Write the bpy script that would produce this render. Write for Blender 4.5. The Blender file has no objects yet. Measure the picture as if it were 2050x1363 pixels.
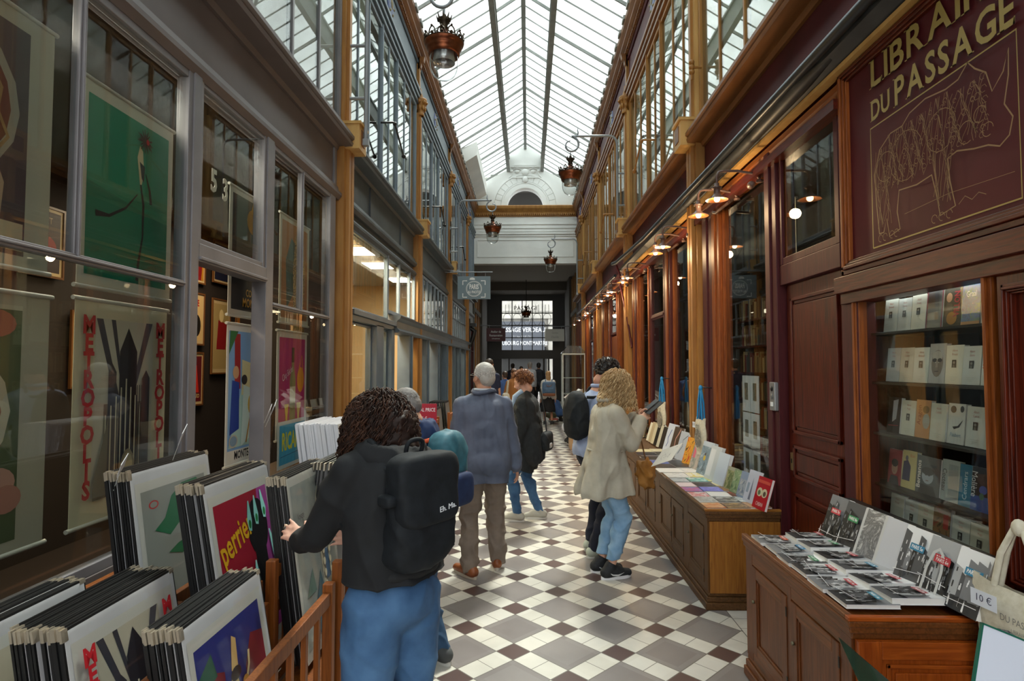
import bpy, bmesh, math, random
from mathutils import Vector, Matrix, noise, Euler
R = math.radians
rnd = random.Random(7)
scn = bpy.context.scene
COL = scn.collection
# ---------------- camera, world, sun, exposure ----------------
cam = bpy.data.objects.new('camera', bpy.data.cameras.new('camera')); COL.objects.link(cam)
cam.data.sensor_width = 36; cam.data.lens = 36*1177/2050; cam.data.clip_end = 200; cam.data.clip_start = .05
cam.location = (0, 0, 1.7); cam.rotation_euler = (R(90)+.0421, 0, .0272)
scn.camera = cam
w = bpy.data.worlds.new('sky'); scn.world = w; w.use_nodes = True
bg = w.node_tree.nodes['Background']; bg.inputs[0].default_value = (.90, .96, 1, 1); bg.inputs[1].default_value = 1.85
sun = bpy.data.objects.new('sun', bpy.data.lights.new('sun', 'SUN')); COL.objects.link(sun)
sun.data.energy = 3.2; sun.data.angle = R(9); sun.data.color = (1, .96, .9); sun.rotation_euler = (R(-33), R(9), 0)
scn.view_settings.view_transform = 'Standard'; scn.view_settings.look = 'None'
scn.view_settings.gamma = 1; scn.view_settings.use_curve_mapping = False
scn.view_settings.exposure = 1.25
cy = scn.cycles; cy.use_denoising = True; cy.max_bounces = 7; cy.diffuse_bounces = 4; cy.glossy_bounces = 3
cy.transparent_max_bounces = 14; cy.caustics_reflective = False; cy.caustics_refractive = False; cy.sample_clamp_indirect = 6
def area(name, loc, sx, sy, e, col, rot=(0, 0, 0)):
    l = bpy.data.lights.new(name, 'AREA'); l.shape = 'RECTANGLE'; l.size = sx; l.size_y = sy; l.energy = e; l.color = col
    o = bpy.data.objects.new(name, l); COL.objects.link(o); o.location = loc; o.rotation_euler = rot; return o
# ---------------- materials ----------------
def lin(h):
    h = h.lstrip('#'); c = [int(h[i:i+2], 16)/255 for i in (0, 2, 4)]
    return tuple(x/12.92 if x <= .04045 else ((x+.055)/1.055)**2.4 for x in c)+(1,)
MATS = {}
def mat(h, rough=.55, metal=0, spec=.5):
    k = (h, rough, metal, spec)
    if k in MATS: return MATS[k]
    m = bpy.data.materials.new('paint '+h); m.use_nodes = True; b = m.node_tree.nodes['Principled BSDF']
    b.inputs['Base Color'].default_value = lin(h); b.inputs['Roughness'].default_value = rough
    b.inputs['Metallic'].default_value = metal; b.inputs['Specular IOR Level'].default_value = spec
    MATS[k] = m; return m
def N(nt, t, **kw):
    n = nt.nodes.new(t)
    for k, v in kw.items(): setattr(n, k, v)
    return n
def noisy(name, c1, c2, scale=(1, 1, 1), sc=5, detail=6, rough=.5, bump=.1, lo=.3, hi=.7, dist=0, metal=0, tex='ShaderNodeTexNoise', bsc=None, spec=.5):
    """a base colour that varies between two tones of the thing's own colour, with a fine bump"""
    if name in MATS: return MATS[name]
    m = bpy.data.materials.new(name); m.use_nodes = True; nt = m.node_tree; b = nt.nodes['Principled BSDF']
    tc = N(nt, 'ShaderNodeTexCoord'); mp = N(nt, 'ShaderNodeMapping'); mp.inputs['Scale'].default_value = scale
    no = N(nt, tex); no.inputs['Scale'].default_value = sc
    if tex == 'ShaderNodeTexNoise': no.inputs['Detail'].default_value = detail; no.inputs['Distortion'].default_value = dist
    cr = N(nt, 'ShaderNodeValToRGB'); e = cr.color_ramp.elements; e[0].position = lo; e[1].position = hi
    e[0].color = lin(c1); e[1].color = lin(c2)
    L = nt.links.new
    L(tc.outputs['Object'], mp.inputs[0]); L(mp.outputs[0], no.inputs['Vector']); L(no.outputs[0], cr.inputs[0]); L(cr.outputs[0], b.inputs['Base Color'])
    if bump:
        bp = N(nt, 'ShaderNodeBump'); bp.inputs['Strength'].default_value = bump; bp.inputs['Distance'].default_value = .01
        L(no.outputs[0], bp.inputs['Height']); L(bp.outputs[0], b.inputs['Normal'])
    b.inputs['Roughness'].default_value = rough; b.inputs['Metallic'].default_value = metal; b.inputs['Specular IOR Level'].default_value = spec
    MATS[name] = m; return m
def emit(h, s, name=None):
    k = ('e', h, s)
    if k in MATS: return MATS[k]
    m = bpy.data.materials.new('lit '+h); m.use_nodes = True; nt = m.node_tree; nt.nodes.clear()
    e = N(nt, 'ShaderNodeEmission'); e.inputs[0].default_value = lin(h); e.inputs[1].default_value = s
    o = N(nt, 'ShaderNodeOutputMaterial'); nt.links.new(e.outputs[0], o.inputs[0]); MATS[k] = m; return m
def glassy(name, tint, refl=1.0, rough=.01, diff=0, dcol='#ffffff', wav=0):
    """thin pane: transparent, mirror reflection by Fresnel, a little dirt"""
    if name in MATS: return MATS[name]
    m = bpy.data.materials.new(name); m.use_nodes = True; nt = m.node_tree; nt.nodes.clear(); L = nt.links.new
    t = N(nt, 'ShaderNodeBsdfTransparent'); t.inputs[0].default_value = lin(tint)
    g = N(nt, 'ShaderNodeBsdfGlossy'); g.inputs['Roughness'].default_value = rough
    f = N(nt, 'ShaderNodeFresnel'); gg = N(nt, 'ShaderNodeNewGeometry'); io = N(nt, 'ShaderNodeMapRange'); io.inputs[3].default_value = 1.5; io.inputs[4].default_value = 1/1.5; L(gg.outputs['Backfacing'], io.inputs[0]); L(io.outputs[0], f.inputs[0])
    mu = N(nt, 'ShaderNodeMath', operation='MULTIPLY', use_clamp=True); mu.inputs[1].default_value = refl
    mx = N(nt, 'ShaderNodeMixShader'); o = N(nt, 'ShaderNodeOutputMaterial')
    L(f.outputs[0], mu.inputs[0]); L(mu.outputs[0], mx.inputs[0])
    if diff:
        d = N(nt, 'ShaderNodeBsdfDiffuse'); d.inputs[0].default_value = lin(dcol); m2 = N(nt, 'ShaderNodeMixShader')
        no = N(nt, 'ShaderNodeTexNoise'); no.inputs['Scale'].default_value = 1.3; no.inputs['Detail'].default_value = 5
        tc = N(nt, 'ShaderNodeTexCoord'); L(tc.outputs['Object'], no.inputs['Vector'])
        m3 = N(nt, 'ShaderNodeMapRange'); m3.inputs[1].default_value = .35; m3.inputs[2].default_value = .75; m3.inputs[3].default_value = diff*.3; m3.inputs[4].default_value = diff*1.7
        L(no.outputs[0], m3.inputs[0]); L(m3.outputs[0], m2.inputs[0]); L(t.outputs[0], m2.inputs[1]); L(d.outputs[0], m2.inputs[2]); L(m2.outputs[0], mx.inputs[1])
    else: L(t.outputs[0], mx.inputs[1])
    if wav:
        bp = N(nt, 'ShaderNodeBump'); bp.inputs['Strength'].default_value = wav; n2 = N(nt, 'ShaderNodeTexNoise'); n2.inputs['Scale'].default_value = 2.2
        tc = N(nt, 'ShaderNodeTexCoord'); L(tc.outputs['Object'], n2.inputs['Vector']); L(n2.outputs[0], bp.inputs['Height']); L(bp.outputs[0], g.inputs['Normal'])
    L(g.outputs[0], mx.inputs[2]); L(mx.outputs[0], o.inputs[0]); MATS[name] = m; return m
def mosaic(name, cols, sc=30, sm=0):
    """busy printed picture: cells of the given colours"""
    if name in MATS: return MATS[name]
    m = bpy.data.materials.new(name); m.use_nodes = True; nt = m.node_tree; b = nt.nodes['Principled BSDF']; L = nt.links.new
    tc = N(nt, 'ShaderNodeTexCoord'); no = N(nt, 'ShaderNodeTexNoise'); no.inputs['Scale'].default_value = sc; no.inputs['Detail'].default_value = 8; no.inputs['Roughness'].default_value = .75
    no.inputs['Distortion'].default_value = 1.2
    cr = N(nt, 'ShaderNodeValToRGB'); cr.color_ramp.interpolation = 'LINEAR' if sm else 'CONSTANT'
    n = len(cols); els = cr.color_ramp.elements
    while len(els) < n: els.new(.5)
    for i, c in enumerate(cols): els[i].position = .33+.34*i/max(n-1, 1) if i else 0; els[i].color = lin(c)
    L(tc.outputs['Object'], no.inputs['Vector']); L(no.outputs[0], cr.inputs[0]); L(cr.outputs[0], b.inputs['Base Color']); b.inputs['Roughness'].default_value = .35
    MATS[name] = m; return m
def wood(name, c1, c2, axis='z', rough=.35, sc=6, bump=.08):
    s = {'x': (.6, 9, 9), 'y': (9, .6, 9), 'z': (9, 9, .6)}[axis]
    return noisy(name, c1, c2, s, sc, 8, rough+.06, bump, .3, .72, 1.4, spec=.3)
W_DK = wood('dark varnished wood', '#360f07', '#66230f', 'z', .30)
W_DKY = wood('dark varnished wood lying', '#360f07', '#66230f', 'y', .30)
W_RED = wood('maroon painted wood', '#3e1216', '#521b1f', 'z', .45, 5, .04)
W_OR = wood('orange varnished wood', '#6a3210', '#9c5520', 'z', .42, bump=.06)
W_ORY = wood('orange varnished wood lying', '#6a3210', '#9c5520', 'y', .4, bump=.06)
W_GOLD = noisy('ochre gold paint', '#8f5f28', '#ab7a3a', (3, 3, .6), 4, 5, .5, .05)
W_GOLDL = noisy('light ochre paint', '#b88d4c', '#caa262', (3, 3, .6), 4, 5, .5, .05)
W_BRN = noisy('brown gold cornice paint', '#69401c', '#8a5a2c', (3, .5, 3), 4, 5, .45, .05)
P_MAR = noisy('maroon fascia paint', '#43151a', '#571d23', (1, 1, 1), 3, 5, .55, .04, spec=.3)
P_MAU = noisy('mauve grey paint', '#5c5351', '#6a605e', (1, 1, 1), 2, 6, .42, .05)
P_MAUF = noisy('grey frame paint', '#6c696c', '#7c797c', (1, 1, 1), 4, 6, .4, .05)
P_BLU = noisy('slate blue paint', '#46545e', '#566572', (1, 1, 1), 3, 6, .4, .05)
P_BLUF = noisy('pale slate window paint', '#74828f', '#8894a0', (1, 1, 1), 3, 6, .4, .05)
P_DGR = noisy('dark slate cornice paint', '#3c4348', '#4d555a', (1, 1, 1), 3, 6, .38, .05)
P_WHT = noisy('white plaster', '#dddedb', '#f2f2ef', (1, 1, 1), .9, 5, .7, .03)
P_STL = noisy('grey steel paint', '#7f827e', '#979a95', (1, 1, 1), 5, 5, .5, .03)
P_BLK = mat('#0c0e10', .4)
OAK = wood('honey oak', '#84501c', '#a8702e', 'z', .42)
OAKY = wood('honey oak lying', '#7c4c1e', '#9c682e', 'y', .35)
TEAK = wood('brown oiled oak', '#4a3018', '#6c4a28', 'y', .4)
TEAKZ = wood('brown oiled oak upright', '#4a3018', '#6c4a28', 'z', .4)
CHES = wood('chestnut varnish', '#4d2811', '#74401d', 'z', .3)
CHESY = wood('chestnut varnish lying', '#55300f', '#7c4620', 'y', .3)
CHO = wood('red orange varnish', '#84380c', '#b2591c', 'z', .27)
CHOX = wood('red orange varnish lying', '#84380c', '#b2591c', 'x', .27)
RACK = wood('rack beech', '#6f3a16', '#96551f', 'z', .4)
PANE = glassy('shop window glass', '#f4f7f6', .85, .004)
PANEU = glassy('old upper window glass', '#eef2ee', 1.25, .01, 0, wav=.08)
PANED = glassy('clear glass', '#f8fbfa', 1.0, .0)
ROOFG = glassy('roof glass', '#f4f7f4', .9, .05, .16, '#e9ece6')
# ---------------- mesh builder ----------------
class MB:
    def __init__(s, T=None): s.v = []; s.f = []; s.mi = []; s.sm = []; s.mats = []; s.T = T or Matrix.Identity(4)
    def add(s, vs, fs, m, smooth=False):
        if m not in s.mats: s.mats.append(m)
        i = s.mats.index(m); o = len(s.v); T = s.T
        s.v += [T @ Vector(p) for p in vs]; s.f += [[o+k for k in f] for f in fs]; s.mi += [i]*len(fs); s.sm += [smooth]*len(fs)
    def box(s, x0, x1, y0, y1, z0, z1, m):
        if x0 > x1: x0, x1 = x1, x0
        if y0 > y1: y0, y1 = y1, y0
        if z0 > z1: z0, z1 = z1, z0
        s.add([(x, y, z) for z in (z0, z1) for y in (y0, y1) for x in (x0, x1)],
              [(0, 2, 3, 1), (4, 5, 7, 6), (0, 1, 5, 4), (2, 6, 7, 3), (0, 4, 6, 2), (1, 3, 7, 5)], m)
    def prism(s, prof, axis, a, b, m, smooth=False):
        n = len(prof)
        def P(p, t): return {'x': (t, p[0], p[1]), 'y': (p[0], t, p[1]), 'z': (p[0], p[1], t)}[axis]
        vs = [P(p, a) for p in prof]+[P(p, b) for p in prof]
        fs = [(i, (i+1) % n, n+(i+1) % n, n+i) for i in range(n)]
        ar = sum(prof[i][0]*prof[(i+1) % n][1]-prof[(i+1) % n][0]*prof[i][1] for i in range(n))
        fl = (ar > 0) == (axis != 'y')
        if b < a: fl = not fl
        caps = [tuple(range(n))[::-1], tuple(range(n, 2*n))]
        if not fl: fs = [f[::-1] for f in fs]; caps = [c[::-1] for c in caps]
        s.add(vs, fs, m, smooth); s.add(vs, caps, m)
    def tube(s, pts, r, m, seg=8, smooth=True):
        pts = [Vector(p) for p in pts]; n = len(pts); rs = r if isinstance(r, (list, tuple)) else [r]*n
        vs = []; pu = None
        for i in range(n):
            t = (pts[min(i+1, n-1)]-pts[max(i-1, 0)])
            t = t.normalized() if t.length > 1e-9 else Vector((0, 0, 1))
            if pu is None: pu = t.orthogonal().normalized()
            pu = (pu-t*pu.dot(t)); pu = pu.normalized() if pu.length > 1e-6 else t.orthogonal().normalized(); q = t.cross(pu)
            for k in range(seg):
                a = 2*math.pi*k/seg; vs.append(pts[i]+(pu*math.cos(a)+q*math.sin(a))*rs[i])
        fs = [(i*seg+k, i*seg+(k+1) % seg, (i+1)*seg+(k+1) % seg, (i+1)*seg+k) for i in range(n-1) for k in range(seg)]
        s.add(vs, fs, m, smooth); s.add(vs, [tuple(range(seg))[::-1], tuple(range((n-1)*seg, n*seg))], m)
    def lathe(s, prof, c, m, seg=20, smooth=True, sc=(1, 1)):
        vs = []; n = len(prof)
        for r, z in prof:
            for k in range(seg):
                a = 2*math.pi*k/seg; vs.append((c[0]+max(r, 1e-4)*math.cos(a)*sc[0], c[1]+max(r, 1e-4)*math.sin(a)*sc[1], c[2]+z))
        s.add(vs, [(i*seg+k, i*seg+(k+1) % seg, (i+1)*seg+(k+1) % seg, (i+1)*seg+k) for i in range(n-1) for k in range(seg)], m, smooth)
    def ell(s, c, r, m, rot=None, u=12, v=8, smooth=True):
        if not isinstance(r, (list, tuple)): r = (r, r, r)
        Q = rot.to_matrix() if isinstance(rot, Euler) else (rot or Matrix.Identity(3)); vs = []
        for i in range(v+1):
            p = math.pi*i/v
            for k in range(u):
                a = 2*math.pi*k/u
                vs.append(Vector(c)+Q @ Vector((r[0]*math.sin(p)*math.cos(a), r[1]*math.sin(p)*math.sin(a), -r[2]*math.cos(p))))
        s.add(vs, [(i*u+k, i*u+(k+1) % u, (i+1)*u+(k+1) % u, (i+1)*u+k) for i in range(v) for k in range(u)], m, smooth)
    def cap(s, a, ra, b, rb, m, seg=12, flat=None):
        """tapered capsule; flat=(axis vector, factor) squashes it"""
        a = Vector(a); b = Vector(b); t = b-a; L = t.length; t = t.normalized() if L > 1e-6 else Vector((0, 0, 1))
        pu = t.orthogonal().normalized(); q = t.cross(pu); rings = []
        for i in range(5): p = math.pi/2*(i/4); rings.append((a-t*ra*math.cos(p), ra*math.sin(p)))
        for i in range(5): p = math.pi/2*(i/4); rings.append((b+t*rb*math.sin(p), rb*math.cos(p)))
        vs = []; F = Vector(flat[0]).normalized() if flat else None; mid = (a+b)/2
        for c, r in rings:
            for k in range(seg):
                an = 2*math.pi*k/seg; d = (pu*math.cos(an)+q*math.sin(an))*max(r, 1e-4)
                if F: d = d-F*d.dot(F)*(1-flat[1])
                vs.append(c+d)
        s.add(vs, [(i*seg+k, i*seg+(k+1) % seg, (i+1)*seg+(k+1) % seg, (i+1)*seg+k) for i in range(9) for k in range(seg)]+[tuple(range(seg))[::-1], tuple(range(9*seg, 10*seg))], m, True)
    def text(s, t, M, size, m, th=0, font=None, sx=1, shear=0, align='CENTER', bold=0):
        cu = bpy.data.curves.new('t', 'FONT'); cu.body = t; cu.size = size; cu.align_x = align; cu.align_y = 'CENTER'; cu.extrude = th; cu.resolution_u = 2
        cu.shear = shear; cu.offset = bold
        o = bpy.data.objects.new('t', cu); COL.objects.link(o); dg = bpy.context.evaluated_depsgraph_get(); me = bpy.data.meshes.new_from_object(o.evaluated_get(dg))
        M2 = M @ Matrix.Diagonal((sx, 1, 1, 1))
        s.add([M2 @ v.co for v in me.vertices], [list(p.vertices) for p in me.polygons], m)
        bpy.data.objects.remove(o); bpy.data.curves.remove(cu); bpy.data.meshes.remove(me)
    def build(s, name, parent=None, world=False, bevel=0, label=None, **props):
        me = bpy.data.meshes.new(name)
        vs = s.v
        if world and parent is not None:
            Mi = MW(parent).inverted(); vs = [Mi @ v for v in vs]
        me.from_pydata([tuple(v) for v in vs], [], s.f)
        for m in s.mats: me.materials.append(m)
        me.polygons.foreach_set('material_index', s.mi); me.polygons.foreach_set('use_smooth', s.sm); me.validate(); me.update()
        o = bpy.data.objects.new(name, me); COL.objects.link(o)
        if parent is not None: o.parent = parent
        if bevel:
            b = o.modifiers.new('bevel', 'BEVEL'); b.width = bevel; b.segments = 2; b.limit_method = 'ANGLE'; b.angle_limit = R(50)
        if label: o['label'] = label
        for k, v in props.items(): o[k] = v
        return o
def MW(o):
    M = Matrix.LocRotScale(o.location, o.rotation_euler, o.scale)
    return MW(o.parent) @ M if o.parent else M
def thing(name, label, cat, loc=(0, 0, 0), rot=(0, 0, 0), group=None, kind=None):
    o = bpy.data.objects.new(name, None); COL.objects.link(o); o.location = loc; o.rotation_euler = rot; o.empty_display_size = .1
    tag(o, label, cat, group, kind); return o
def tag(o, label, cat=None, group=None, kind=None):
    if label: o['label'] = label
    if cat: o['category'] = cat
    if group: o['group'] = group
    if kind: o['kind'] = kind
    return o
def struct(mb, name, bevel=0, label=None): return tag(mb.build(name, bevel=bevel), label, None, None, 'structure')
def dup(root, loc=None, rot=None, label=None, group=None, scale=None):
    def cp(o, par):
        c = o.copy(); COL.objects.link(c)
        if par: c.parent = par
        for ch in [k for k in o.children if not k.name.startswith(('picture', 'clear_film'))]: cp(ch, c)
        return c
    r = cp(root, None)
    if loc is not None: r.location = loc
    if rot is not None: r.rotation_euler = rot
    if scale is not None: r.scale = (scale,)*3 if not isinstance(scale, (tuple, list)) else scale
    if label: r['label'] = label
    if group: r['group'] = group
    return r
def frame(o, u, v):
    """matrix of a flat picture: origin o, x along u, y along v, z the outward normal"""
    u = Vector(u).normalized(); v = Vector(v).normalized(); n = u.cross(v)
    M = Matrix(((u.x, v.x, n.x, o[0]), (u.y, v.y, n.y, o[1]), (u.z, v.z, n.z, o[2]), (0, 0, 0, 1))); return M
def art(mb, M, W, H, ops, z0=.0005, dz=.0003):
    """flat print on a sheet: ops in 0..1 units, each laid a hair above the last"""
    z = z0
    def P(u, v): return M @ Vector((u*W, v*H, z))
    for op in ops:
        k = op[0]; ex = op[-1] if isinstance(op[-1], dict) else {}; c = op[-2] if isinstance(op[-1], dict) else op[-1]; c = mat(c) if isinstance(c, str) else c
        if k == 'r': _, a, b, d, e, _c = op; d = max(d, a+1e-4); mb.add([P(a, b), P(d, b), P(d, e), P(a, e)], [(0, 1, 2, 3)], c)
        elif k == 'p': mb.add([P(*q) for q in op[1]], [tuple(range(len(op[1])))], c)
        elif k == 'e':
            _, a, b, ra, rb, _c = op; mb.add([P(a+ra*math.cos(t*.3927), b+rb*math.sin(t*.3927)) for t in range(16)], [tuple(range(16))], c)
        elif k == 'l':
            pts = [Vector((q[0]*W, q[1]*H, z)) for q in op[1]]; wd = op[2] if isinstance(op[2], (list, tuple)) else [op[2]]*len(pts); L = []; Rr = []
            for i, p in enumerate(pts):
                t = (pts[min(i+1, len(pts)-1)]-pts[max(i-1, 0)]); t = t.normalized() if t.length > 0 else Vector((1, 0, 0)); n = Vector((-t.y, t.x, 0))*wd[i]*W/2
                L.append(M @ (p+n)); Rr.append(M @ (p-n))
            n = len(L); mb.add(Rr+L, [(i, i+1, n+i+1, n+i) for i in range(n-1)], c)
        elif k == 't':
            _, t, a, b, sz = op[:5]
            mb.text(t, M @ Matrix.Translation((a*W, b*H, z)) @ (Matrix.Rotation(ex.get('rot', 0), 4, 'Z')), sz*H, c, sx=ex.get('sx', .8), shear=ex.get('sh', 0), bold=ex.get('b', 0)*sz*H)
        z += dz
# ---------------- floor ----------------
XL, XR, CX = -1.97, 1.78, -.095
YE = 21.4; BAYS = [-2.9, -2.15, 2.02, 6.17, 10.34, 14.5, 18.66, YE]
def floor_mat():
    m = bpy.data.materials.new('tiled floor'); m.use_nodes = True; nt = m.node_tree; b = nt.nodes['Principled BSDF']; L = nt.links.new
    def ma(op, a, c=None, d=None, cl=False):
        n = N(nt, 'ShaderNodeMath', operation=op, use_clamp=cl)
        for i, x in enumerate((a, c, d)):
            if x is None: continue
            if isinstance(x, (int, float)): n.inputs[i].default_value = x
            else: L(x, n.inputs[i])
        return n.outputs[0]
    geo = N(nt, 'ShaderNodeNewGeometry'); sp = N(nt, 'ShaderNodeSeparateXYZ'); L(geo.outputs['Position'], sp.inputs[0]); X, Y = sp.outputs[0], sp.outputs[1]
    s = .6212/math.sqrt(2); d = .328/2; h = .7071/s
    a = ma('MULTIPLY', ma('ADD', ma('SUBTRACT', X, -.0887), ma('SUBTRACT', Y, 3.5705)), h); c = ma('MULTIPLY', ma('SUBTRACT', ma('SUBTRACT', X, -.0887), ma('SUBTRACT', Y, 3.5705)), h)
    ra = ma('ROUND', a); rc = ma('ROUND', c); fa = ma('ABSOLUTE', ma('SUBTRACT', a, ra)); fc = ma('ABSOLUTE', ma('SUBTRACT', c, rc))
    ia = ma('LESS_THAN', fa, d); ic = ma('LESS_THAN', fc, d)
    dark = ma('MULTIPLY', ia, ic); grey = ma('MULTIPLY', ma('SUBTRACT', 1, ia), ma('SUBTRACT', 1, ic))
    g = .0032/s
    ea = ma('LESS_THAN', ma('ABSOLUTE', ma('SUBTRACT', fa, d)), g); ec = ma('LESS_THAN', ma('ABSOLUTE', ma('SUBTRACT', fc, d)), g)
    sp1 = ma('MULTIPLY', ma('GREATER_THAN', fa, .5-g*.7), ic); sp2 = ma('MULTIPLY', ma('GREATER_THAN', fc, .5-g*.7), ia)
    gr = ma('MAXIMUM', ma('MAXIMUM', ea, ec), ma('MAXIMUM', sp1, sp2))
    # a random tone per tile
    cb = N(nt, 'ShaderNodeCombineXYZ'); L(ma('FLOOR', ma('ADD', ma('MULTIPLY', a, 2), .5)), cb.inputs[0]); L(ma('FLOOR', ma('ADD', ma('MULTIPLY', c, 2), .5)), cb.inputs[1])
    wn = N(nt, 'ShaderNodeTexWhiteNoise'); L(cb.outputs[0], wn.inputs['Vector'])
    no = N(nt, 'ShaderNodeTexNoise'); no.inputs['Scale'].default_value = 3.5; no.inputs['Detail'].default_value = 6; L(geo.outputs['Position'], no.inputs['Vector'])
    def mix(f, x, y):
        n = N(nt, 'ShaderNodeMix', data_type='RGBA'); L(f, n.inputs[0]) if not isinstance(f, float) else None
        for i, q in ((6, x), (7, y)):
            if isinstance(q, str): n.inputs[i].default_value = lin(q)
            else: L(q, n.inputs[i])
        return n.outputs[2]
    wht = mix(wn.outputs[0], '#c9c5ba', '#d6d3ca'); gry = mix(wn.outputs[0], '#7c7573', '#8b8582'); drk = mix(wn.outputs[0], '#4b3936', '#5d4743')
    col = mix(dark, mix(grey, wht, gry), drk); col = mix(gr, col, '#6d6861')
    # straight border by the shop fronts: white tiles, then dark ones
    for sg, x0 in ((1, 1.372), (-1, -1.56)):
        e = ma('SUBTRACT', ma('MULTIPLY', X, sg), abs(x0))
        inb = ma('GREATER_THAN', e, 0); lin1 = ma('LESS_THAN', ma('ABSOLUTE', e), .003)
        yf = ma('FRACT', ma('DIVIDE', Y, .145)); jl = ma('LESS_THAN', yf, .03)
        bc = mix(jl, wht, '#6d6861'); bc = mix(ma('GREATER_THAN', e, .29), bc, '#4b4240'); j2 = ma('LESS_THAN', ma('ABSOLUTE', ma('SUBTRACT', e, .145)), .002); bc = mix(j2, bc, '#77726a')
        col = mix(inb, col, bc); col = mix(lin1, col, '#57524d')
    hs = N(nt, 'ShaderNodeHueSaturation'); L(col, hs.inputs['Color']); mr = N(nt, 'ShaderNodeMapRange'); mr.inputs[1].default_value = .3; mr.inputs[2].default_value = .7; mr.inputs[3].default_value = .9; mr.inputs[4].default_value = 1.07
    L(no.outputs[0], mr.inputs[0]); L(mr.outputs[0], hs.inputs['Value']); L(hs.outputs[0], b.inputs['Base Color'])
    b.inputs['Roughness'].default_value = .34; b.inputs['Specular IOR Level'].default_value = .35; return m
f = MB(); f.box(-8, 8, -12, 60, -.1, 0, floor_mat()); struct(f, 'floor')
# ---------------- facade helpers ----------------
def fx(side, n): return XL+n if side == 'L' else XR-n
def fb(mb, side, n0, n1, y0, y1, z0, z1, m): mb.box(fx(side, n0), fx(side, n1), y0, y1, z0, z1, m)
def fprof(mb, side, prof, y0, y1, m): mb.prism([(fx(side, n), z) for n, z in prof], 'y', y0, y1, m)
def palette(side, i):   # i = bay index in BAYS
    if side == 'R': return dict(fas=P_MAR, cor=W_BRN, uf=W_GOLD, ent=W_BRN, fri=P_MAR, inn='#cfc9b4')
    if i < 3: return dict(fas=P_MAU, cor=P_MAU, uf=P_MAUF, ent=P_MAU, fri=P_MAU, inn='#b0aca8')
    return dict(fas=P_DGR, cor=P_DGR, uf=P_BLUF, ent=P_BLU, fri=P_BLU, inn='#bcbcb0')
MED = noisy('blue medallion enamel', '#1c2a5a', '#5566a0', (1, 1, 1), 30, 3, .4, .1)
wi = 0
def upper_window(side, i, y0, y1, pal):
    """first-floor glazing of one bay: frame with mullions, panes, pale room behind"""
    global wi; wi += 1
    w_ = tag(bpy.data.objects.new('window_%d' % wi, None), None, None, None, 'structure'); COL.objects.link(w_); w_.location = (fx(side, 0), y0, 4.1)
    m = MB(); z0, z1 = 4.22, 6.36; uf = pal['uf']
    fb(m, side, -.1, -.01, y0, y1, z0-.1, z0+.03, uf); fb(m, side, -.1, -.01, y0, y1, z1-.06, z1+.02, uf)
    L = y1-y0; cuts = [0, .115, .235, .385, .50, .615, .765, .885, 1]
    for k, c in enumerate(cuts):
        th = .055 if k in (0, 3, 5, 8) else .03; yy = min(max(y0+c*L, y0+th/2), y1-th/2)
        fb(m, side, -.06, -.004 if th > .04 else -.018, yy-th/2, yy+th/2, z0, z1, uf)
        if k in (3, 5): fb(m, side, -.06, .006, yy-.01, yy+.01, z0, z1, uf)
    m.build('frame', w_, True)
    g = MB()
    for a, c in zip(cuts[:-1], cuts[1:]): fb(g, side, -.034, -.03, y0+a*L+.02, y0+c*L-.02, z0+.02, z1-.05, PANEU if side == 'R' or i > 2 else PANE)
    g.build('pane', w_, True)
    c = MB(); cm = noisy('pale blind '+pal['inn'], pal['inn'], '#e6e1cf' if side == 'R' else '#cfd0c8', (1, .6, 1), 1.2, 3, .8, 0)
    cuts2 = ((0, 1, 2, 4, 5, 6, 7), (0, 1, 3, 4, 5, 7), range(8))[0 if side == 'R' else 1 if i > 2 else 2]
    for k in range(8):
        if k in cuts2: fb(c, side, -.055-.02*(k % 2), -.05-.02*(k % 2), y0+cuts[k]*L+.03, y0+cuts[k+1]*L-.03, z0, z1, cm)
    c.build('blind', w_, True)
    b = MB(); fb(b, side, -1.6, -1.55, y0, y1, 4.0, 6.6, mat('#4c483f', .8)); b.build('room_wall', w_, True)
    return w_
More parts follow.
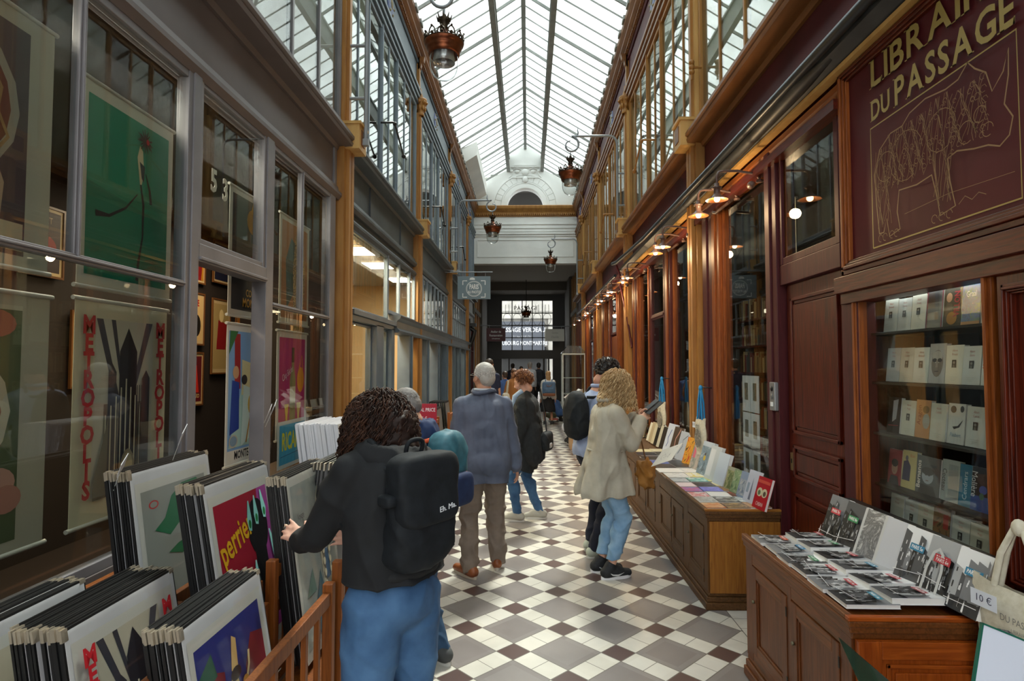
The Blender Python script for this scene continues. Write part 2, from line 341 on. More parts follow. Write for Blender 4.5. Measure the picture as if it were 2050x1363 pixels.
for side in 'LR':
    # wall body behind everything: fascia, cornices, frieze, as one wall of the passage
    m = MB()
    for i in range(7):
        y0, y1 = BAYS[i], BAYS[i+1]; p = palette(side, i)
        fb(m, side, -.12, -.04, y0, y1, 3.5, 4.03, p['fas'])                    # fascia board
        fprof(m, side, [(-.04, 3.42), (.0, 3.42), (.03, 3.46), (.03, 3.49), (0, 3.51), (-.01, 3.56), (-.04, 3.58)], y0, y1, p['fas'])   # lower moulding
        fprof(m, side, [(-.04, 3.95), (-.015, 3.95), (0, 3.99), (.13, 4.0), (.14, 4.03), (.12, 4.05), (.15, 4.07), (.15, 4.10), (.12, 4.13), (-.06, 4.15), (-.12, 4.15)], y0, y1, p['cor'])
        for k in range(3): fprof(m, side, [(-.08, 6.36+k*.09), (.015+k*.02, 6.36+k*.09), (.025+k*.02, 6.37+k*.09), (.025+k*.02, 6.42+k*.09), (.0+k*.02, 6.44+k*.09), (-.08, 6.45+k*.09)], y0, y1, p['ent'] if side == 'L' else W_BRN)
        fb(m, side, -.14, -.02, y0, y1, 6.63, 7.3, p['fri'])
        fprof(m, side, [(-.1, 7.12), (.0, 7.12), (.02, 7.15), (0, 7.18), (-.02, 7.22)], y0, y1, p['fri'])
        fprof(m, side, [(-.1, 7.22), (.02, 7.22), (.02, 7.28), (.06, 7.30), (.10, 7.34), (.10, 7.38), (.15, 7.44), (.16, 7.50), (.1, 7.52), (-.2, 7.52)], y0, y1, W_BRN)
        nb = int((y1-y0)/.08)
        if i > 1:
            for k in range(nb): fb(m, side, .0, .05, y0+k*.08, y0+k*.08+.04, 7.235, 7.285, W_BRN)
        fb(m, side, -.35, -.14, y0, y1, 7.4, 8.3, P_STL)                       # gutter wall up to the glass
        fb(m, side, -1.7, -.14, y0, y1, 6.5, 6.6, mat('#4c483f', .8)); fb(m, side, -1.7, -.12, y0, y1, 3.9, 4.0, mat('#5a564c', .8))
        fb(m, side, -1.7, -1.6, y0, y1, 4, 6.6, mat('#4c483f', .8))
    nb = 0
    y = -2
    while y < YE-.3:
        fb(m, side, .1, .185, y, y+.19, 7.47, 7.535, P_STL); y += .43
    struct(m, 'wall_left' if side == 'L' else 'wall_right')
    # pilasters, one structure each
    for k, y in enumerate(BAYS[1:-1]):
        m = MB(); gc = W_GOLD
        if y < 3: continue
        if True:
            for dy, n in ((-.12, .05), (-.05, .085), (.05, .085), (.12, .05)): fb(m, side, -.06, n, y+dy-.035, y+dy+.035, 0, 4.0, gc)
            fb(m, side, -.06, .04, y-.15, y+.15, 0, 4.0, gc); fb(m, side, 0, .11, y-.17, y+.17, 0, .28, gc)
            fb(m, side, -.02, .2, y-.13, y+.13, 3.98, 4.26, W_GOLDL); fb(m, side, -.02, .22, y-.145, y+.145, 4.24, 4.27, W_GOLDL)   # console
            m.lathe([(.05, 0), (.065, .01), (.05, .02)], (0, 0, 0), W_GOLD, 4) if False else None
            fb(m, side, .2, .207, y-.07, y+.07, 4.04, 4.2, W_BRN)
            fb(m, side, -.08, .03, y-.09, y+.09, 4.2, 6.2, W_GOLDL if side == 'R' else gc); fb(m, side, 0, .06, y-.035, y+.035, 4.2, 6.2, gc)
            # carved capital
            x = fx(side, .04)
            m.lathe([(.06, 0), (.075, .02), (.06, .05), (.065, .12), (.09, .2), (.12, .27), (.12, .3), (.08, .31)], (x, y, 6.17), W_GOLD, 12)
            for a in range(8):
                an = a*.785; m.ell((x+.085*math.cos(an), y+.085*math.sin(an), 6.30), (.025, .025, .05), W_GOLD, u=6, v=5); m.ell((x+.11*math.cos(an), y+.11*math.sin(an), 6.40), (.028, .028, .03), W_GOLD, u=6, v=5)
            m.lathe([(.05, 0), (.05, .06), (.03, .12), (.02, .2), (.0, .22)], (x, y, 6.47), W_GOLD, 8)
            fb(m, side, -.04, .03, y-.05, y+.05, 6.6, 7.25, gc)
            fprof(m, side, [(0, 7.0), (.05, 7.05), (.06, 7.12), (.10, 7.16), (.12, 7.24), (0, 7.24)], y-.05, y+.05, W_BRN)
        tag(m.build('trim_%d' % (k+1+(10 if side == 'R' else 0))), None, None, None, 'structure')
    for i in range(2, 7): upper_window(side, i, BAYS[i]+(.11 if i > 2 else -1.2), BAYS[i+1]-(.11 if i < 6 else 0), palette(side, i))
    for i in range(2, 7):   # medallions on the frieze
        y = (BAYS[i]+BAYS[i+1])/2; x = fx(side, -.02)
        o = MB(); o.ell((0, 0, 0), (.03, .2, .2), MED, u=24, v=10); o.ell((0, 0, 0), (.045, .1, .1), noisy('medallion bronze', '#6a5a34', '#8a7a4a', sc=20), u=16, v=8)
        for a in range(6): an = a*1.047; o.ell((0, .15*math.cos(an), .15*math.sin(an)), (.04, .03, .03), mat('#8a7f5a', .5), u=8, v=6)
        e = o.build('wall_medallion'); e.location = (x, y, 6.93)
        tag(e, 'round blue medallion on the %s frieze, %s' % (('left slate', 'right maroon')[side == 'R'], {2: 'nearest the camera', 3: 'second from the camera', 4: 'third from the camera', 5: 'fourth from the camera', 6: 'beside the end wall'}[i]), 'medallion', 'blue medallions along the friezes')
# ---------------- roof ----------------
HB = 1.78; hz = .62
zr, zp, zq, ze = 9.81, 9.40, 8.93, 8.10
m = MB(); ya, yb = -2.6, YE
def slope_bar(m, y, sg, main, mt):
    w_ = .03 if main else .011; h_ = .07 if main else .035
    for (xa, za, xb, zb) in ((0, zr, hz, zp), (hz, zq, 1.98, ze)):
        m.prism([(CX+sg*xa, za), (CX+sg*xb, zb), (CX+sg*xb, zb-h_), (CX+sg*xa, za-h_)], 'y', y-w_/2, y+w_/2, mt)
y = ya; k = 0
while y < yb:
    for sg in (-1, 1): slope_bar(m, y, sg, k % 5 == 0, P_STL)
    y += .43; k += 1
m.box(CX-.012, CX+.012, ya, yb, zr-.14, zr+.02, P_STL); m.box(CX-.05, CX+.05, ya, yb, zr-.15, zr-.135, P_STL)
for sg in (-1, 1):
    x = CX+sg*hz
    m.box(x-.015, x+.015, ya, yb, zq-.08, zp+.02, P_STL); m.box(x-.06, x+.06, ya, yb, zq-.1, zq-.06, P_STL); m.box(x-.05, x+.05, ya, yb, zp-.1, zp-.07, P_STL)
    m.box(x-.02, x+.05*sg, ya, yb, zp-.05, zp+.0, P_STL)
fr = tag(m.build('trim_30'), 'grey steel ribs and purlins of the glass roof', None, None, 'structure')
g = MB()
for sg in (-1, 1):
    for (xa, za, xb, zb) in ((0, zr, hz, zp), (hz, zq, 2.0, ze-.01)):
        g.prism([(CX+sg*xa, za+.005), (CX+sg*xb, zb+.005), (CX+sg*xb, zb+.011), (CX+sg*xa, za+.011)], 'y', ya, yb, ROOFG)
tag(g.build('window_40'), 'sloping glass panes of the passage roof', None, None, 'structure')
# unseen behind the camera: street wall kept low to admit sky light, front wall
m = MB(); m.box(-10, 10, -12.3, -12, 0, 3.5, noisy('street stone', '#b8b0a0', '#d0c8b8', sc=1)); struct(m, 'wall_street')
m = MB(); m.box(-2.4, 2.3, -2.95, -2.7, 5.2, 9.9, P_WHT); struct(m, 'wall_front')
# white box beam and flat glazed bay on the left near the end
m = MB(); m.prism([(CX-1.98, 7.6), (CX-1.42, 7.95), (CX-1.42, 8.35), (CX-1.98, 8.1)], 'y', 17.2, 21.3, P_WHT); tag(m.build('trim_31'), None, None, None, 'structure')
# ---------------- end wall ----------------
m = MB(); ar = .66; az = 7.55; T0, T1 = YE, YE+.35; xl, xr = fx('L', -.3), fx('R', -.3)
n = 24; arc = [(CX+.0+ar*math.cos(math.pi*k/n), az+ar*math.sin(math.pi*k/n)) for k in range(n+1)]  # right to left
right = [(CX+ar, az), (xr, az), (xr, 8.1), (CX+hz, 8.93), (CX+hz, 9.4), (CX, 9.81)]
poly = [(CX+ar, az), (xr, az), (xr, 8.1), (CX+hz, 8.93), (CX+hz, 9.4), (CX, 9.85)]+[p for p in arc[n//2::-1]][0:-1]
m.prism(poly, 'y', T0, T1, P_WHT)
poly = [(CX, 9.85), (CX-hz, 9.4), (CX-hz, 8.93), (xl, 8.1), (xl, az), (CX-ar, az)]+arc[n-1:n//2-1:-1]
m.prism(poly, 'y', T0, T1, P_WHT)
m.box(xl, xr, T0, T1, 5.42, az, P_WHT)
def ring(r0, r1, d, mt, a0=0, a1=math.pi, N_=32):
    pr = [(CX+r1*math.cos(a0+(a1-a0)*k/N_), az+r1*math.sin(a0+(a1-a0)*k/N_)) for k in range(N_+1)]+[(CX+r0*math.cos(a0+(a1-a0)*k/N_), az+r0*math.sin(a0+(a1-a0)*k/N_)) for k in range(N_, -1, -1)]
    m.prism(pr, 'y', T0-d, T0, mt)
ring(.66, .76, .05, P_WHT); ring(.76, .84, .03, P_WHT); ring(.84, .88, .045, P_WHT)
for k in range(15): ring(.90, 1.12, .025, P_WHT, math.pi*(k+.06)/15, math.pi*(k+.94)/15, 3)
ring(1.14, 1.18, .03, P_WHT)
# relief crest above the arch
m.box(CX-.52, CX+.52, T0-.05, T0, 8.98, 9.02, P_WHT); m.box(CX-.42, CX+.42, T0-.04, T0, 9.04, 9.09, P_WHT); m.box(CX-.48, CX-.1, T0-.06, T0, 8.58, 8.62, P_WHT); m.box(CX+.1, CX+.48, T0-.06, T0, 8.58, 8.62, P_WHT)
m.ell((CX, T0-.04, 8.52), (.1, .09, .13), P_WHT); m.ell((CX, T0-.04, 8.8), (.14, .05, .12), P_WHT)
for a in (-1, 1):
    m.ell((CX+a*.5, T0-.03, 8.84), (.05, .04, .05), P_WHT); m.ell((CX+a*.3, T0-.03, 8.83), (.09, .03, .06), P_WHT); m.tube([(CX+a*.15, T0-.02, 8.9), (CX+a*.3, T0-.03, 8.95), (CX+a*.45, T0-.02, 8.9), (CX+a*.5, T0-.02, 8.7), (CX+a*.6, T0-.02, 8.6)], .02, P_WHT, 6)
# panel mouldings of the white wall under the cornice
for z in (6.86, 6.72, 6.60, 6.42): m.box(fx('L', 0), fx('R', 0), T0-.03, T0, z, z+.035, P_WHT)
m.box(fx('L', 0), fx('R', 0), T0-.05, T0, 6.50, 6.56, P_WHT)
for z in (6.28, 5.66): m.box(fx('L', .12), fx('R', .12), T0-.02, T0, z, z+.03, P_WHT)
for x in (fx('L', .12), fx('R', .12)): m.box(x-.015, x+.015, T0-.02, T0, 5.66, 6.3, P_WHT)
struct(m, 'wall_back')
m = MB()
m.prism([(YE, 7.15), (YE-.03, 7.15), (YE-.03, 7.2), (YE-.08, 7.23), (YE-.1, 7.3), (YE-.2, 7.42), (YE-.22, 7.5), (YE-.2, 7.53), (YE, 7.55)], 'x', fx('L', 0), fx('R', 0), W_GOLD)
x = fx('L', .02)
while x < fx('R', 0): m.box(x, x+.035, YE-.09, YE, 7.19, 7.26, W_GOLD); x += .075
for q in range(6): m.tube([(fx('L', .1+q*.07), YE-.2, 7.5), (fx('L', .02+q*.05), YE-.1, 7.3)], .02, W_GOLD, 6)
tag(m.build('trim_32'), 'gold dentilled cornice across the white end wall', None, None, 'structure')
m = MB(); m.box(CX-1.3, CX+1.3, YE+2.4, YE+2.5, 7.3, 8.8, mat('#3a3733', .9)); m.box(CX-1.3, CX+1.3, YE+.35, YE+2.5, 7.2, 7.3, mat('#55504a', .9)); m.box(CX-1.3, CX+1.3, YE+.35, YE+2.5, 8.75, 8.85, mat('#55504a', .9))
pr = [(CX+.62*math.cos(math.pi*k/16), 7.5+.33*math.sin(math.pi*k/16)) for k in range(17)]+[(CX+.57*math.cos(math.pi*k/16), 7.5+.28*math.sin(math.pi*k/16)) for k in range(16, -1, -1)]
m.prism(pr, 'y', YE+1.0, YE+1.1, P_WHT); pr = [(CX+.57*math.cos(math.pi*k/16), 7.3+.45*math.sin(math.pi*k/16)) for k in range(17)]; m.prism(pr, 'y', YE+1.05, YE+1.1, mat('#8a867e', .8)); struct(m, 'trim_33')
# ---------------- vestibule and far gate ----------------
YG = 28.0
m = MB(); V = mat('#8f8b83', .8); m.box(-2.6, 2.5, YE+.35, YG+.3, 5.42, 5.6, V); m.box(-2.6, 2.5, 26.2, YG+.3, 5.05, 5.45, mat('#5d5a55', .8)); struct(m, 'ceiling_2') if False else tag(m.build('ceiling'), None, None, None, 'structure')
VG = mat('#6e6a62', .75)
for side in 'LR':
    m = MB(); fb(m, side, -.5, -.2, YE, YG+.3, 0, 5.5, VG); fb(m, side, -.2, .05, 24.6, YG, 0, 5.4, mat('#57534d', .7)); fb(m, side, -.3, .0, YE, YE+.3, 0, 5.5, VG)
    fb(m, side, -.2, -.0, YE+.3, 24.6, 3.7, 3.85, mat('#77736a', .7)); fb(m, side, -.2, -.1, YE+.3, 24.6, 3.0, 3.7, P_MAR if side == 'L' else mat('#87837a', .7))
    for y in (21.8, 22.8, 23.8, 24.5): fb(m, side, -.2, -.04, y, y+.16, 0, 5.3, W_GOLD)
    for y in (22.1, 23.1, 24.0): fb(m, side, -.2, -.08, y, y+.5, .5, 3.0, P_MAR if side == 'L' else mat('#2a2826', .3))
    tag(m.build('wall_'+('far_left' if side == 'L' else 'far_right')), None, None, None, 'structure')
G0, G1 = -1.66, 1.56                       # black portal
m = MB(); B = P_BLK
wx0, wx1 = -1.24, 1.17; zt, zb_ = 4.78, 2.42
m.box(G0-.6, wx0, YG-.12, YG+.12, 0, 5.45, B); m.box(wx1, G1+.6, YG-.12, YG+.12, 0, 5.45, B); m.box(wx0, wx1, YG-.12, YG+.12, zt, 5.45, B); m.box(wx0, wx1, YG-.15, YG+.12, 2.0, zb_, B)
for k in range(1, 5): x = wx0+(wx1-wx0)*k/5; m.box(x-.022, x+.022, YG-.05, YG+.03, zb_, zt, B)
for k in range(1, 4): z = zb_+(zt-zb_)*k/4; m.box(wx0, wx1, YG-.05, YG+.03, z-.022, z+.022, B)
for x0, x1 in ((-.93, -.86), (.70, .80), (.95, 1.02)): m.box(x0, x1, YG-.08, YG+.08, 0, 2.05, B)
m.box(G0, G1, YG-.5, YG-.42, 2.0, 2.04, B)
d = tag(m.build('door_1'), 'black metal portal at the far end of the passage', None, None, 'structure')
# scrollwork above the street door, seen through the glass
m = MB()
for k in range(5):
    x = wx0+.24+k*.48
    for s_ in (-1, 1): m.tube([(x+s_*(.02+.2*math.sin(t*.5)*(1-t*.05)), YG+.3, 3.6+.1*t-.02*t*math.cos(t*.8)) for t in range(0, 11)], .012, B, 5)
m.tube([(wx0, YG+.3, 3.6), (wx1, YG+.3, 3.6)], .015, B, 5); m.tube([(wx0, YG+.3, 4.3), (wx1, YG+.3, 4.3)], .015, B, 5)
for x in (wx0-.03, wx1+.03): m.tube([(x, YG+.3, 2.3), (x, YG+.3, 4.7)], .015, B, 5); m.tube([(x, YG+.3, 4.65), (x, YG+.1, 4.65)], .015, B, 5)
t_ = tag(m.build('iron_scrollwork', None), 'black iron scrollwork behind the far fanlight panes', 'ironwork')
m = MB(); m.text('PASSAGE', Matrix.Translation((CX, YG+.36, 4.45)) @ Matrix.Rotation(R(90), 4, 'X'), .3, mat('#b8b8b0', .5), .01); tag(m.build('passage_lettering'), 'pale PASSAGE letters above the scrollwork of the far fanlight', 'lettering')
# street and the stone house across it
m = MB(); ST = noisy('pale house stone', '#8f8b82', '#aaa59a', (1, 1, 1), 1.5, 6, .8, .05); D_ = mat('#2b2a2a', .3)
m.box(-9, 9, 38, 39, 0, 14, ST)
for x in (-6.5, -4.2, 3.2, 5.5): m.box(x, x+1.2, 37.95, 38.0, 5.2, 8.2, D_)
for z in (4.7, 8.8): m.box(-9, 9, 37.7, 38, z, z+.25, ST)
m.box(-2.4, 1.2, 37.9, 38, 0, 2.9, mat('#15130f', .5))
for x in (-5, -2.6, 1.3, 4.4): m.box(x, x+.4, 37.8, 38, 0, 4.7, ST)
tag(m.build('stone_building'), 'pale sunlit stone house across the street beyond the gate', 'building')
m = MB(); m.box(-1.75, 1.05, 37.5, 38.0, 2.2, 4.5, mat('#3e4147', .6))
fr = Matrix.Translation((-.35, 37.49, 3.95)) @ Matrix.Rotation(R(90), 4, 'X')
m.text('PASSAGE VERDEAU', fr, .40, mat('#b8b8b8', .6), .004, sx=.85, bold=.008); m.text('FAUBOURG MONTMARTRE', Matrix.Translation((0, 0, -.85)) @ fr, .36, mat('#b8b8b8', .6), .004, sx=.72, bold=.008)
m.text('31 bis RUE DU', Matrix.Translation((0, 0, -.43)) @ fr, .2, mat('#909090', .6), .004)
tag(m.build('street_sign'), 'large grey street sign with white lettering across the street', 'sign')
# ---------------- shop fronts ----------------
wn = 50
def gwin(side, y0, y1, z0, z1, fm, th=.05, rails=(), mull=(), glass=PANE, dep=.06, off=0, fm2=None, label=None, mt=.035):
    """one shop window: outer frame, inner bars, one pane; off = distance of the frame's face behind the pilaster plane"""
    global wn; wn += 1
    r = tag(bpy.data.objects.new('window_%d' % wn, None), label, None, None, 'structure'); COL.objects.link(r); r.location = (fx(side, -off), y0, z0)
    m = MB(); a, b = -off-dep, -off
    for yy in (y0, y1-th): fb(m, side, a, b, yy, yy+th, z0, z1, fm)
    for zz in (z0, z1-th): fb(m, side, a, b-.005, y0+th, y1-th, zz, zz+th, fm)
    if fm2:
        t = .03
        fb(m, side, a, b-.02, y0+th, y0+th+t, z0+th, z1-th, fm2); fb(m, side, a, b-.02, y1-th-t, y1-th, z0+th, z1-th, fm2)
    for z in rails: fb(m, side, a+.01, b-.005, y0+th, y1-th, z-mt/2, z+mt/2, fm); fb(m, side, a+.02, b+.008, y0+th, y1-th, z-mt*.18, z+mt*.18, fm)
    for q in mull: y, za, zb = q; fb(m, side, a+.01, b-.008, y-mt/2, y+mt/2, za, zb, fm); fb(m, side, a+.02, b+.004, y-mt*.18, y+mt*.18, za, zb, fm)
    m.build('frame', r, True, bevel=.004)
    g = MB(); fb(g, side, -off-.024, -off-.020, y0+th*.8, y1-th*.8, z0+th*.8, z1-th*.8, glass); g.build('pane', r, True)
    return r
def riser(m, side, y0, y1, z1, mt, off=.0):
    fb(m, side, -.1-off, -.02-off, y0, y1, 0, z1, mt); fb(m, side, -.1-off, .0-off, y0, y1, 0, .12, mt); fb(m, side, -.1-off, 0-off, y0, y1, z1-.06, z1, mt)
    n = max(1, round((y1-y0)/.6)); d = (y1-y0)/n
    for k in range(n):
        a, b = y0+k*d+.07, y0+(k+1)*d-.07
        fb(m, side, -.02-off, -.005-off, a, b, .18, .2, mt); fb(m, side, -.02-off, -.005-off, a, b, z1-.12, z1-.10, mt); fb(m, side, -.02-off, -.005-off, a, a+.02, .18, z1-.1, mt); fb(m, side, -.02-off, -.005-off, b-.02, b, .18, z1-.1, mt)
# --- left, shop 53 (mauve grey) ---
G = P_MAUF
m = MB(); fb(m, 'L', -.1, 0, -2.9, 1.2, 0, 3.5, P_MAU); fb(m, 'R', -.1, 0, -2.9, 1.25, 0, 3.5, W_DK); riser(m, 'L', 1.0, 3.35, .75, P_MAU); riser(m, 'L', 4.44, 6.0, .75, P_MAU)
fb(m, 'L', -.1, .01, 3.35, 3.43, 0, 3.43, G); fb(m, 'L', -.1, .01, 4.33, 4.44, 0, 3.43, G); fb(m, 'L', -.1, .01, 3.43, 4.33, 2.32, 2.43, G); fb(m, 'L', -.1, .025, 3.43, 4.33, 2.33, 2.35, G)
fb(m, 'L', -.1, .0, 5.8, 5.92, 0, 3.43, G); fb(m, 'L', -.12, -.04, 5.9, 6.05, 0, 3.5, G); fb(m, 'L', -.12, -.06, 1.0, 6.1, 3.40, 3.5, P_MAU)
fb(m, 'L', -.05, -.02, 5.93, 6.0, 3.55, 3.95, G); fb(m, 'L', -.1, -.04, 3.43, 4.33, 0, .04, G)
tag(m.build('trim_34', bevel=.004), 'mauve grey woodwork of the poster shop front', None, None, 'structure')
gwin('L', 1.2, 3.36, .75, 3.43, G, .05, (2.17,), ((2.51, 2.17, 3.40),), label='poster shop window at the left edge')
gwin('L', 3.43, 4.33, 2.43, 3.43, G, .035, label='transom window with the number 53')
gwin('L', 4.43, 5.81, .75, 3.43, G, .045, (2.17,), ((5.06, 2.17, 3.40),), label='poster shop window beside the gold pilaster')
m = MB(); W_ = mat('#cfc6b4', .5); m.text('5', frame((XL-.035, 3.66, 2.87), (0, 1, 0), (0, 0, 1)), .20, W_, .002, sx=.75, bold=.006); m.text('3', frame((XL-.035, 3.80, 2.85), (0, 1, 0), (0, 0, 1)), .20, W_, .002, sx=.75, bold=.006)
t53 = m.build('house_number'); tag(t53, 'cream painted number 53 on the transom glass', 'number')
# --- left, slate blue shop ---
B_ = P_BLU; LO = noisy('slate blue joinery', '#4c5a66', '#5e6e7b', (1, 1, 1), 3, 6, .4, .05)
m = MB()
fb(m, 'L', -.12, -.04, 6.3, 18.95, 3.20, 3.5, P_DGR)
fprof(m, 'L', [(-.06, 3.24), (-.01, 3.24), (.02, 3.28), (.02, 3.31), (0, 3.34), (-.06, 3.36)], 6.33, 10.2, P_DGR)
for q in (7.32, 9.1): fb(m, 'L', -.06, -.02, q, q+.03, 3.55, 3.95, P_DGR)
fb(m, 'L', -.1, .08, 6.34, 8.45, 2.26, 2.32, B_); fb(m, 'L', -.1, .05, 6.34, 8.45, 2.2, 2.26, B_)
for a, b in ((7.42, 7.78), (8.25, 8.42)): fb(m, 'L', -.1, .05, a, b, 0, 2.22, LO)
fprof(m, 'L', [(-.1, 2.17), (.10, 2.17), (.12, 2.2), (.08, 2.24), (.08, 2.34), (.13, 2.38), (.14, 2.42), (-.1, 2.44)], 8.42, 18.95, P_DGR)
for a in (9.35, 10.95, 12.3, 13.6, 14.9, 16.2, 17.5, 18.6): fb(m, 'L', -.12, .08, a, a+.28, 0, 2.2, LO); fb(m, 'L', -.12, .1, a+.1, a+.18, 0, 2.2, LO)
riser(m, 'L', 6.34, 7.42, .6, LO)
for q in (9.63, 12.58, 15.2): riser(m, 'L', q, q+1.3, .6, LO)
tag(m.build('trim_35', bevel=.004), 'slate blue woodwork of the second shop front on the left', None, None, 'structure')
gwin('L', 6.34, 7.42, .6, 2.2, LO, .03, off=.02); gwin('L', 7.78, 8.25, .5, 2.2, LO, .04, off=.02)
gwin('L', 6.34, 8.2, 2.33, 3.24, LO, .03, label='large toplight of the blue shop')
gwin('L', 8.2, 10.2, 2.44, 3.3, P_BLUF, .05, (), ((8.95, 2.45, 3.3), (9.75, 2.45, 3.3)))
gwin('L', 10.5, 14.35, 2.44, 3.4, P_BLUF, .05, (), tuple((10.5+.48*k, 2.45, 3.4) for k in range(1, 8)))
gwin('L', 14.65, 18.5, 2.44, 3.4, P_BLUF, .05, (2.95,), tuple((14.65+.48*k, 2.45, 3.4) for k in range(1, 8)))
for a, b in ((9.65, 10.95), (12.6, 13.6), (13.9, 14.9), (15.2, 16.2), (17.8, 18.6)): gwin('L', a, b, .6, 2.18, LO, .04, off=.02)
m = MB(); fb(m, 'L', -.1, .12, 18.8, 19.0, 0, 3.2, P_BLK); m.tube([(fx('L', .1), 18.9, 2.9), (fx('L', .25), 18.9, 2.8), (fx('L', .2), 18.9, 2.6), (fx('L', .1), 18.9, 2.3)], .07, P_BLK, 8)
fb(m, 'L', -.1, .3, 18.75, 19.05, 2.95, 3.05, P_BLK); fb(m, 'L', -.1, 0, 19.0, 21.4, 0, .5, P_BLK); fb(m, 'L', -.1, -.02, 19.0, 21.4, 3.0, 3.5, P_BLK); tag(m.build('trim_36'), None, None, None, 'structure')
gwin('L', 19.1, 21.3, .5, 3.0, W_RED, .08, (2.2,), ((19.8, .5, 3), (20.6, .5, 3)))
# --- right, bookshop woodwork ---
m = MB()
fb(m, 'R', -.12, -.03, 3.29, 19.9, 3.22, 3.5, W_DKY)
fprof(m, 'R', [(-.06, 3.2), (.0, 3.2), (.03, 3.25), (.02, 3.3), (-.06, 3.32)], 3.3, 21, W_ORY)
y0, y1 = BAYS[3], BAYS[-1]
def post(y, w_, n=.02, kinds='rog'):
    q = w_/len(kinds)
    for k, c in enumerate(kinds): mt = {'r': W_RED, 'o': W_OR, 'g': W_GOLD, 'd': W_DK}[c]; fb(m, 'R', -.12, n+(.015 if k % 2 else 0), y+k*q, y+(k+1)*q, 0, 3.25, mt)
post(4.19, .16, .02, 'rr'); post(4.33, .05, .0, 'o'); post(5.50, .17, .0, 'oo'); post(5.67, .26, .01, 'rr'); post(6.33, .07, .02, 'r')
for i in range(3, 6):
    b = BAYS[i]
    post(b+1.22, .30, .0, 'ror' if i == 3 else 'ooo'); post(b+2.38, .22, .0, 'ror'); post(b+3.42, .34, .0, 'orro'); post(b+3.78, .14, .0, 'r')
    if i == 4: fb(m, 'R', -.1, -.02, b+1.6, b+2.3, 0, 2.3, W_OR)
riser(m, 'R', 4.38, 5.5, .62, W_DK)
for i in range(3, 6): riser(m, 'R', BAYS[i]+.2, BAYS[i]+1.2, .62, W_DK); riser(m, 'R', BAYS[i]+2.6, BAYS[i]+3.4, .62, W_DK)
fb(m, 'R', -.1, .0, 19.3, 21.4, 0, 3.2, W_OR)
for y in (19.2, 19.6, 20.0, 20.5, 21.0): post(y, .16, .04, 'or')
tag(m.build('trim_37', bevel=.004), 'maroon and orange woodwork of the bookshop front', None, None, 'structure')
gwin('R', 4.38, 5.5, .62, 3.2, W_OR, .03, off=.03, label='bookshop window beside the dark door')
for i in range(3, 6):
    b = BAYS[i]
    gwin('R', b+.22, b+1.22, .62, 3.2, W_OR, .03, off=.03)
    gwin('R', b+1.55, b+2.38, 2.34 if i == 4 else .3, 3.2, W_RED, .045, () if i == 4 else (2.38,), off=.0, mt=.08)
    gwin('R', b+2.62, b+3.42, .62, 3.2, W_OR, .03, off=.03)
# sign bay over the glazed book case
m = MB()
def rmould(m, y0, y1, z0, z1, w_, n0, mt, mty, n1=None):
    """raised frame moulding round an opening on the right wall"""
    for k, (a, b, h) in enumerate(((0, .35, .6), (.35, .6, 1.0), (.6, .8, .75), (.8, 1, .45))):
        i, j = w_*a, w_*b; n = n0+h*.035
        fb(m, 'R', -.05, n, y0+i, y0+j, z0+i, z1-i, mt); fb(m, 'R', -.05, n, y1-j, y1-i, z0+i, z1-i, mt)
        fb(m, 'R', -.05, n, y0+i, y1-i, z0+i, z0+j, mty); fb(m, 'R', -.05, n, y0+i, y1-i, z1-j, z1-i, mty)
fb(m, 'R', -.1, -.02, 1.2, 3.33, 2.12, 3.45, W_DKY)
rmould(m, 1.45, 3.33, 2.2, 3.35, .075, 0, W_OR, W_DKY)
fb(m, 'R', -.1, .02, 1.2, 3.36, 3.33, 3.5, W_DKY); fb(m, 'R', -.1, .045, 1.2, 3.37, 2.10, 2.19, W_DKY); fb(m, 'R', -.1, .02, 1.2, 3.35, 2.04, 2.12, W_DKY)
fb(m, 'R', -.1, .0, 3.22, 3.38, 0, 2.1, W_RED); rmould(m, 2.30, 3.27, .80, 2.10, .055, -.02, W_OR, W_DKY)
fb(m, 'R', -.1, -.02, 1.2, 3.3, 0, .82, W_DK)
for a, b in ((1.3, 1.75), (1.9, 2.28)): fb(m, 'R', -.1, -.005, a, b, .1, 2.1, W_DK); rmould(m, a+.05, b-.05, .9, 2.0, .04, 0, W_DK, W_DKY)
tag(m.build('trim_38', bevel=.003), 'dark varnished woodwork around the sign and the book case', None, None, 'structure')
g = MB(); fb(g, 'R', -.05, -.045, 2.35, 3.22, .85, 2.05, PANED); tag(g.build('window_90'), 'glass pane in front of the shelved novels', None, None, 'structure')
# dark panelled door with transom
D0, D1 = 3.38, 4.17
r = tag(bpy.data.objects.new('door_2', None), 'dark varnished panelled door of the bookshop', None, None, 'structure'); COL.objects.link(r); r.location = (XR, D0, 0)
m = MB(); fb(m, 'R', -.09, -.04, D0, D1, .02, 2.26, W_DK)
for z0, z1 in ((.12, .84), (.94, 1.16), (1.24, 2.16)):
    fb(m, 'R', -.04, -.028, D0+.11, D1-.11, z0+.05, z1-.05, W_DK)
    for a, b, n in ((0, .022, -.02), (.022, .045, -.032)):
        fb(m, 'R', -.04, n, D0+.09+a, D0+.09+b, z0+a, z1-a, W_DK); fb(m, 'R', -.04, n, D1-.09-b, D1-.09-a, z0+a, z1-a, W_DK)
        fb(m, 'R', -.04, n, D0+.09+a, D1-.09-a, z0+a, z0+b, W_DKY); fb(m, 'R', -.04, n, D0+.09+a, D1-.09-a, z1-b, z1-a, W_DKY)
m.build('leaf', r, True, bevel=.003)
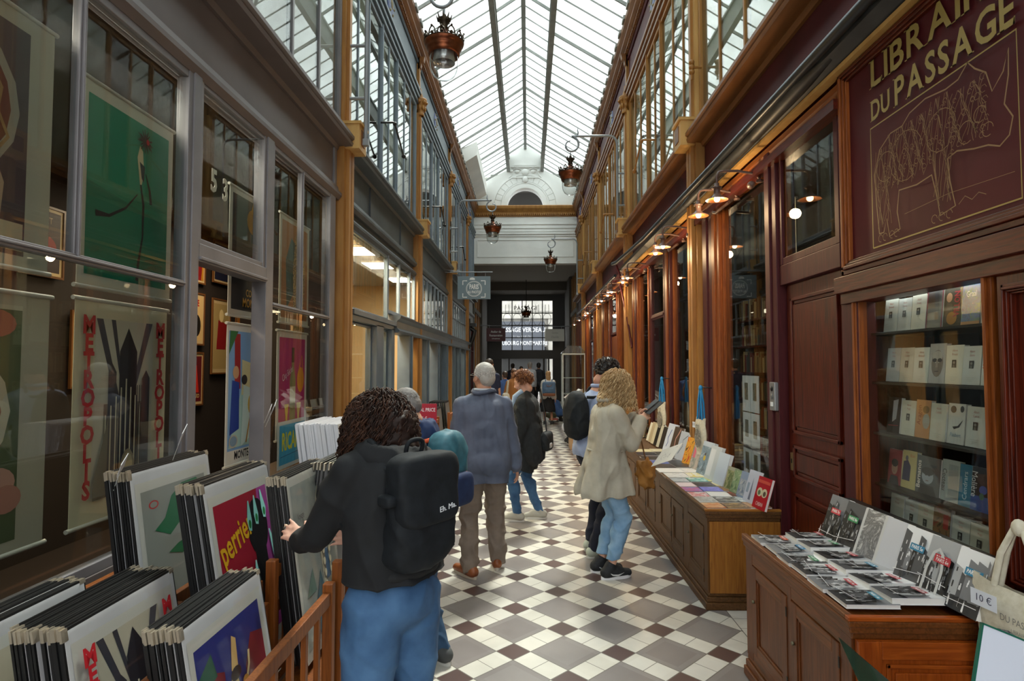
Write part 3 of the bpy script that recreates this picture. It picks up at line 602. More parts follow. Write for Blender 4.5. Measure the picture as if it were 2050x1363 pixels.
m = MB(); fb(m, 'R', -.04, -.03, D1-.07, D1-.03, .98, 1.10, mat('#b9a676', .35, .8)); m.lathe([(0, 0), (.012, 0), (.012, .012), (0, .014)], (0, 0, 0), P_BLK) if False else fb(m, 'R', -.03, -.027, D1-.055, D1-.045, 1.03, 1.06, P_BLK); m.build('keyhole_plate', r, True, label='brass keyhole plate')
m = MB(); fb(m, 'R', -.12, .0, D0-.0, D1+.04, 2.26, 2.40, W_RED); tag(m.build('trim_39', bevel=.004), None, None, None, 'structure')
gwin('R', 3.38, 4.19, 2.40, 3.22, W_RED, .05, fm2=W_OR, label='transom window over the dark door')
# ---------------- rooms behind the glass ----------------
def room(name, side, y0, y1, d, h, wall, floor_c, ceil_c, back=None):
    m = MB(); a = mat(wall, .85); t = .06
    fb(m, side, -d-t, -d, y0, y1, 0, h, mat(back or wall, .85)); fb(m, side, -d, -(.72 if name == 'wall_print_shop' else .14), y0, y0+t, 0, h, a); fb(m, side, -d, -.14, y1-t, y1, 0, h, a)
    fb(m, side, -d, -.14, y0, y1, h, h+t, mat(ceil_c, .8)); fb(m, side, -d, -.1, y0, y1, 0, .02, mat(floor_c, .6)); tag(m.build(name), None, None, None, 'structure')
m = MB(); a = mat('#20160f', .85); t = mat('#d8b888', .85)
m.box(-4.38, -4.32, 1.2, 8.66, 0, 3.45, a); m.box(-4.32, -2.11, 1.2, 1.26, 0, 3.45, a); m.box(-4.32, -2.8, 8.6, 8.66, 0, 3.45, a); m.box(-2.8, -2.76, 6.16, 8.66, 0, 3.45, a); m.box(-2.8, -2.11, 6.1, 6.16, 0, 3.45, a)
m.box(-4.38, -2.11, 1.2, 6.16, 3.45, 3.5, mat('#3a322c', .8)); m.box(-4.38, -2.8, 6.16, 8.66, 3.45, 3.5, mat('#3a322c', .8)); m.box(-4.38, -2.09, 1.2, 6.12, 0, .02, mat('#241a14', .6)); m.box(-4.38, -2.8, 6.12, 8.66, 0, .02, mat('#241a14', .6))
m.box(-2.76, -2.70, 6.2, 8.7, 0, 3.35, t); m.box(-2.70, -2.11, 6.18, 6.22, 0, 3.35, t); m.box(-2.7, -2.11, 6.2, 8.7, 3.35, 3.4, mat('#aaa49a', .8)); m.box(-2.7, -2.09, 6.2, 8.7, 0, .02, mat('#6a5845', .6)); tag(m.build('wall_poster_shop'), None, None, None, 'structure')
room('wall_print_shop', 'L', 8.7, 12.2, 2.4, 3.35, '#d0b284', '#6a5845', '#aaa49a', '#d8b888')
room('wall_far_shop', 'L', 12.3, 21.3, 2.2, 3.45, '#6b5a46', '#4a3c2e', '#7b756b')
room('wall_bookshop', 'R', 3.4, 12.2, 2.4, 3.25, '#3b2c20', '#33261b', '#4c453c')
room('wall_bookshop_far', 'R', 12.3, 21.3, 2.0, 3.25, '#4a3a2a', '#33261b', '#4c453c')
m = MB(); fb(m, 'R', -.5, -.46, 2.2, 3.32, .7, 2.2, mat('#15100d', .8)); fb(m, 'R', -.5, -.1, 3.30, 3.36, .7, 2.2, W_DK); fb(m, 'R', -.5, -.1, 2.2, 2.28, .7, 2.2, W_DK); fb(m, 'R', -.5, -.1, 2.2, 3.3, 2.08, 2.15, W_DK); fb(m, 'R', -.5, -.1, 2.2, 3.3, .74, .82, W_DK); tag(m.build('trim_40'), None, None, None, 'structure')
for i, (y, z) in enumerate(((2.9, 2.85), (4.2, 2.9), (5.3, 2.8))):
    o = MB(); o.lathe([(0, .05), (.03, .05), (.045, 0), (.05, -.03)], (0, 0, 0), P_BLK, 12); b = o.build('spotlight'); b.location = (XL-1.1, y, z)
    q = MB(); q.ell((0, 0, -.02), .03, emit('#ffdca0', 25), u=10, v=8); q.build('bulb', b); q = MB(); q.tube([(0, 0, .05), (0, 0, 3.45-z)], .008, P_BLK, 6); q.build('stem', b)
    tag(b, 'small black ceiling spot inside the poster shop, %s' % ('nearest the left edge', 'behind the open doorway', 'near the gold pilaster')[i], 'spotlight', 'spots inside the poster shop')
    area('spot_glow', (XL-1.1, y, z-.08), .1, .1, 6, (1, .72, .38))
area('doorway_glow', (-3.5, 6.6, 3.4), .8, 1.6, 22, (1, .8, .55))
area('window_glow', (XL-.45, 3.6, 3.36), .3, 3.6, 20, (1, .9, .75), (0, R(-12), 0))  # added light to brighten the posters behind the glass, no lamp body
for i, y in enumerate((7.0, 8.2, 9.4, 11.0)):
    o = MB(); o.box(-.24, .24, -.3, .3, 0, .03, mat('#e8e8e4', .5)); b = o.build('ceiling_panel'); b.location = (XL-.42, y, 3.31); q = MB(); q.box(-.22, .22, -.28, .28, -.005, 0, emit('#fff2d8', 9)); q.build('diffuser', b)
    tag(b, 'square white ceiling light panel of the blue shop, %s' % ('nearest', 'second', 'third', 'farthest')[i], 'ceiling light', 'ceiling light panels in the blue shop')
area('shop_glow', (XL-.42, 8.4, 3.25), .4, 4.0, 95, (1, .86, .62)); area('far_shop_glow', (XL-1.2, 15, 3.2), 1.0, 4.0, 40, (1, .86, .62))
area('books_glow', (XR+1.0, 6.0, 3.1), .6, 3.0, 10, (1, .8, .5)); area('books_far_glow', (XR+1.0, 14.0, 3.1), .6, 3.0, 22, (1, .8, .5))
# ---------------- bracket lanterns ----------------
IRON = mat('#8c9196', .45, .3); COP = noisy('aged copper', '#5a2e1c', '#9a5a3c', (1, 1, 1), 8, 4, .32, .08, metal=.85); BRZ = noisy('dark bronze lace', '#231a14', '#4e4030', (1, 1, 1), 20, 4, .45, .1, metal=.7)
def lamp_head(par, x, z, chain=0):
    h = MB(); h.lathe([(.0, .30), (.035, .30), (.05, .24), (.075, .20), (.14, .17), (.19, .145), (.212, .14), (.214, .125), (.20, .10), (.185, .085), (.19, .07), (.18, .055), (.17, .03), (.165, 0), (.15, 0), (.155, .05), (.0, .12)], (x, 0, z), COP, 28); h.build('hood', par)
    c = MB()
    for k in range(12):
        a = k*math.pi/6; dx, dy = math.cos(a), math.sin(a)
        pts = [(x+dx*.205+(-dy)*t*.045, dy*.205+dx*t*.045, z+.135+.075*math.sqrt(max(0, 1-t*t))*(1 if k % 2 else 1.25)) for t in (-1, -.7, -.3, 0, .3, .7, 1)]
        c.tube(pts, .008, BRZ, 5); c.ell((x+dx*.205, dy*.205, z+.165), .018, BRZ, u=6, v=5); c.ell((x+dx*.212, dy*.212, z+(.215 if k % 2 else .235)), .013, BRZ, u=6, v=5)
        c.tube([(x+dx*.06, dy*.06, z+.21), (x+dx*.12, dy*.12, z+.22), (x+dx*.16, dy*.16, z+.19)], .008, BRZ, 5)
    c.lathe([(.2, .13), (.218, .14), (.2, .155)], (x, 0, z), BRZ, 24)
    c.lathe([(.03, .28), (.05, .30), (.035, .33), (.055, .37), (.075, .40), (.06, .40), (.04, .35)], (x, 0, z), BRZ, 16)
    for k in range(8): a = k*.785; c.tube([(x+.06*math.cos(a), .06*math.sin(a), z+.38), (x+.085*math.cos(a), .085*math.sin(a), z+.45)], [.014, .004], BRZ, 5)
    c.build('crown', par)
    g = MB(); g.lathe([(.152, 0), (.154, -.05), (.152, -.11), (.140, -.17), (.112, -.22), (.065, -.252), (0.0, -.262)], (x, 0, z), glassy('lantern glass', '#f2f4f4', 2.0, .01), 24); g.build('globe', par)
    r = MB(); r.lathe([(.11, .06), (.115, .0), (.12, -.08), (.115, -.082), (.1, 0)], (x, 0, z), mat('#b8babc', .25, .6), 20); r.build('reflector', par)
def bracket_lamp(label):
    t = thing('bracket_lantern', label, 'lantern', group='iron bracket lanterns over the passage')
    p = MB(); p.tube([(0, 0, 0), (0, 0, 1.62), (.02, 0, 1.70), (.07, 0, 1.755), (.14, 0, 1.77), (.72, 0, 1.77)], .022, IRON, 8); p.box(-.035, .035, -.03, .03, -.02, .05, IRON)
    p.build('post', t)
    for z in (.5, 1.08): r = MB(); r.tube([(-.20, 0, z), (0, 0, z)], .018, IRON, 6); r.box(-.215, -.195, -.03, .03, z-.04, z+.04, IRON); r.build('rung', t)
    b = MB(); b.tube([(-.19, 0, -.0), (-.19, 0, 1.25)], .016, P_BLK, 6); b.build('wall_bar', t)
    s = MB(); pts = [(.70, 0, 1.77)]; cx, cz = .83, 1.61
    for k in range(0, 21):
        a = R(95+k*17.5); rr = .158-.0042*k; pts.append((cx+rr*math.cos(a), 0, cz+rr*math.sin(a)))
    s.tube(pts, [.02]*6+[.019]*10+[.014]*4+[.010]*2, IRON, 8); s.tube([(.72, 0, 1.78), (.70, 0, 1.83), (.71, 0, 1.88), (.70, 0, 1.93)], [.018, .016, .01, .003], IRON, 6); s.build('scroll', t)
    s = MB(); s.tube([(.84, 0, 1.47), (.84, 0, 1.34)], .012, IRON, 6); s.lathe([(.02, 0), (.028, .02), (.02, .05)], (.84, 0, 1.36), BRZ, 10); s.build('hanger', t)
    lamp_head(t, .84, .955); return t
L0 = bracket_lamp('large iron bracket lantern nearest the camera, at upper left beside the gold pilaster'); L0.location = (XL+.23, 6.17, 4.07)
dup(L0, (XR-.17, 10.5, 4.07), (0, 0, math.pi), 'iron bracket lantern on the right side above the row of warm lamps')
dup(L0, (XL+.26, 14.35, 4.0), (0, 0, 0), 'iron bracket lantern on the left above the camera sign')
dup(L0, (XR-.22, 18.6, 3.95), (0, 0, math.pi), 'smallest iron bracket lantern, on the right in front of the white end wall')
t = thing('hanging_lantern', 'dark hanging lantern on a rod in front of the far fanlight', 'lantern', (CX+.02, 25.5, 3.85)); lamp_head(t, 0, 0); q = MB(); q.tube([(0, 0, .3), (0, 0, 1.57)], .014, P_BLK, 6); q.build('rod', t)
# window stays
for side, lst, c in (('L', ((7.7, 4.95), (11.9, 4.95), (16.0, 4.95)), P_BLK), ('R', ((8.15, 4.85), (12.2, 4.85), (16.3, 4.85)), W_GOLD)):
    for i, (y, z) in enumerate(lst):
        m = MB(); m.tube([(0, 0, 0), (.17, 0, 0), (.18, .05, -.0), (.18, .62, -.24)], .014, c, 6); m.ell((.18, .05, 0), .028, c); m.ell((.18, .62, -.24), .032, c)
        o = m.build('window_stay'); o.location = (fx(side, 0), y, z)
        if side == 'R': o.scale = (-1, 1, 1)
        tag(o, '%s metal stay rod on the upper %s windows, %s' % ('black' if side == 'L' else 'gold', 'left' if side == 'L' else 'right', ('nearest', 'second', 'farthest')[i]), 'stay rod', 'stay rods of the upper windows')
m = MB(); m.tube([(0, 0, 0), (-.09, 0, 0)], .014, W_GOLD); m.ell((-.1, 0, .05), .03, W_GOLD); m.ell((-.1, 0, 0), .03, W_GOLD); m.ell((-.1, 0, -.05), .03, W_GOLD); m.tube([(-.1, 0, -.05), (-.1, 0, -.13)], .01, W_GOLD); o = m.build('turned_finial'); o.location = (XR+.0, 5.95, 4.75); tag(o, 'gold turned finial on the upper right window frame', 'finial')
# ---------------- warm lamps over the bookshop ----------------
LB = noisy('brown lamp enamel', '#4a352e', '#6a5045', (1, 1, 1), 9, 4, .4, .05)
def shop_lamp():
    t = thing('swan_neck_lamp', 'x', 'lamp', group='warm swan neck lamps over the bookshop front')
    a = MB(); pts = [(.41, 0, .17), (.37, 0, .22), (.2, 0, .25), (.06, 0, .25), (.02, 0, .24), (0, 0, .2), (0, 0, .12)]; a.tube(pts, .013, LB, 7); a.lathe([(0, 0), (.035, .0), (.035, .02), (0, .03)], (.41, 0, .14), LB, 10); a.build('arm', t)
    s = MB(); s.lathe([(0, .13), (.022, .13), (.022, .10), (.045, .095), (.048, .085), (.03, .08), (.03, .03), (.036, .02), (.05, .0), (.105, -.025), (.107, -.03), (.05, -.008), (.03, .01)], (0, 0, 0), LB, 24); s.build('shade', t)
    u = MB(); u.lathe([(.104, -.031), (.05, -.011), (.03, .005)], (0, 0, 0), noisy('copper shade lining', '#b06a3a', '#c98550', rough=.4), 24); u.build('shade_lining', t)
    b = MB(); b.ell((0, 0, -.02), (.028, .028, .03), emit('#ffd49a', 16), u=12, v=8); b.build('bulb', t, label='lit warm bulb'); return t
ys = [4.50, 4.99, 6.31, 6.68, 8.56, 9.0, 10.2, 10.7, 11.6, 12.2, 14.3, 14.9, 16.6, 18.4]
nm = ['nearest', 'second', 'third', 'fourth', 'fifth', 'sixth', 'seventh', 'eighth', 'ninth', 'tenth', 'eleventh', 'twelfth', 'thirteenth', 'farthest']
S0 = shop_lamp(); S0.scale = (.8, .8, .8)
for i, y in enumerate(ys):
    o = S0 if i == 0 else dup(S0)
    o['label'] = 'brown swan neck lamp with lit bulb, %s in the row over the right shop windows' % nm[i]; o.location = (1.45, y, 2.99)
for y in (4.75, 6.5, 8.8, 10.4, 11.9, 14.6, 17.5):
    l = bpy.data.lights.new('lamp_glow', 'POINT'); l.energy = 7; l.color = (1, .70, .38); l.shadow_soft_size = .04; o = bpy.data.objects.new('lamp_glow', l); COL.objects.link(o); o.location = (1.45, y, 2.92)
m = MB(); fb(m, 'R', -.02, .06, 3.3, 18.8, 3.14, 3.2, W_DKY)
for y in (4.75, 6.5, 8.8, 10.4, 11.9, 14.6, 17.5): m.ell((fx('R', .07), y-.25, 3.08), (.03, .045, .03), LB, u=8, v=6); m.tube([(fx('R', .05), y+.3, 3.1), (fx('R', .1), y+.5, 3.06), (fx('R', .06), y+.7, 3.12)], .014, LB, 6)
tag(m.build('trim_41'), 'brown wooden lamp rail above the bookshop windows', None, None, 'structure')
RUB = noisy('black awning cloth', '#1b1d20', '#34373a', (1, 1, 1), 6, 5, .5, .15)
t = thing('rolled_awning', 'long black rolled up awning under the maroon fascia on the right', 'awning', (1.63, 1.5, 3.4))
m = MB(); m.tube([(1.63, 1.2, 3.45), (1.62, 2.5, 3.44), (1.60, 5, 3.42), (1.585, 8, 3.43), (1.57, 10.4, 3.52), (1.57, 10.9, 3.58)], .032, mat('#2c3238', .35, .5), 10); m.build('roller_tube', t, True)
m = MB(); pts = []; m.prism([(1.74, 3.50), (1.64, 3.44), (1.65, 3.40), (1.735, 3.36), (1.76, 3.37)], 'y', 1.2, 10.6, RUB)
m.tube([(1.70, 2.9, 3.42), (1.665, 3.6, 3.405), (1.675, 4.6, 3.395), (1.67, 5.8, 3.40), (1.69, 7, 3.41)], [.01, .05, .045, .05, .02], RUB, 8); m.build('rolled_cloth', t, True)
m = MB(); m.box(1.715, 1.77, 1.2, 10.6, 3.33, 3.355, W_GOLDL); m.build('front_lath', t, True, label='pale gold edge lath')
m = MB(); m.tube([(1.6, 10.6, 3.5), (1.66, 10.55, 3.3), (1.64, 10.4, 3.1), (1.72, 10.3, 2.6), (1.76, 10.0, 2.0)], .018, W_RED, 6); m.build('folding_arm', t, True, label='maroon folding arm')
m = MB(); m.tube([(1.62, 10.9, 3.36), (1.62, 19.0, 3.36)], .03, mat('#2c3238', .35, .5), 8); m.tube([(1.62, 14.5, 3.36), (1.78, 14.5, 3.3)], .02, P_BLK); m.tube([(1.62, 18.9, 3.36), (1.78, 18.9, 3.3)], .02, P_BLK); tag(m.build('awning_tube'), 'dark awning tube running on to the far shops on the right', 'awning')
# hanging shop signs
def hsign(name, label, x0, x1, z0, z1, y, col, ops, side):
    t = thing(name, label, 'sign', ((x0+x1)/2, y, z0))
    m = MB(); m.box(x0, x1, y-.02, y+.02, z0, z1, mat(col, .5)); M = frame((x0, y-.0205, z0), (1, 0, 0), (0, 0, 1)); art(m, M, x1-x0, z1-z0, ops, 0); m.build('panel', t, True)
    w_ = XL-.0 if side == 'L' else XR; m = MB(); m.tube([(w_, y, z1+.1), (x1+.05 if side == 'L' else x0-.05, y, z1+.1)], .012, IRON, 6)
    for x in (x0+.12, x1-.12): m.tube([(x, y, z1+.1), (x, y, z1)], .006, IRON, 5)
    m.tube([(w_, y, z1+.16), (w_+(.5 if side == 'L' else -.5), y, z1+.1)], .008, IRON, 5); m.build('bracket', t, True); return t
Wt = '#e8ecec'
def ringops(cu, cv, r, asp, w_, n=24): return [('l', [(cu+r*math.cos(2*math.pi*k/n), cv+r*asp*math.sin(2*math.pi*k/n)) for k in range(n+1)], w_, Wt)]
cam_ops = ringops(.5, .45, .235, 1.42, .014)+ringops(.5, .45, .21, 1.42, .006)+[('t', 'PARIS', .5, .53, .30, Wt, dict(sx=.55, b=.03)), ('t', 'AU PHOTO', .5, .30, .17, Wt, dict(sx=.62, b=.02)),
  ('l', [(.16, .62), (.16, .80), (.29, .80)], .028, Wt), ('l', [(.71, .80), (.84, .80), (.84, .62)], .028, Wt), ('l', [(.16, .25), (.16, .08), (.29, .08)], .028, Wt), ('l', [(.71, .08), (.84, .08), (.84, .25)], .028, Wt), ('p', [(.36, .84), (.38, .93), (.45, .95), (.52, .92), (.53, .84)], Wt)]
hsign('camera_sign', 'grey blue hanging sign with a white camera outline reading PARIS AU PHOTO', -1.66, -.885, 3.26, 3.80, 13.8, '#72858f', cam_ops, 'L')
hsign('maroon_sign', 'small maroon hanging sign reading Atelier de Restauration', -1.70, -.92, 2.68, 3.22, 24.0, '#4a1a22', [('t', 'Atelier de', .5, .72, .24, Wt, {}), ('t', 'Restauration', .5, .44, .24, Wt, {}), ('t', '& Encadrement', .5, .2, .12, Wt, {})], 'L')
hsign('white_sign', 'small pale hanging sign with faint script on the right near the gate', .70, 1.48, 2.68, 3.18, 24.0, '#c9c9c2', [('t', 'Cartons', .5, .68, .2, '#8a8a86', dict(sh=.3)), ('t', 'Chantilly', .5, .34, .22, '#8a8a86', dict(sh=.3))], 'R')
# ---------------- the big bookshop sign ----------------
t = thing('bookshop_sign', 'maroon sign board with gold lettering LIBRAIRIE DU PASSAGE and a line drawing', 'sign', (XR, 2.6, 2.27))
m = MB(); fb(m, 'R', -.03, -.005, 1.52, 3.26, 2.27, 3.29, noisy('maroon sign lacquer', '#440f14', '#54151b', sc=2, rough=.55, bump=.02, spec=.25)); m.build('board', t, True)
GD = mat('#9c8748', .45, .2)
m = MB(); F = frame((XR-.0065, 3.045, 2.30), (0, -1, 0), (0, 0, 1)); Lx = XR-.0065

def serif(m, txt, y0, z, width, cap, mt):
    """lettering with flared serifs, set from y0 towards -y over the given width"""
    gl = []; x = 0
    for c in txt:
        cu = bpy.data.curves.new('t', 'FONT'); cu.body = c; cu.size = 1; cu.resolution_u = 3; cu.offset = .02; o = bpy.data.objects.new('t', cu); COL.objects.link(o)
        me = bpy.data.meshes.new_from_object(o.evaluated_get(bpy.context.evaluated_depsgraph_get())); vs = [(v.co.x, v.co.y) for v in me.vertices]; fs = [list(p.vertices) for p in me.polygons]
        bpy.data.objects.remove(o); bpy.data.curves.remove(cu); bpy.data.meshes.remove(me)
        x0 = min(v[0] for v in vs); x1 = max(v[0] for v in vs); h0 = min(v[1] for v in vs); h1 = max(v[1] for v in vs); gl.append((c, [((vx-x0)+x, (vy-h0)/(h1-h0)) for vx, vy in vs], fs, x, x+x1-x0)); x += x1-x0+.10
    k = width/(x-.10); H = cap
    def put(P, fs): m.add([(Lx, y0-px*k, z+pz*H) for px, pz in P], fs, mt)
    for c, vs, fs, a, b in gl:
        put(vs, fs); t, q = .035, .075
        def bar(u, v): put([(u-q, v), (u+q+.06, v), (u+q+.06, v+t), (u-q, v+t)], [(0, 1, 2, 3)])
        if c in 'LBREDPI': bar(a, 0); bar(a, 1-t)
        if c == 'A': bar(a+.02, 0); bar(b-.09, 0)
        if c == 'R': bar(b-.09, 0)
        if c == 'U': bar(a, 1-t); bar(b-.09, 1-t)
        if c in 'LE': put([(b-.05, 0), (b+.0, 0), (b+.02, .2), (b-.02, .2)], [(0, 1, 2, 3)])
        if c == 'E': put([(b-.05, 1), (b+.0, 1), (b+.01, .82), (b-.03, .82)], [(0, 1, 2, 3)])
serif(m, 'LIBRAIRIE', 3.03, 3.125, .93, .145, GD); serif(m, 'DU', 3.035, 2.955, .155, .105, GD); serif(m, 'PASSAGE', 2.84, 2.945, .70, .140, GD)
m.build('lettering', t, True, label='gold capital letters')
m = MB(); wb, hb_ = .91, .62
art(m, F, wb, hb_, [('l', [(0, 0), (1, 0), (1, 1), (0, 1), (0, 0)], .008, GD)], 0); m.build('border_line', t, True)
m = MB(); GL = mat('#8a6a44', .5, .1); rs = random.Random(3)
body = [(.06, .10), (.04, .35), (.03, .6), (.08, .78), (.18, .86), (.28, .86), (.34, .92), (.46, .95), (.60, .92), (.68, .93), (.74, 1.0), (.78, .93), (.84, .86), (.87, .72), (.93, .80), (.96, .92), (.955, .76), (.93, .60), (.97, .50), (.95, .40), (.90, .36), (.84, .40), (.76, .42), (.66, .46), (.60, .44), (.61, .28), (.64, .10), (.54, .07), (.52, .22), (.49, .38), (.38, .36), (.24, .38), (.22, .22), (.24, .08), (.15, .05), (.13, .2), (.10, .10), (.06, .10)]
ops = [('l', body, .007, GL)]
for x0, x1, n in ((.05, .24, 16), (.24, .5, 22), (.5, .64, 12), (.64, .84, 14)):
    for k in range(n):
        u = x0+(x1-x0)*k/n; lo, hi = (.12, .78) if u < .16 else (.40, .86) if u < .5 else (.12, .9) if u < .62 else (.45, .86)
        v = lo+rs.random()*.1; pts = [(u+rs.uniform(-.01, .01)+.02*math.sin(q*.9+k), v+(hi-v)*q/7) for q in range(8)]; ops.append(('l', pts, .0022, GL))
for k in range(90):
    u = rs.uniform(.06, .84); v = rs.uniform(.44, .86); r_ = rs.uniform(.008, .018); ops.append(('l', [(u+r_*math.cos(a*1.05), v+r_*1.4*math.sin(a*1.05)) for a in range(6)], .0022, GL))
for cx_, cy_, r_ in ((.80, .62, .035), (.84, .50, .03), (.72, .55, .05), (.30, .62, .13), (.56, .66, .10), (.13, .62, .08)): ops.append(('l', [(cx_+r_*math.cos(a*.4), cy_+r_*1.45*math.sin(a*.4)) for a in range(14)], .0035, GL))
for u in (.07, .11, .17, .21, .55, .60, .50): ops.append(('l', [(u+.02*math.cos(a*.7), .06+.03*math.sin(a*.7)) for a in range(8)], .003, GL))
ops.append(('l', [(.28, .18), (.6, .2), (.97, .17)], .002, GL)); ops.append(('l', [(.66, .1), (.7, .14), (.74, .1), (.78, .13), (.82, .1)], .003, GL))
art(m, F, wb, hb_, ops, 0, 0); m.build('animal_drawing', t, True, label='gold line drawing of a horned animal')
# intercom
t = thing('intercom', 'grey door intercom with camera eye on the maroon jamb', 'intercom', (XR-.02, 4.235, 1.38))
m = MB(); m.box(-.03, .0, -.045, .045, 0, .20, mat('#8d8f92', .35, .4)); m.build('case', t, bevel=.006)
m = MB(); m.lathe([(0, 0), (.02, 0), (.02, .004), (0, .008)], (0, 0, 0), P_BLK, 16); m.T = Matrix.Identity(4); o = m.build('camera_eye', t); o.location = (-.03, .0, .155); o.rotation_euler = (0, R(-90), 0)
m = MB(); m.lathe([(0, 0), (.018, 0), (.018, .003), (0, .003)], (0, 0, 0), mat('#6c6e70', .3, .5), 16); o = m.build('button', t); o.location = (-.03, 0, .10); o.rotation_euler = (0, R(-90), 0)
m = MB(); m.box(-.033, -.03, -.02, .02, .03, .06, mat('#e6ecf4', .4)); m.build('name_plate', t)
# ---------------- left: racks of mounted prints ----------------
BL = mat('#0b0c0e', .5); CLIP = mat('#b4aa98', .35, .6)
def board_proto(w_, h, white=False):
    t = thing('print_board', 'x', 'print board')
    m = MB(); m.box(-.0072 if not white else -.0088, 0, 0, w_, 0, h, mat('#d8d8dc', .3) if white else BL); m.build('backing', t)
    m = MB(); m.box(0, .0005, .008, w_-.006, .01, h-.008, noisy('print sleeve white', '#c9c9cc', '#dcdcde', sc=3, rough=.22, bump=0)); m.build('sleeve', t)
    if not white:
        m = MB(); m.box(-.0062, .001, -.0012, .022, h-.034, h+.0012, CLIP); m.build('corner_clip', t); m = MB(); m.box(-.0062, .001, w_-.024, w_+.0012, h-.014, h+.0012, CLIP); m.build('corner_clip', t)
    return t
protos = {}
def stack(w_, h, x, y, z, n, pitch, lean, lab, grp, frontlab, ops, yaw=0, white=False, pic=(.10, .10, .90, .88), paper='#c8c6bd', shine=True):
    k = (w_, h, white); first = k not in protos
    if first: protos[k] = board_proto(w_, h, white)
    for i in range(n):
        o = protos[k] if first and i == 0 else dup(protos[k])
        j = rnd.uniform(-1, 1)
        o.location = (x+h*math.sin(R(lean))-i*pitch, y+rnd.uniform(-.012, .012)*(i > 0), z+rnd.uniform(-.004, .006)*(i > 0)); o.rotation_euler = (0, -R(lean)+R(.10)*j*(i > 0), yaw+R(.12)*j*(i > 0))
        if i: o['label'] = lab; o['group'] = grp
        else:
            o['label'] = frontlab; o['group'] = grp
            m = MB(); F = frame((.0012, 0, 0), (0, 1, 0), (0, 0, 1)); a, b, c, d = pic
            art(m, F, w_, h, [('r', a-.05, b-.05, c+.05, d+.05, paper)], 0)
            F2 = frame((.0016, a*w_, b*h), (0, 1, 0), (0, 0, 1)); art(m, F2, (c-a)*w_, (d-b)*h, ops, 0); m.build('picture', o)
            if shine: g = MB(); g.box(.004, .0045, .006, w_-.006, .006, h-.006, glassy('clear sleeve film', '#fdfefe', .7, .08)); g.build('clear_film', o)
RD = '#b01824'
towers = [('r', 0, 0, 1, 1, '#bdb6a2'), ('p', [(.02, 1), (.12, 1), (.5, .42), (.44, .4)], '#3a3a44'), ('p', [(.25, 1), (.32, 1), (.52, .5), (.5, .48)], '#3a3a44'), ('p', [(.98, 1), (.86, 1), (.56, .5), (.58, .45)], '#4a4a52'),
          ('r', .16, 0, .90, .52, '#7c7766'), ('p', [(.40, 0), (.40, .82), (.54, .96), (.70, .82), (.70, 0)], '#23242e'), ('p', [(.54, 0), (.54, .96), (.70, .82), (.70, 0)], '#151620'), ('p', [(.22, 0), (.22, .70), (.28, .75), (.35, .70), (.35, 0)], '#34343e')]
for k in range(9): towers += [('r', .18+k*.08, 0, .20+k*.08, .66-.05*abs(k-4), '#c8c0a4'), ('r', .20+k*.08, 0, .215+k*.08, .66-.05*abs(k-4), '#2a2a34')]
for k in range(4): towers += [('r', .69+k*.04, 0, .705+k*.04, .62, '#4b4a4c')]
towers += [('p', [(.78, 0), (.78, .66), (.85, .71), (.92, .66), (.92, 0)], '#34343c'), ('p', [(0, .1), (.22, .45), (.2, 0), (0, 0)], '#6a6658')]
vs_ = [('t', c, .5, .955-.099*k, .105, RD, dict(sx=1.15, b=.03)) for k, c in enumerate('METROPOLIS')]
def metro(full=True):
    o = [(q[0],)+((.14+q[1]*.72, .0+q[2], .14+q[3]*.72, q[4], q[5]) if q[0] == 'r' else ([(.14+a*.72, b) for a, b in q[1]], q[2])) for q in towers]
    for k, c in enumerate('METROPOLIS'): o += [('t', c, .06, .955-.099*k, .135, RD, dict(sx=.9, b=.04)), ('t', c, .94, .955-.099*k, .135, RD, dict(sx=.9, b=.04))]
    if full: o += [('e', .52, .13, .09, .12, '#8c826a'), ('e', .52, .14, .065, .09, '#b0a684'), ('l', [(.3, .0), (.34, .06), (.45, .07), (.6, .07), (.72, .06), (.76, 0)], .02, '#3c3a36')]
    return o
perr = [('r', 0, 0, 1, 1, '#a3142e'), ('p', [(.62, 0), (1, 0), (1, 1), (.80, 1), (.70, .5)], '#b04a9c'), ('p', [(.60, 0), (.84, 0), (.84, .62), (.62, .62)], '#14151a'), ('e', .73, .74, .2, .20, '#101116'), ('t', 'perrier', .31, .68, .25, '#e8b018', dict(sx=.62, rot=.28, b=.02)), ('t', "c'est fou!", .38, .12, .12, '#e8e8e0', dict(sx=.6, rot=.2, sh=.3))]
for u, v, a in ((.60, .86, -.2), (.72, .88, 0), (.86, .90, .25), (.58, .45, -.1), (1.0-.07, .60, .5)): perr += [('p', [(u-.01, v+.08), (u+.01, v+.08), (u+.045+a*.1, v-.06), (u+.02+a*.1, v-.13), (u-.03+a*.1, v-.12), (u-.045+a*.1, v-.05)], '#8fd0c8'), ('e', u+a*.1, v-.08, .024, .03, '#1a7a3a')]
tree = [('r', 0, 0, 1, 1, '#8f918a'), ('e', .16, .82, .07, .05, '#b83a3a'), ('e', .16, .82, .05, .035, '#8f918a'), ('p', [(.14, .52), (.30, .62), (.42, .85), (.6, .97), (.85, .98), (.95, .8), (.8, .66), (.7, .55), (.5, .5), (.35, .40)], '#1c6a44'), ('p', [(.3, .2), (.45, .26), (.7, .3), (.9, .36), (.8, .2), (.5, .12)], '#1c6a44'),
        ('l', [(.6, .5), (.66, .3), (.62, .1)], .02, '#a03a34'), ('l', [(.66, .3), (.8, .44), (.95, .5)], .015, '#a03a34'), ('l', [(.5, .7), (.7, .75), (.9, .72)], .012, '#c8b8b0')]
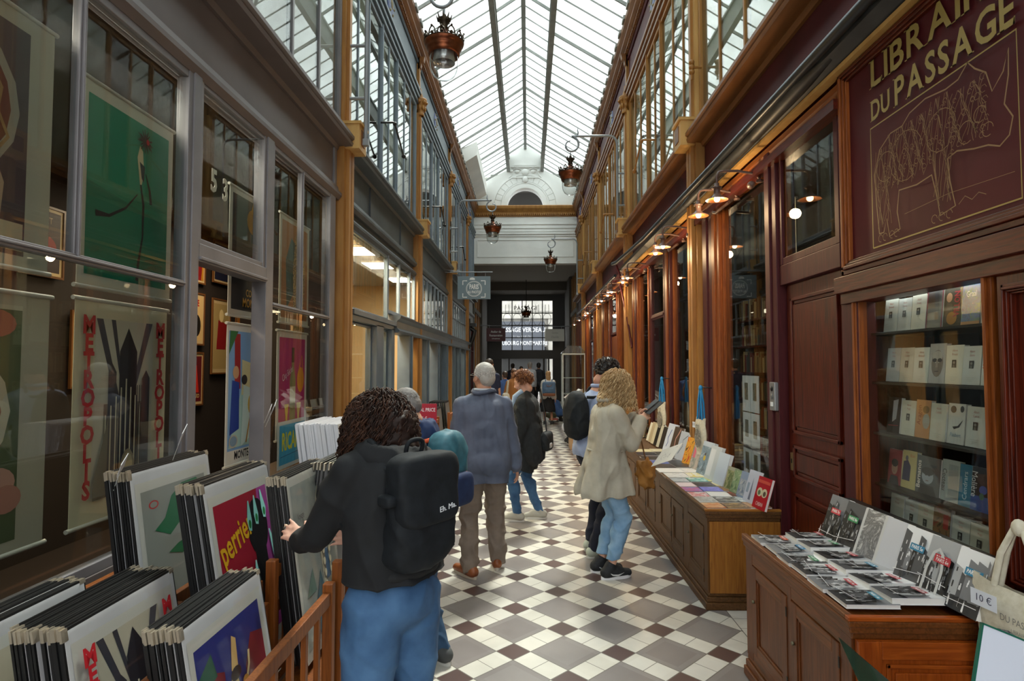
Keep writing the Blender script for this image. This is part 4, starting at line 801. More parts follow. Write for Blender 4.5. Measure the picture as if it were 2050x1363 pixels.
party = [('r', 0, 0, 1, 1, '#1c2a78'), ('p', [(0, 0), (.3, 0), (.35, .7), (.1, .8), (0, .8)], '#7a1a2a'), ('p', [(.62, .3), (1, .2), (1, .75), (.8, .8), (.66, .6)], '#8a1a2c'), ('p', [(.02, .8), (.2, .9), (.25, .72), (.05, .68)], '#1c5a44'), ('p', [(.36, .35), (.42, .6), (.5, .66), (.54, .5), (.50, .3)], '#d8c080'), ('p', [(.44, .66), (.5, .9), (.56, .86), (.54, .64)], '#d8b070'), ('e', .5, .62, .08, .05, '#2a1a1a'),
         ('p', [(.15, 0), (.2, .3), (.3, .4), (.42, .3), (.45, 0)], '#d6c48c'), ('e', .3, .42, .06, .06, '#2c1a12'), ('p', [(.5, 0), (.52, .4), (.6, .45), (.7, .3), (.75, 0)], '#e8dcae'), ('p', [(.75, 0), (.8, .35), (.95, .3), (1, 0)], '#c85a2a'), ('l', [(.6, .45), (.7, .6), (.72, .7)], .03, '#e0c890'), ('e', .62, .5, .05, .05, '#c89040')]
def vmap(ops, a):
    f = lambda v: a+(1-a)*v; o = []
    for k, q in enumerate(ops):
        if k == 0: o.append(q)
        elif q[0] == 'r': o.append(('r', q[1], f(q[2]) if q[2] > 0 else 0, q[3], f(q[4]))+q[5:])
        elif q[0] == 'p': o.append(('p', [(u, f(v) if v > 0 else 0) for u, v in q[1]], q[2]))
        elif q[0] == 'l': o.append(('l', [(u, f(v)) for u, v in q[1]])+q[2:])
        elif q[0] == 'e': o.append(('e', q[1], f(q[2]), q[3], q[4]*(1-a), q[5]))
        else: o.append(q)
    return o
tree = vmap(tree, .42); party = vmap(party, .25); perr = [q if q[0] != 't' else q[:3]+(q[3]+.06,)+q[4:] for q in perr]
papr = [('r', 0, 0, 1, 1, noisy('bird cage print', '#8f9794', '#b4b4a8', (1, 1, 1), 9, 6, .4, 0)), ('t', 'VERGODE', .38, .68, .09, '#5a5048', dict(sx=.6)), ('t', 'Voyage', .18, .80, .06, '#5a5048', dict(sx=.6)), ('t', 'Silencieux', .3, .75, .05, '#5a5048', dict(sx=.6)),
        ('l', [(.62, .1), (.6, .5), (.62, .85), (.7, .94), (.78, .85), (.8, .5), (.78, .1)], .06, '#cfc8b0'), ('l', [(.66, .1), (.65, .8), (.72, .88), (.76, .8)], .02, '#a89a80'), ('p', [(.66, .3), (.78, .3), (.76, .7), (.68, .7)], '#5a7896'), ('p', [(.2, .1), (.5, .4), (.6, .2), (.4, 0)], '#54707a'), ('p', [(.1, .3), (.3, .45), (.35, .3)], '#6e8478')]
for k in range(9): papr += [('e', .635, .2+k*.075, .03, .025, '#b9b096'), ('e', .80, .2+k*.07, .028, .022, '#b9b096')]
wine = [('r', 0, 0, 1, 1, '#bdb49c'), ('t', 'WAG', .22, .5, .2, RD, dict(sx=.8, b=.04)), ('t', 'ONS', .3, .2, .2, '#c86a1a', dict(sx=.8, b=.04))]
bp = 'black edged board in the %s'
stack(.52, .70, -1.53, 1.50, .275, 14, .0078, 9, bp % 'bottom left corner stack', 'boards in the bottom left corner stack', 'white sleeved print with red letters fronting the bottom left corner stack', wine)
stack(.52, .70, -1.31, 1.645, .265, 19, .0082, 10, bp % 'stack behind the skyscraper print', 'boards in the skyscraper print stack', 'skyscraper print with red METROPOLIS letters fronting a low stack', metro(False))
stack(.50, .72, -.985, 1.66, .245, 13, .0085, 10, bp % 'stack behind the blue and red party print', 'boards in the party print stack', 'blue and red print of revellers fronting the lowest right stack', party)
stack(.60, .80, -1.63, 2.37, .47, 13, .0082, 8, bp % 'stack behind the green tree print', 'boards in the green tree print stack', 'grey print of a green tree with red stamp fronting the upper left stack', tree)
stack(.57, .80, -1.255, 2.24, .45, 13, .0082, 10, bp % 'stack behind the yellow lettered perrier print', 'boards in the perrier print stack', 'magenta print with yellow perrier lettering fronting the middle stack', perr)
stack(.50, .78, -1.02, 2.46, .455, 10, .0084, 8, bp % 'stack touched by the curly haired woman', 'boards in the stack by the hand', 'tall grey print of pale arches touched by the curly haired woman', papr, pic=(.06, .05, .94, .94))
stack(.50, .82, -.92, 2.78, .42, 7, .018, -6, bp % 'loose stack against the black hoodie', 'boards beside the curly haired woman', 'board nearest the black hoodie in the loose stack', [('r', 0, 0, 1, 1, '#9aa0a0')], shine=False)
stack(.46, .50, -1.08, 3.32, .87, 26, .0095, 8, 'white sleeved print in the stack behind the black boards', 'white sleeved prints on the table', 'lilac and blue print fronting the white sleeved stack', [('r', 0, 0, 1, 1, '#a8c4e8'), ('p', [(0, 0), (.3, .2), (.7, .1), (1, .3), (1, 0)], '#d8a040'), ('p', [(0, .3), (.3, .6), (.2, .9), (0, .8)], '#b070c8'), ('p', [(.3, .3), (.6, .5), (.9, .9), (1, .5), (.6, .2)], '#e8d8a0'), ('p', [(.4, .6), (.6, .8), (.5, 1), (.3, .95)], '#c880d0')], white=True, pic=(.05, .05, .95, .95), shine=False)
def rack(label, x0, x1, y0, y1, zs, zt, pick=True):
    t = thing('wooden_rack', label, 'rack', ((x0+x1)/2, (y0+y1)/2, 0), group='wooden print racks')
    m = MB(); m.box(x0+.03, x1-.03, y0+.03, y1-.03, zs-.03, zs, RACK); m.build('shelf', t, True)
    for x in (x0, x1):
        for y in (y0, y1): m = MB(); m.box(x-.02, x+.02, y-.02, y+.02, 0, zt+.03, RACK); m.build('post', t, True, bevel=.004)
        [(lambda m: (m.box(x-.014, x+.014, y0, y1, q-.05, q, RACK), m.build('side_rail', t, True, bevel=.003)))(MB()) for q in (zt, zs)]
        if pick:
            n = int((y1-y0)/.12)
            for k in range(1, n): m = MB(); y = y0+(y1-y0)*k/n; m.box(x-.009, x+.009, y-.011, y+.011, zs-.03, zt-.03, RACK); m.build('picket', t, True)
    for y in (y0, y1):
        for q in ((zs-.05, zs), (.12, .15)): m = MB(); m.box(x0, x1, y-.012, y+.012, *q, RACK); m.build('end_rail', t, True)
    for x in (x0, x1):
        for y in (y0, y1): m = MB(); m.ell((x, y, .012), (.022, .014, .022), P_BLK, u=10, v=8) if False else m.box(x-.015, x+.015, y-.02, y+.02, -.0, .01, P_BLK); m.build('foot', t, True)
    return t
rack('low wooden rack with pickets holding the two nearest print stacks', -1.07, -.78, 1.45, 2.32, .27, .82)
rack('low wooden rack in the bottom left corner under the nearest stacks', -1.74, -1.11, 1.35, 2.22, .27, .70)
rack('wooden rack beside the curly haired woman holding the tall prints', -1.04, -.77, 2.40, 3.34, .41, .88)
rack('wooden rack against the shop front holding the tree print stack', -1.84, -1.43, 2.30, 3.02, .47, .78)
rack('wooden rack in the middle holding the magenta perrier stack', -1.41, -1.06, 2.36, 2.86, .47, .72)
# table with the sleeved prints, card boxes and the price sign
def table(name, label, x0, x1, y0, y1, z, mt, group=None, apron=.06):
    t = thing(name, label, 'table', ((x0+x1)/2, (y0+y1)/2, 0), group=group)
    m = MB(); m.box(x0, x1, y0, y1, z-.03, z, mt); m.build('tabletop', t, True, bevel=.004)
    m = MB(); m.box(x0+.03, x1-.03, y0+.03, y1-.03, z-.03-apron, z-.03, mt); m.build('apron', t, True)
    for x in (x0+.04, x1-.04):
        for y in (y0+.04, y1-.04): m = MB(); m.box(x-.02, x+.02, y-.02, y+.02, 0, z-.03, mt); m.build('leg', t, True)
    return t
table('display_table', 'wooden table by the shop front carrying the white sleeved prints', -1.62, -.96, 3.30, 3.86, .865, OAKY)
table('display_table', 'small orange wood table under the clear card boxes', -1.45, -.70, 4.2, 5.1, .92, OAKY)
t = thing('price_sign', 'red sign on a pole reading SPECIAL PRICE 15 euros', 'sign', (-.765, 4.28, .92))
m = MB(); m.box(-.10, .10, 0, .008, .35, .50, mat('#b3142e', .45)); F = frame((-.10, -.0005, .35), (1, 0, 0), (0, 0, 1)); art(m, F, .20, .15, [('t', 'SPECIAL PRICE', .5, .70, .24, '#ecdede', dict(sx=.78, b=.02)), ('t', '15 €', .52, .28, .24, '#ecdede', dict(sx=.8, b=.02))], .0005); m.build('plate', t)
m = MB(); m.tube([(0, .01, 0), (0, .01, .36)], .006, mat('#8a8a8a', .4, .8), 6); m.box(-.05, .05, -.03, .05, 0, .008, P_BLK); m.build('stand', t)
ACR = glassy('clear acrylic', '#eef4f6', 1.6, .03, .10, '#dfe8ee')
for i, (x, y) in enumerate(((-1.25, 4.55), (-.98, 4.72))):
    t = thing('card_box', 'clear acrylic box of postcards on the small table, %s' % ('farther from the aisle', 'nearer the aisle')[i], 'box', (x, y, .92), group='clear card boxes')
    for a, b in (((-.12, .12, -.14, -.136, 0, .12), 'front_wall'), ((-.12, .12, .136, .14, 0, .18), 'back_wall'), ((-.12, -.116, -.14, .14, 0, .14), 'side_wall'), ((.116, .12, -.14, .14, 0, .14), 'side_wall')): m = MB(); m.box(*a, ACR); m.build(b, t)
    for k in range(9):
        c = MB(); c.box(-.105, .105, 0, .003, 0, .15, mat(('#e4e2dc', '#c8cdd6', '#d9cdb4')[k % 3], .5)); o = c.build('postcard'); o.location = (x, y-.115+k*.025, .923); o.rotation_euler = (R(-9), 0, 0); tag(o, 'postcard upright in the clear box %s' % ('farther from the aisle', 'nearer the aisle')[i], 'postcard', 'postcards in the clear boxes')
# racks of framed pictures further along the left
for i, (x, y, n) in enumerate(((-1.45, 5.9, 9), (-1.4, 7.1, 10), (-1.35, 8.4, 8), (-1.45, 10.0, 8))):
    rack('dark picture rack by the slate blue shop, %s' % ('nearest', 'second', 'third', 'farthest')[i], x-.22, x+.22, y, y+.6, .45, 1.0, False)
    for k in range(n):
        m = MB(); m.box(-.008, .008, 0, .5, 0, .62, P_BLK); m.box(.008, .01, .03, .47, .03, .59, mat(('#c9c2b2', '#8f8a80', '#b4a888', '#6e6a66')[k % 4], .4)); o = m.build('framed_print'); o.location = (x-.17+k*.036, y+.05, .46); o.rotation_euler = (0, R(-6), 0)
        tag(o, 'black framed print upright in the %s dark rack by the blue shop' % ('nearest', 'second', 'third', 'farthest')[i], 'framed print', 'framed prints in the racks by the blue shop')
# ---------------- posters ----------------
def poster(name, label, side, n, y0, y1, z0, z1, paper, ops, rails=True, pic=(.06, .05, .94, .95), frm=None, group=None, cat='poster'):
    """hung sheet; side L: u runs to +Y, side R: u runs to -Y; n = distance in front of the facade plane (negative behind glass)"""
    W, H = y1-y0, z1-z0; x = fx(side, n); sg = 1 if side == 'L' else -1
    t = thing(name, label, cat, (x, (y0+y1)/2, z0), group=group)
    O = (0, -W/2*sg, 0); u = (0, sg, 0)
    m = MB(); m.box(-.002, .002, -W/2, W/2, 0, H, mat(paper, .5)); F = frame((.0024*sg, -W/2*sg, 0), u, (0, 0, 1)); a, b, c, d = pic
    F2 = frame((.0026*sg, (-W/2+a*W)*sg, b*H), u, (0, 0, 1)); art(m, F2, (c-a)*W, (d-b)*H, ops, 0); m.build('sheet', t)
    if rails:
        for z in (0, H): q = MB(); q.tube([(0, -W/2-.015, z), (0, W/2+.015, z)], .011, mat('#b8b4a6', .4), 8); q.build('hanging_rail', t)
    if frm:
        q = MB(); k = .02
        for bx in ((-.01, .012, -W/2-k, -W/2, -k, H+k), (-.01, .012, W/2, W/2+k, -k, H+k), (-.01, .012, -W/2, W/2, -k, 0), (-.01, .012, -W/2, W/2, H, H+k)): q.box(*bx, mat(frm, .4))
        q.build('frame', t)
    return t
portrait = [('r', 0, 0, 1, 1, '#3a2a2e'), ('e', .3, .62, .62, .34, '#8c8474'), ('e', .3, .62, .54, .30, '#5a1e10'), ('p', [(0, 0), (.75, 0), (.8, .3), (.7, .42), (.4, .5), (0, .5)], '#a08468'), ('e', .35, .64, .22, .16, '#a88a6c'), ('e', .3, .72, .4, .14, '#7a2a10'), ('l', [(.62, .8), (.75, .7), (.72, .6), (.82, .5), (.74, .44)], .03, '#8c6a40'), ('r', .62, .02, .98, .14, '#a89c80')]
flowers = [('r', 0, 0, 1, 1, '#4a5638'), ('e', .2, .55, .72, .32, '#b3ab94'), ('e', .2, .55, .64, .28, '#8c4a34'), ('e', .75, .92, .2, .06, '#a8604a'), ('r', 0, .98, 1, 1, '#b3ab94'), ('p', [(0, 0), (.5, 0), (.6, .3), (.3, .4), (0, .35)], '#b08468'), ('e', .8, .25, .18, .07, '#b88a78'), ('e', .9, .18, .14, .06, '#a87464')]
green = [('r', 0, 0, 1, 1, '#0f7a5a'), ('p', [(0, .0), (1, .0), (1, .42), (0, .52)], '#0a6c50'), ('p', [(.60, .86), (.64, .83), (.66, .70), (.62, .58), (.59, .70), (.57, .78)], '#cdb88e'), ('p', [(.60, .76), (.67, .74), (.66, .64), (.63, .66)], '#1c1c20'), ('l', [(.62, .62), (.66, .5), (.66, .3), (.61, .12), (.60, .02)], [.02, .03, .02, .03, .035], '#101418'), ('l', [(.58, .55), (.44, .44), (.25, .36), (.10, .35)], [.01, .02, .025, .05], '#101418'), ('l', [(.68, .7), (.74, .6), (.76, .52)], [.01, .03, .035], '#101418')]
for k in range(26):
    a = k*.2417; green.append(('l', [(.66, .90), (.66+.11*math.cos(a)*(.7+.3*(k % 3)/2), .90+.075*math.sin(a)*(.7+.3*(k % 2)))], [.02, .006], '#2c1414'))
green.append(('e', .68, .90, .02, .018, '#b0182e'))
poster('hanging_poster', 'tall portrait poster of a red haired figure cut by the left photo edge, upper', 'L', -.15, 1.82, 2.52, 2.10, 3.18, '#a39c88', portrait, pic=(.08, .05, .82, .93))
poster('hanging_poster', 'ornamental flower poster cut by the left photo edge, lower', 'L', -.15, 1.84, 2.54, .93, 2.0, '#a39c88', flowers, pic=(.05, .05, .80, .95))
poster('hanging_poster', 'emerald green poster of a slim figure with a feathered head', 'L', -.16, 2.70, 3.42, 2.08, 3.10, '#bdb8a4', green, pic=(.06, .06, .94, .93))
poster('hanging_poster', 'METROPOLIS poster with grey towers and red side lettering behind glass', 'L', -.16, 2.70, 3.40, .93, 2.02, '#c4bb9c', metro(), pic=(.06, .10, .95, .92))
coco = [('r', 0, 0, 1, 1, '#16161a'), ('p', [(.1, .40), (1, .40), (1, 1), (.1, 1)], '#54584a'), ('e', .55, .82, .2, .12, '#b88830'), ('p', [(.45, .9), (.5, 1), (.6, .93), (.7, 1), (.7, .85)], '#c89838'), ('p', [(.4, .45), (.9, .45), (.85, .62), (.6, .58)], '#8a1a2c'), ('t', 'COCO', .5, .16, .09, '#c8a050', dict(sx=.8, b=.02)), ('t', 'MONT', .45, .07, .11, '#c89030', dict(sx=.8, b=.02))]
poster('hanging_poster', 'dark poster of a yellow haired dancer lettered COCO, above the doorway jamb', 'L', -.16, 4.10, 4.80, 2.06, 3.0, '#b8b4a4', coco)
leop = [('r', 0, 0, 1, 1, '#a8744a'), ('p', [(.2, .1), (.15, .6), (.35, .85), (.5, .8), (.5, .3)], '#46605c'), ('p', [(.45, .05), (.42, .5), (.5, .9), (.8, .95), (.9, .5), (.85, .05)], mosaic('leopard spots', ['#1c140c', '#c8a870', '#e0c898'], 60))]
poster('hanging_poster', 'tall orange poster of a figure in a leopard spotted coat', 'L', -.16, 4.95, 5.62, 2.07, 3.02, '#c0baa6', leop)
carlo = [('r', 0, 0, 1, 1, '#7aa4d0'), ('r', 0, 0, 1, .08, '#d0ccc0'), ('t', 'MONTE-CARLO', .5, .035, .085, '#101014', dict(sx=.78, b=.03)), ('p', [(.02, .1), (.6, .1), (.6, .5), (.3, .55)], '#a8c8c0'), ('p', [(.3, .78), (.95, .7), (.95, .5), (.3, .5)], '#dcd09c'), ('p', [(.12, .98), (.25, .98), (.27, .55), (.14, .55)], '#9c1c20'), ('p', [(0, .82), (.2, 1), (.02, 1)], '#2c6a34'), ('p', [(.04, .2), (.25, .24), (.24, .6), (.08, .62)], '#1a3a90'), ('e', .16, .68, .07, .05, '#c89a70'), ('e', .36, .62, .07, .04, '#1a1a22'), ('p', [(.3, .1), (.5, .15), (.52, .55), (.34, .58)], '#cfe0d8'), ('p', [(.48, .4), (.9, .35), (.9, .55), (.6, .58)], '#d88a3a'), ('e', .55, .42, .1, .09, '#c8a030'), ('l', [(.42, .12), (.5, .3), (.58, .45)], .03, '#b08030'), ('e', .12, .15, .1, .05, '#b8b09c'), ('e', .12, .15, .08, .04, '#7a94a8')]
poster('hanging_poster', 'blue beach poster with tennis players lettered MONTE-CARLO', 'L', -.16, 4.10, 4.80, .98, 2.0, '#cfcdc4', carlo, pic=(.04, .03, .96, .95))
gin = [('r', 0, 0, 1, 1, '#b81870'), ('r', 0, 0, 1, .10, '#2a2024'), ('p', [(.40, .12), (.40, .55), (.46, .68), (.46, .82), (.56, .82), (.56, .68), (.62, .55), (.62, .12)], '#8a8a5c'), ('r', .40, .3, .62, .48, '#d8d0b8'), ('r', .46, .74, .56, .90, '#1c2414'), ('e', .82, .55, .14, .14, '#e8941c'), ('l', [(.76, .68), (.86, .82), (.92, .6)], .03, '#e8941c'), ('t', 'Cinq Siècles', .3, .62, .1, '#e8dce4', dict(sx=.6, rot=.4, sh=.3)), ('p', [(.2, .3), (.36, .3), (.32, .18), (.3, .08), (.26, .08), (.24, .18)], '#e8c040'), ('p', [(.66, .3), (.84, .3), (.78, .18), (.76, .08), (.72, .08), (.7, .18)], '#e8d080')]
poster('hanging_poster', 'magenta poster of a bottle and an orange', 'L', -.16, 4.93, 5.60, 1.06, 2.0, '#d0ccc4', gin, pic=(.07, .05, .93, .94))
poster('ricard_placard', 'blue placard with yellow RICARD letters under the magenta poster', 'L', -.12, 4.88, 5.50, .82, 1.22, '#c8d0d4', [('r', 0, 0, 1, 1, '#3a9cc8'), ('t', 'RICARD', .5, .55, .62, '#d8d020', dict(sx=.62, b=.03)), ('l', [(.05, .2), (.95, .25)], .01, '#144a80')], rails=False, cat='placard', pic=(.05, .08, .95, .92))
poster('framed_poster', 'small framed print lettered PIERRE UTILE beside the gold pilaster', 'L', -.28, 5.62, 5.84, 1.36, 1.92, '#bdb09c', [('r', 0, 0, 1, .88, mosaic('orange street print', ['#3c3428', '#8a7a5a', '#c86a30', '#a89468'], 22)), ('t', 'PIERRE-UTILE', .5, .94, .08, '#2c2620', dict(sx=.6))], rails=False, frm='#b08a5a', pic=(.08, .05, .92, .95))
poster('framed_poster', 'small framed print with a red title under the leopard coat poster', 'L', -.30, 5.60, 5.84, 2.02, 2.55, '#bdb6a4', [('r', 0, 0, 1, .8, mosaic('garden print', ['#2a4a40', '#5a7a5a', '#b0a078', '#8a5a3a'], 22)), ('t', 'CARLU', .5, .9, .1, '#a82a20', dict(sx=.7))], rails=False, frm='#a88a60', pic=(.08, .05, .92, .95))
inn = [(7.3, 7.62, 2.78, 3.3, 'red and black figure', [('r', 0, 0, 1, 1, '#b07820'), ('p', [(.2, 0), (.8, 0), (.9, .6), (.4, .9)], '#7a1010')]), (7.3, 7.62, 1.98, 2.62, 'cream sheet with a red C and a black bird', [('r', 0, 0, 1, 1, '#c8a870'), ('t', 'CE', .5, .85, .2, '#a01c1c', dict(b=.03)), ('e', .5, .35, .35, .25, '#14100c'), ('e', .4, .35, .12, .1, '#c8a870')]),
       (7.3, 7.62, 1.2, 1.85, 'dark red sheet lettered RICARD', [('r', 0, 0, 1, 1, '#5c1018'), ('p', [(.2, .2), (.8, .2), (.6, .8), (.4, .8)], '#c82a18'), ('t', 'RICARD', .5, .12, .12, '#c8a870', dict(b=.02))]), (7.85, 8.3, 2.85, 3.4, 'yellow and blue crowd', [('r', 0, 0, 1, 1, '#1c2038'), ('e', .4, .6, .3, .2, '#c88a20'), ('e', .7, .4, .2, .2, '#a82020')]),
       (7.85, 8.3, 1.6, 2.6, 'white haired figure in a red dress', [('r', 0, 0, 1, 1, '#a8905c'), ('p', [(.2, .3), (.8, .3), (.9, .7), (.3, .75)], '#8a1418'), ('e', .5, .82, .15, .1, '#e0c890')]), (8.5, 8.95, 1.9, 2.8, 'orange striped sheet', [('r', 0, 0, 1, 1, '#b8742c'), ('r', .2, .2, .8, .7, '#3c1c10')]),
       (4.8, 5.25, 2.5, 3.1, 'dark sheet lettered BALLET', [('r', 0, 0, 1, 1, '#2c1410'), ('t', 'BALLET', .5, .85, .15, '#c8b090', {}), ('e', .6, .4, .3, .2, '#8a2014')]), (4.3, 4.7, 1.6, 2.2, 'rust coloured sheet', [('r', 0, 0, 1, 1, '#a05a2c'), ('e', .5, .5, .3, .3, '#c8a060')]), (5.4, 5.8, 1.5, 2.2, 'ochre sheet with a dark figure', [('r', 0, 0, 1, 1, '#b88a40'), ('e', .5, .5, .2, .4, '#2a1a10')])]
for i, (a, b, c, d, w_, ops) in enumerate(inn):
    xx = -2.31
    if True: poster('framed_poster', 'framed poster inside the poster shop, %s' % w_, 'L', xx, a, b, c, d, '#c0a87c', ops, rails=False, frm='#6a4422', group='framed posters inside the poster shop')
# ---------------- right: cabinets ----------------
def cabinet(name, label, x0, x1, y0, y1, h, doors, wf, wfy, we, wex, panel_end, handles=False):
    """floor cabinet with doors on its passage side (low x) and an end panel facing the camera"""
    t = thing(name, label, 'cabinet', ((x0+x1)/2, (y0+y1)/2, 0))
    m = MB(); m.box(x0+.035, x1, y0+.03, y1, .08, h-.06, wf); m.build('body', t, True)
    m = MB()
    for k, (d, z0, z1) in enumerate(((0, 0, .05), (.012, .05, .085), (.024, .085, .11))): m.box(x0+d, x1, y0+d-.0, y1, z0, z1, wfy)
    m.build('plinth', t, True, bevel=.006)
    m = MB()
    for d, z0, z1 in ((.02, h-.085, h-.06), (.008, h-.06, h-.035), (0, h-.035, h)): m.box(x0+d, x1, y0+d, y0+.025 if False else y1, z0, z1 if z1 < h else h-.012, wfy)
    m.build('top', t, True, bevel=.005)
    m = MB(); m.box(x0, x0+.028, y0+.028, y1, h-.012, h+.004, wfy); m.box(x0, x1, y0, y0+.028, h-.012, h+.004, wex); m.build('top_rim', t, True, bevel=.003)
    # end panel
    m = MB(); m.box(x0+.035, x1, y0+.014, y0+.03, .11, h-.085, we)
    if panel_end:
        m.box(x0+.035, x0+.12, y0+.0, y0+.014, .11, h-.085, we); m.box(x1-.08, x1, y0, y0+.014, .11, h-.085, we); m.box(x0+.12, x1-.08, y0, y0+.014, h-.15, h-.085, wex); m.box(x0+.12, x1-.08, y0, y0+.014, .11, .18, wex)
        m.box(x0+.14, x1-.10, y0+.006, y0+.014, h-.185, h-.17, wex); m.box(x0+.14, x0+.155, y0+.006, y0+.014, .2, h-.17, we); m.box(x0+.17, x1-.13, y0+.004, y0+.014, .23, h-.2, we)
    m.build('end_panel', t, True, bevel=.003)
    xf = x0+.035
    fm = MB(); ys_ = [y0+.03]+[q for d in doors for q in d]+[y1]
    for a, b in zip(ys_[::2], ys_[1::2]): fm.box(xf-.012, xf, a, b, .11, h-.085, wf)
    fm.box(xf-.0108, xf+.001, y0+.032, y1-.002, h-.14, h-.084, wfy); fm.box(xf-.0108, xf+.001, y0+.032, y1-.002, .109, .15, wfy); fm.build('face_frame', t, True, bevel=.002)
    for a, b in doors:
        a += .004; b -= .004; z0, z1 = .155, h-.145
        d = MB(); d.box(xf-.004, xf+.002, a, b, z0, z1, wf)
        s_ = .055
        d.box(xf-.016, xf-.004, a, a+s_, z0, z1, wf); d.box(xf-.016, xf-.004, b-s_, b, z0, z1, wf); d.box(xf-.016, xf-.004, a+s_, b-s_, z0, z0+s_, wfy); d.box(xf-.016, xf-.004, a+s_, b-s_, z1-s_, z1, wfy)
        d.box(xf-.011, xf-.004, a+s_, a+s_+.012, z0+s_, z1-s_, wf); d.box(xf-.011, xf-.004, b-s_-.012, b-s_, z0+s_, z1-s_, wf); d.box(xf-.011, xf-.004, a+s_, b-s_, z1-s_-.012, z1-s_, wfy); d.box(xf-.011, xf-.004, a+s_, b-s_, z0+s_, z0+s_+.012, wfy)
        dd = d.build('door', t, True, bevel=.002)
        for z in (z0+.07, z1-.07): q = MB(); q.box(xf-.018, xf-.014, a-.003, a+.005, z-.022, z+.022, mat('#1e1812', .5)); q.build('hinge', dd, True)
        q = MB(); q.ell((xf-.022, b-.03, (z0+z1)/2+.05), .009, mat('#6a6450', .4, .6), u=8, v=6); q.build('knob', dd, True)
    return t
XF = 1.215
C1 = cabinet('display_cabinet', 'long brown oak display cabinet topped with flat art books, honey coloured end', 1.235, 1.765, 4.19, 8.3, .69, ((4.30, 4.72), (4.86, 5.24), (5.26, 5.72), (5.92, 6.36), (6.38, 6.86), (7.0, 7.5), (7.55, 8.05)), TEAKZ, TEAK, OAK, wood('honey oak crosswise', '#84501c', '#a8702e', 'x', .42), False)
m = MB(); m.box(1.235+.018, 1.235+.022, 4.95, 5.5, .625, .637, P_BLK); m.build('pull_slot', C1, True)
C2 = cabinet('display_cabinet', 'chestnut display cabinet in the right foreground covered with black and white city books', 1.19, 1.765, 2.26, 3.36, .76, ((2.37, 2.80), (2.84, 3.27)), CHES, CHESY, CHO, CHOX, True)
# ---------------- books ----------------
BW = mosaic('black and white photograph', ['#101114', '#d8d8d8', '#1a1b1e', '#8e8f90', '#e8e8e8', '#2c2d30', '#c0c0c0'], 14)
BW2 = mosaic('grey photograph', ['#3a3c40', '#8e9093', '#55575a', '#c0c1c2', '#e0e0e0'], 9, 1)
BWC = mosaic('crowded photograph', ['#08090b', '#1c1d20', '#b8b8b6', '#0e0f12', '#e6e6e4', '#24262a'], 26)
PAPER = mat('#eceae4', .6); PAPW = mat('#e6e6e6', .35)
def book(name, label, w_, h, t_, cov, ops, loc, rot, group=None, cat='book', spine=None, pages=True, z0=.0004):
    """a closed book: local x = right, y = up the cover, z = out of the cover"""
    m = MB(); cm = mat(cov, .3) if isinstance(cov, str) else cov; sm = mat(spine, .35) if isinstance(spine, str) else (spine or cm)
    m.box(-w_/2, w_/2, -h/2, h/2, t_-.0012, t_, cm); m.box(-w_/2, w_/2, -h/2, h/2, 0, .0012, cm); m.box(-w_/2, -w_/2+.0015, -h/2, h/2, 0, t_, sm)
    F = frame((-w_/2, -h/2, t_), (1, 0, 0), (0, 1, 0)); art(m, F, w_, h, ops, z0)
    o = m.build(name); o.location = loc; o.rotation_euler = rot
    if pages and t_ > .004: p = MB(); p.box(-w_/2+.0015, w_/2-.002, -h/2+.002, h/2-.002, .0012, t_-.0012, PAPER); p.build('pages', o)
    return tag(o, label, cat, group)
# orientation helpers: a book flat on a cabinet with its head towards the wall (+x)
FLAT = (0, 0, R(-90))
GR = ['#0e0f11', '#2a2b2e', '#4c4d50', '#7a7b7e', '#a8a9aa', '#d4d4d4', '#ececec']
def street(seed, dark=0):
    """black and white city photograph made of plain shapes"""
    q = random.Random(seed); g = lambda a, b: GR[max(0, min(6, q.randint(a, b)-dark))]
    o = [('r', 0, 0, 1, 1, g(4, 6)), ('r', 0, 0, 1, .3, g(1, 3))]; x = 0
    while x < 1:
        w_ = q.uniform(.12, .3); h = q.uniform(.45, .95); c = g(0, 4); o.append(('p', [(x, .2), (min(1, x+w_), .22), (min(1, x+w_), h-.05), (x, h)], c))
        for i in range(q.randint(3, 7)): u = x+q.uniform(.02, w_*.6); v = q.uniform(.28, h-.12); o.append(('r', u, v, min(.99, u+.035), v+.07, GR[(GR.index(c)+3) % 7]))
        x += w_
    for i in range(q.randint(4, 9)): u = q.uniform(.05, .9); v = q.uniform(.02, .2); c = q.choice((GR[0], GR[6], GR[1], GR[5])); o += [('p', [(u, v), (u+.05, v), (u+.04, v+.14), (u+.01, v+.14)], c), ('e', u+.025, v+.16, .018, .018, GR[3])]
    o.append(('l', [(0, q.uniform(.1, .3)), (1, q.uniform(.1, .3))], .015, GR[6])); return o
pseed = [0]
def paris(col, num, pic):
    pseed[0] += 1; o = street(pseed[0], 2 if pic == BWC else 0) if col else [('r', 0, 0, 1, 1, pic)]
    if col: o += [('r', .40, .60, .92, .72, col), ('t', 'PARIS '+num, .66, .66, .09, '#f0f0ee', dict(sx=.8, b=.02))]
    else: o += [('r', 0, 0, .12, 1, '#c8c8c6')]
    return o
flat = [('#c8502c', '1er', BW), ('#a8202c', '2e', BW2), ('#2c7aa8', '3e', BW2), ('#2c8a58', '4e', BW), ('#2c8a58', '10e', BW), ('#b02434', '11e', BWC), ('#b8343c', '12e', BW2), ('#2a86a8', '13e', BW), ('#b83040', '14e', BW2), ('#b83040', '15e', BW), ('#2a86a0', '16e', BWC), ('#a04048', '20e', BW2)]
cn = {'#c8502c': 'orange', '#a8202c': 'red', '#2c7aa8': 'blue', '#2c8a58': 'green', '#b02434': 'red', '#b8343c': 'red', '#2a86a8': 'blue', '#b83040': 'red', '#2a86a0': 'blue', '#a04048': 'faded red'}
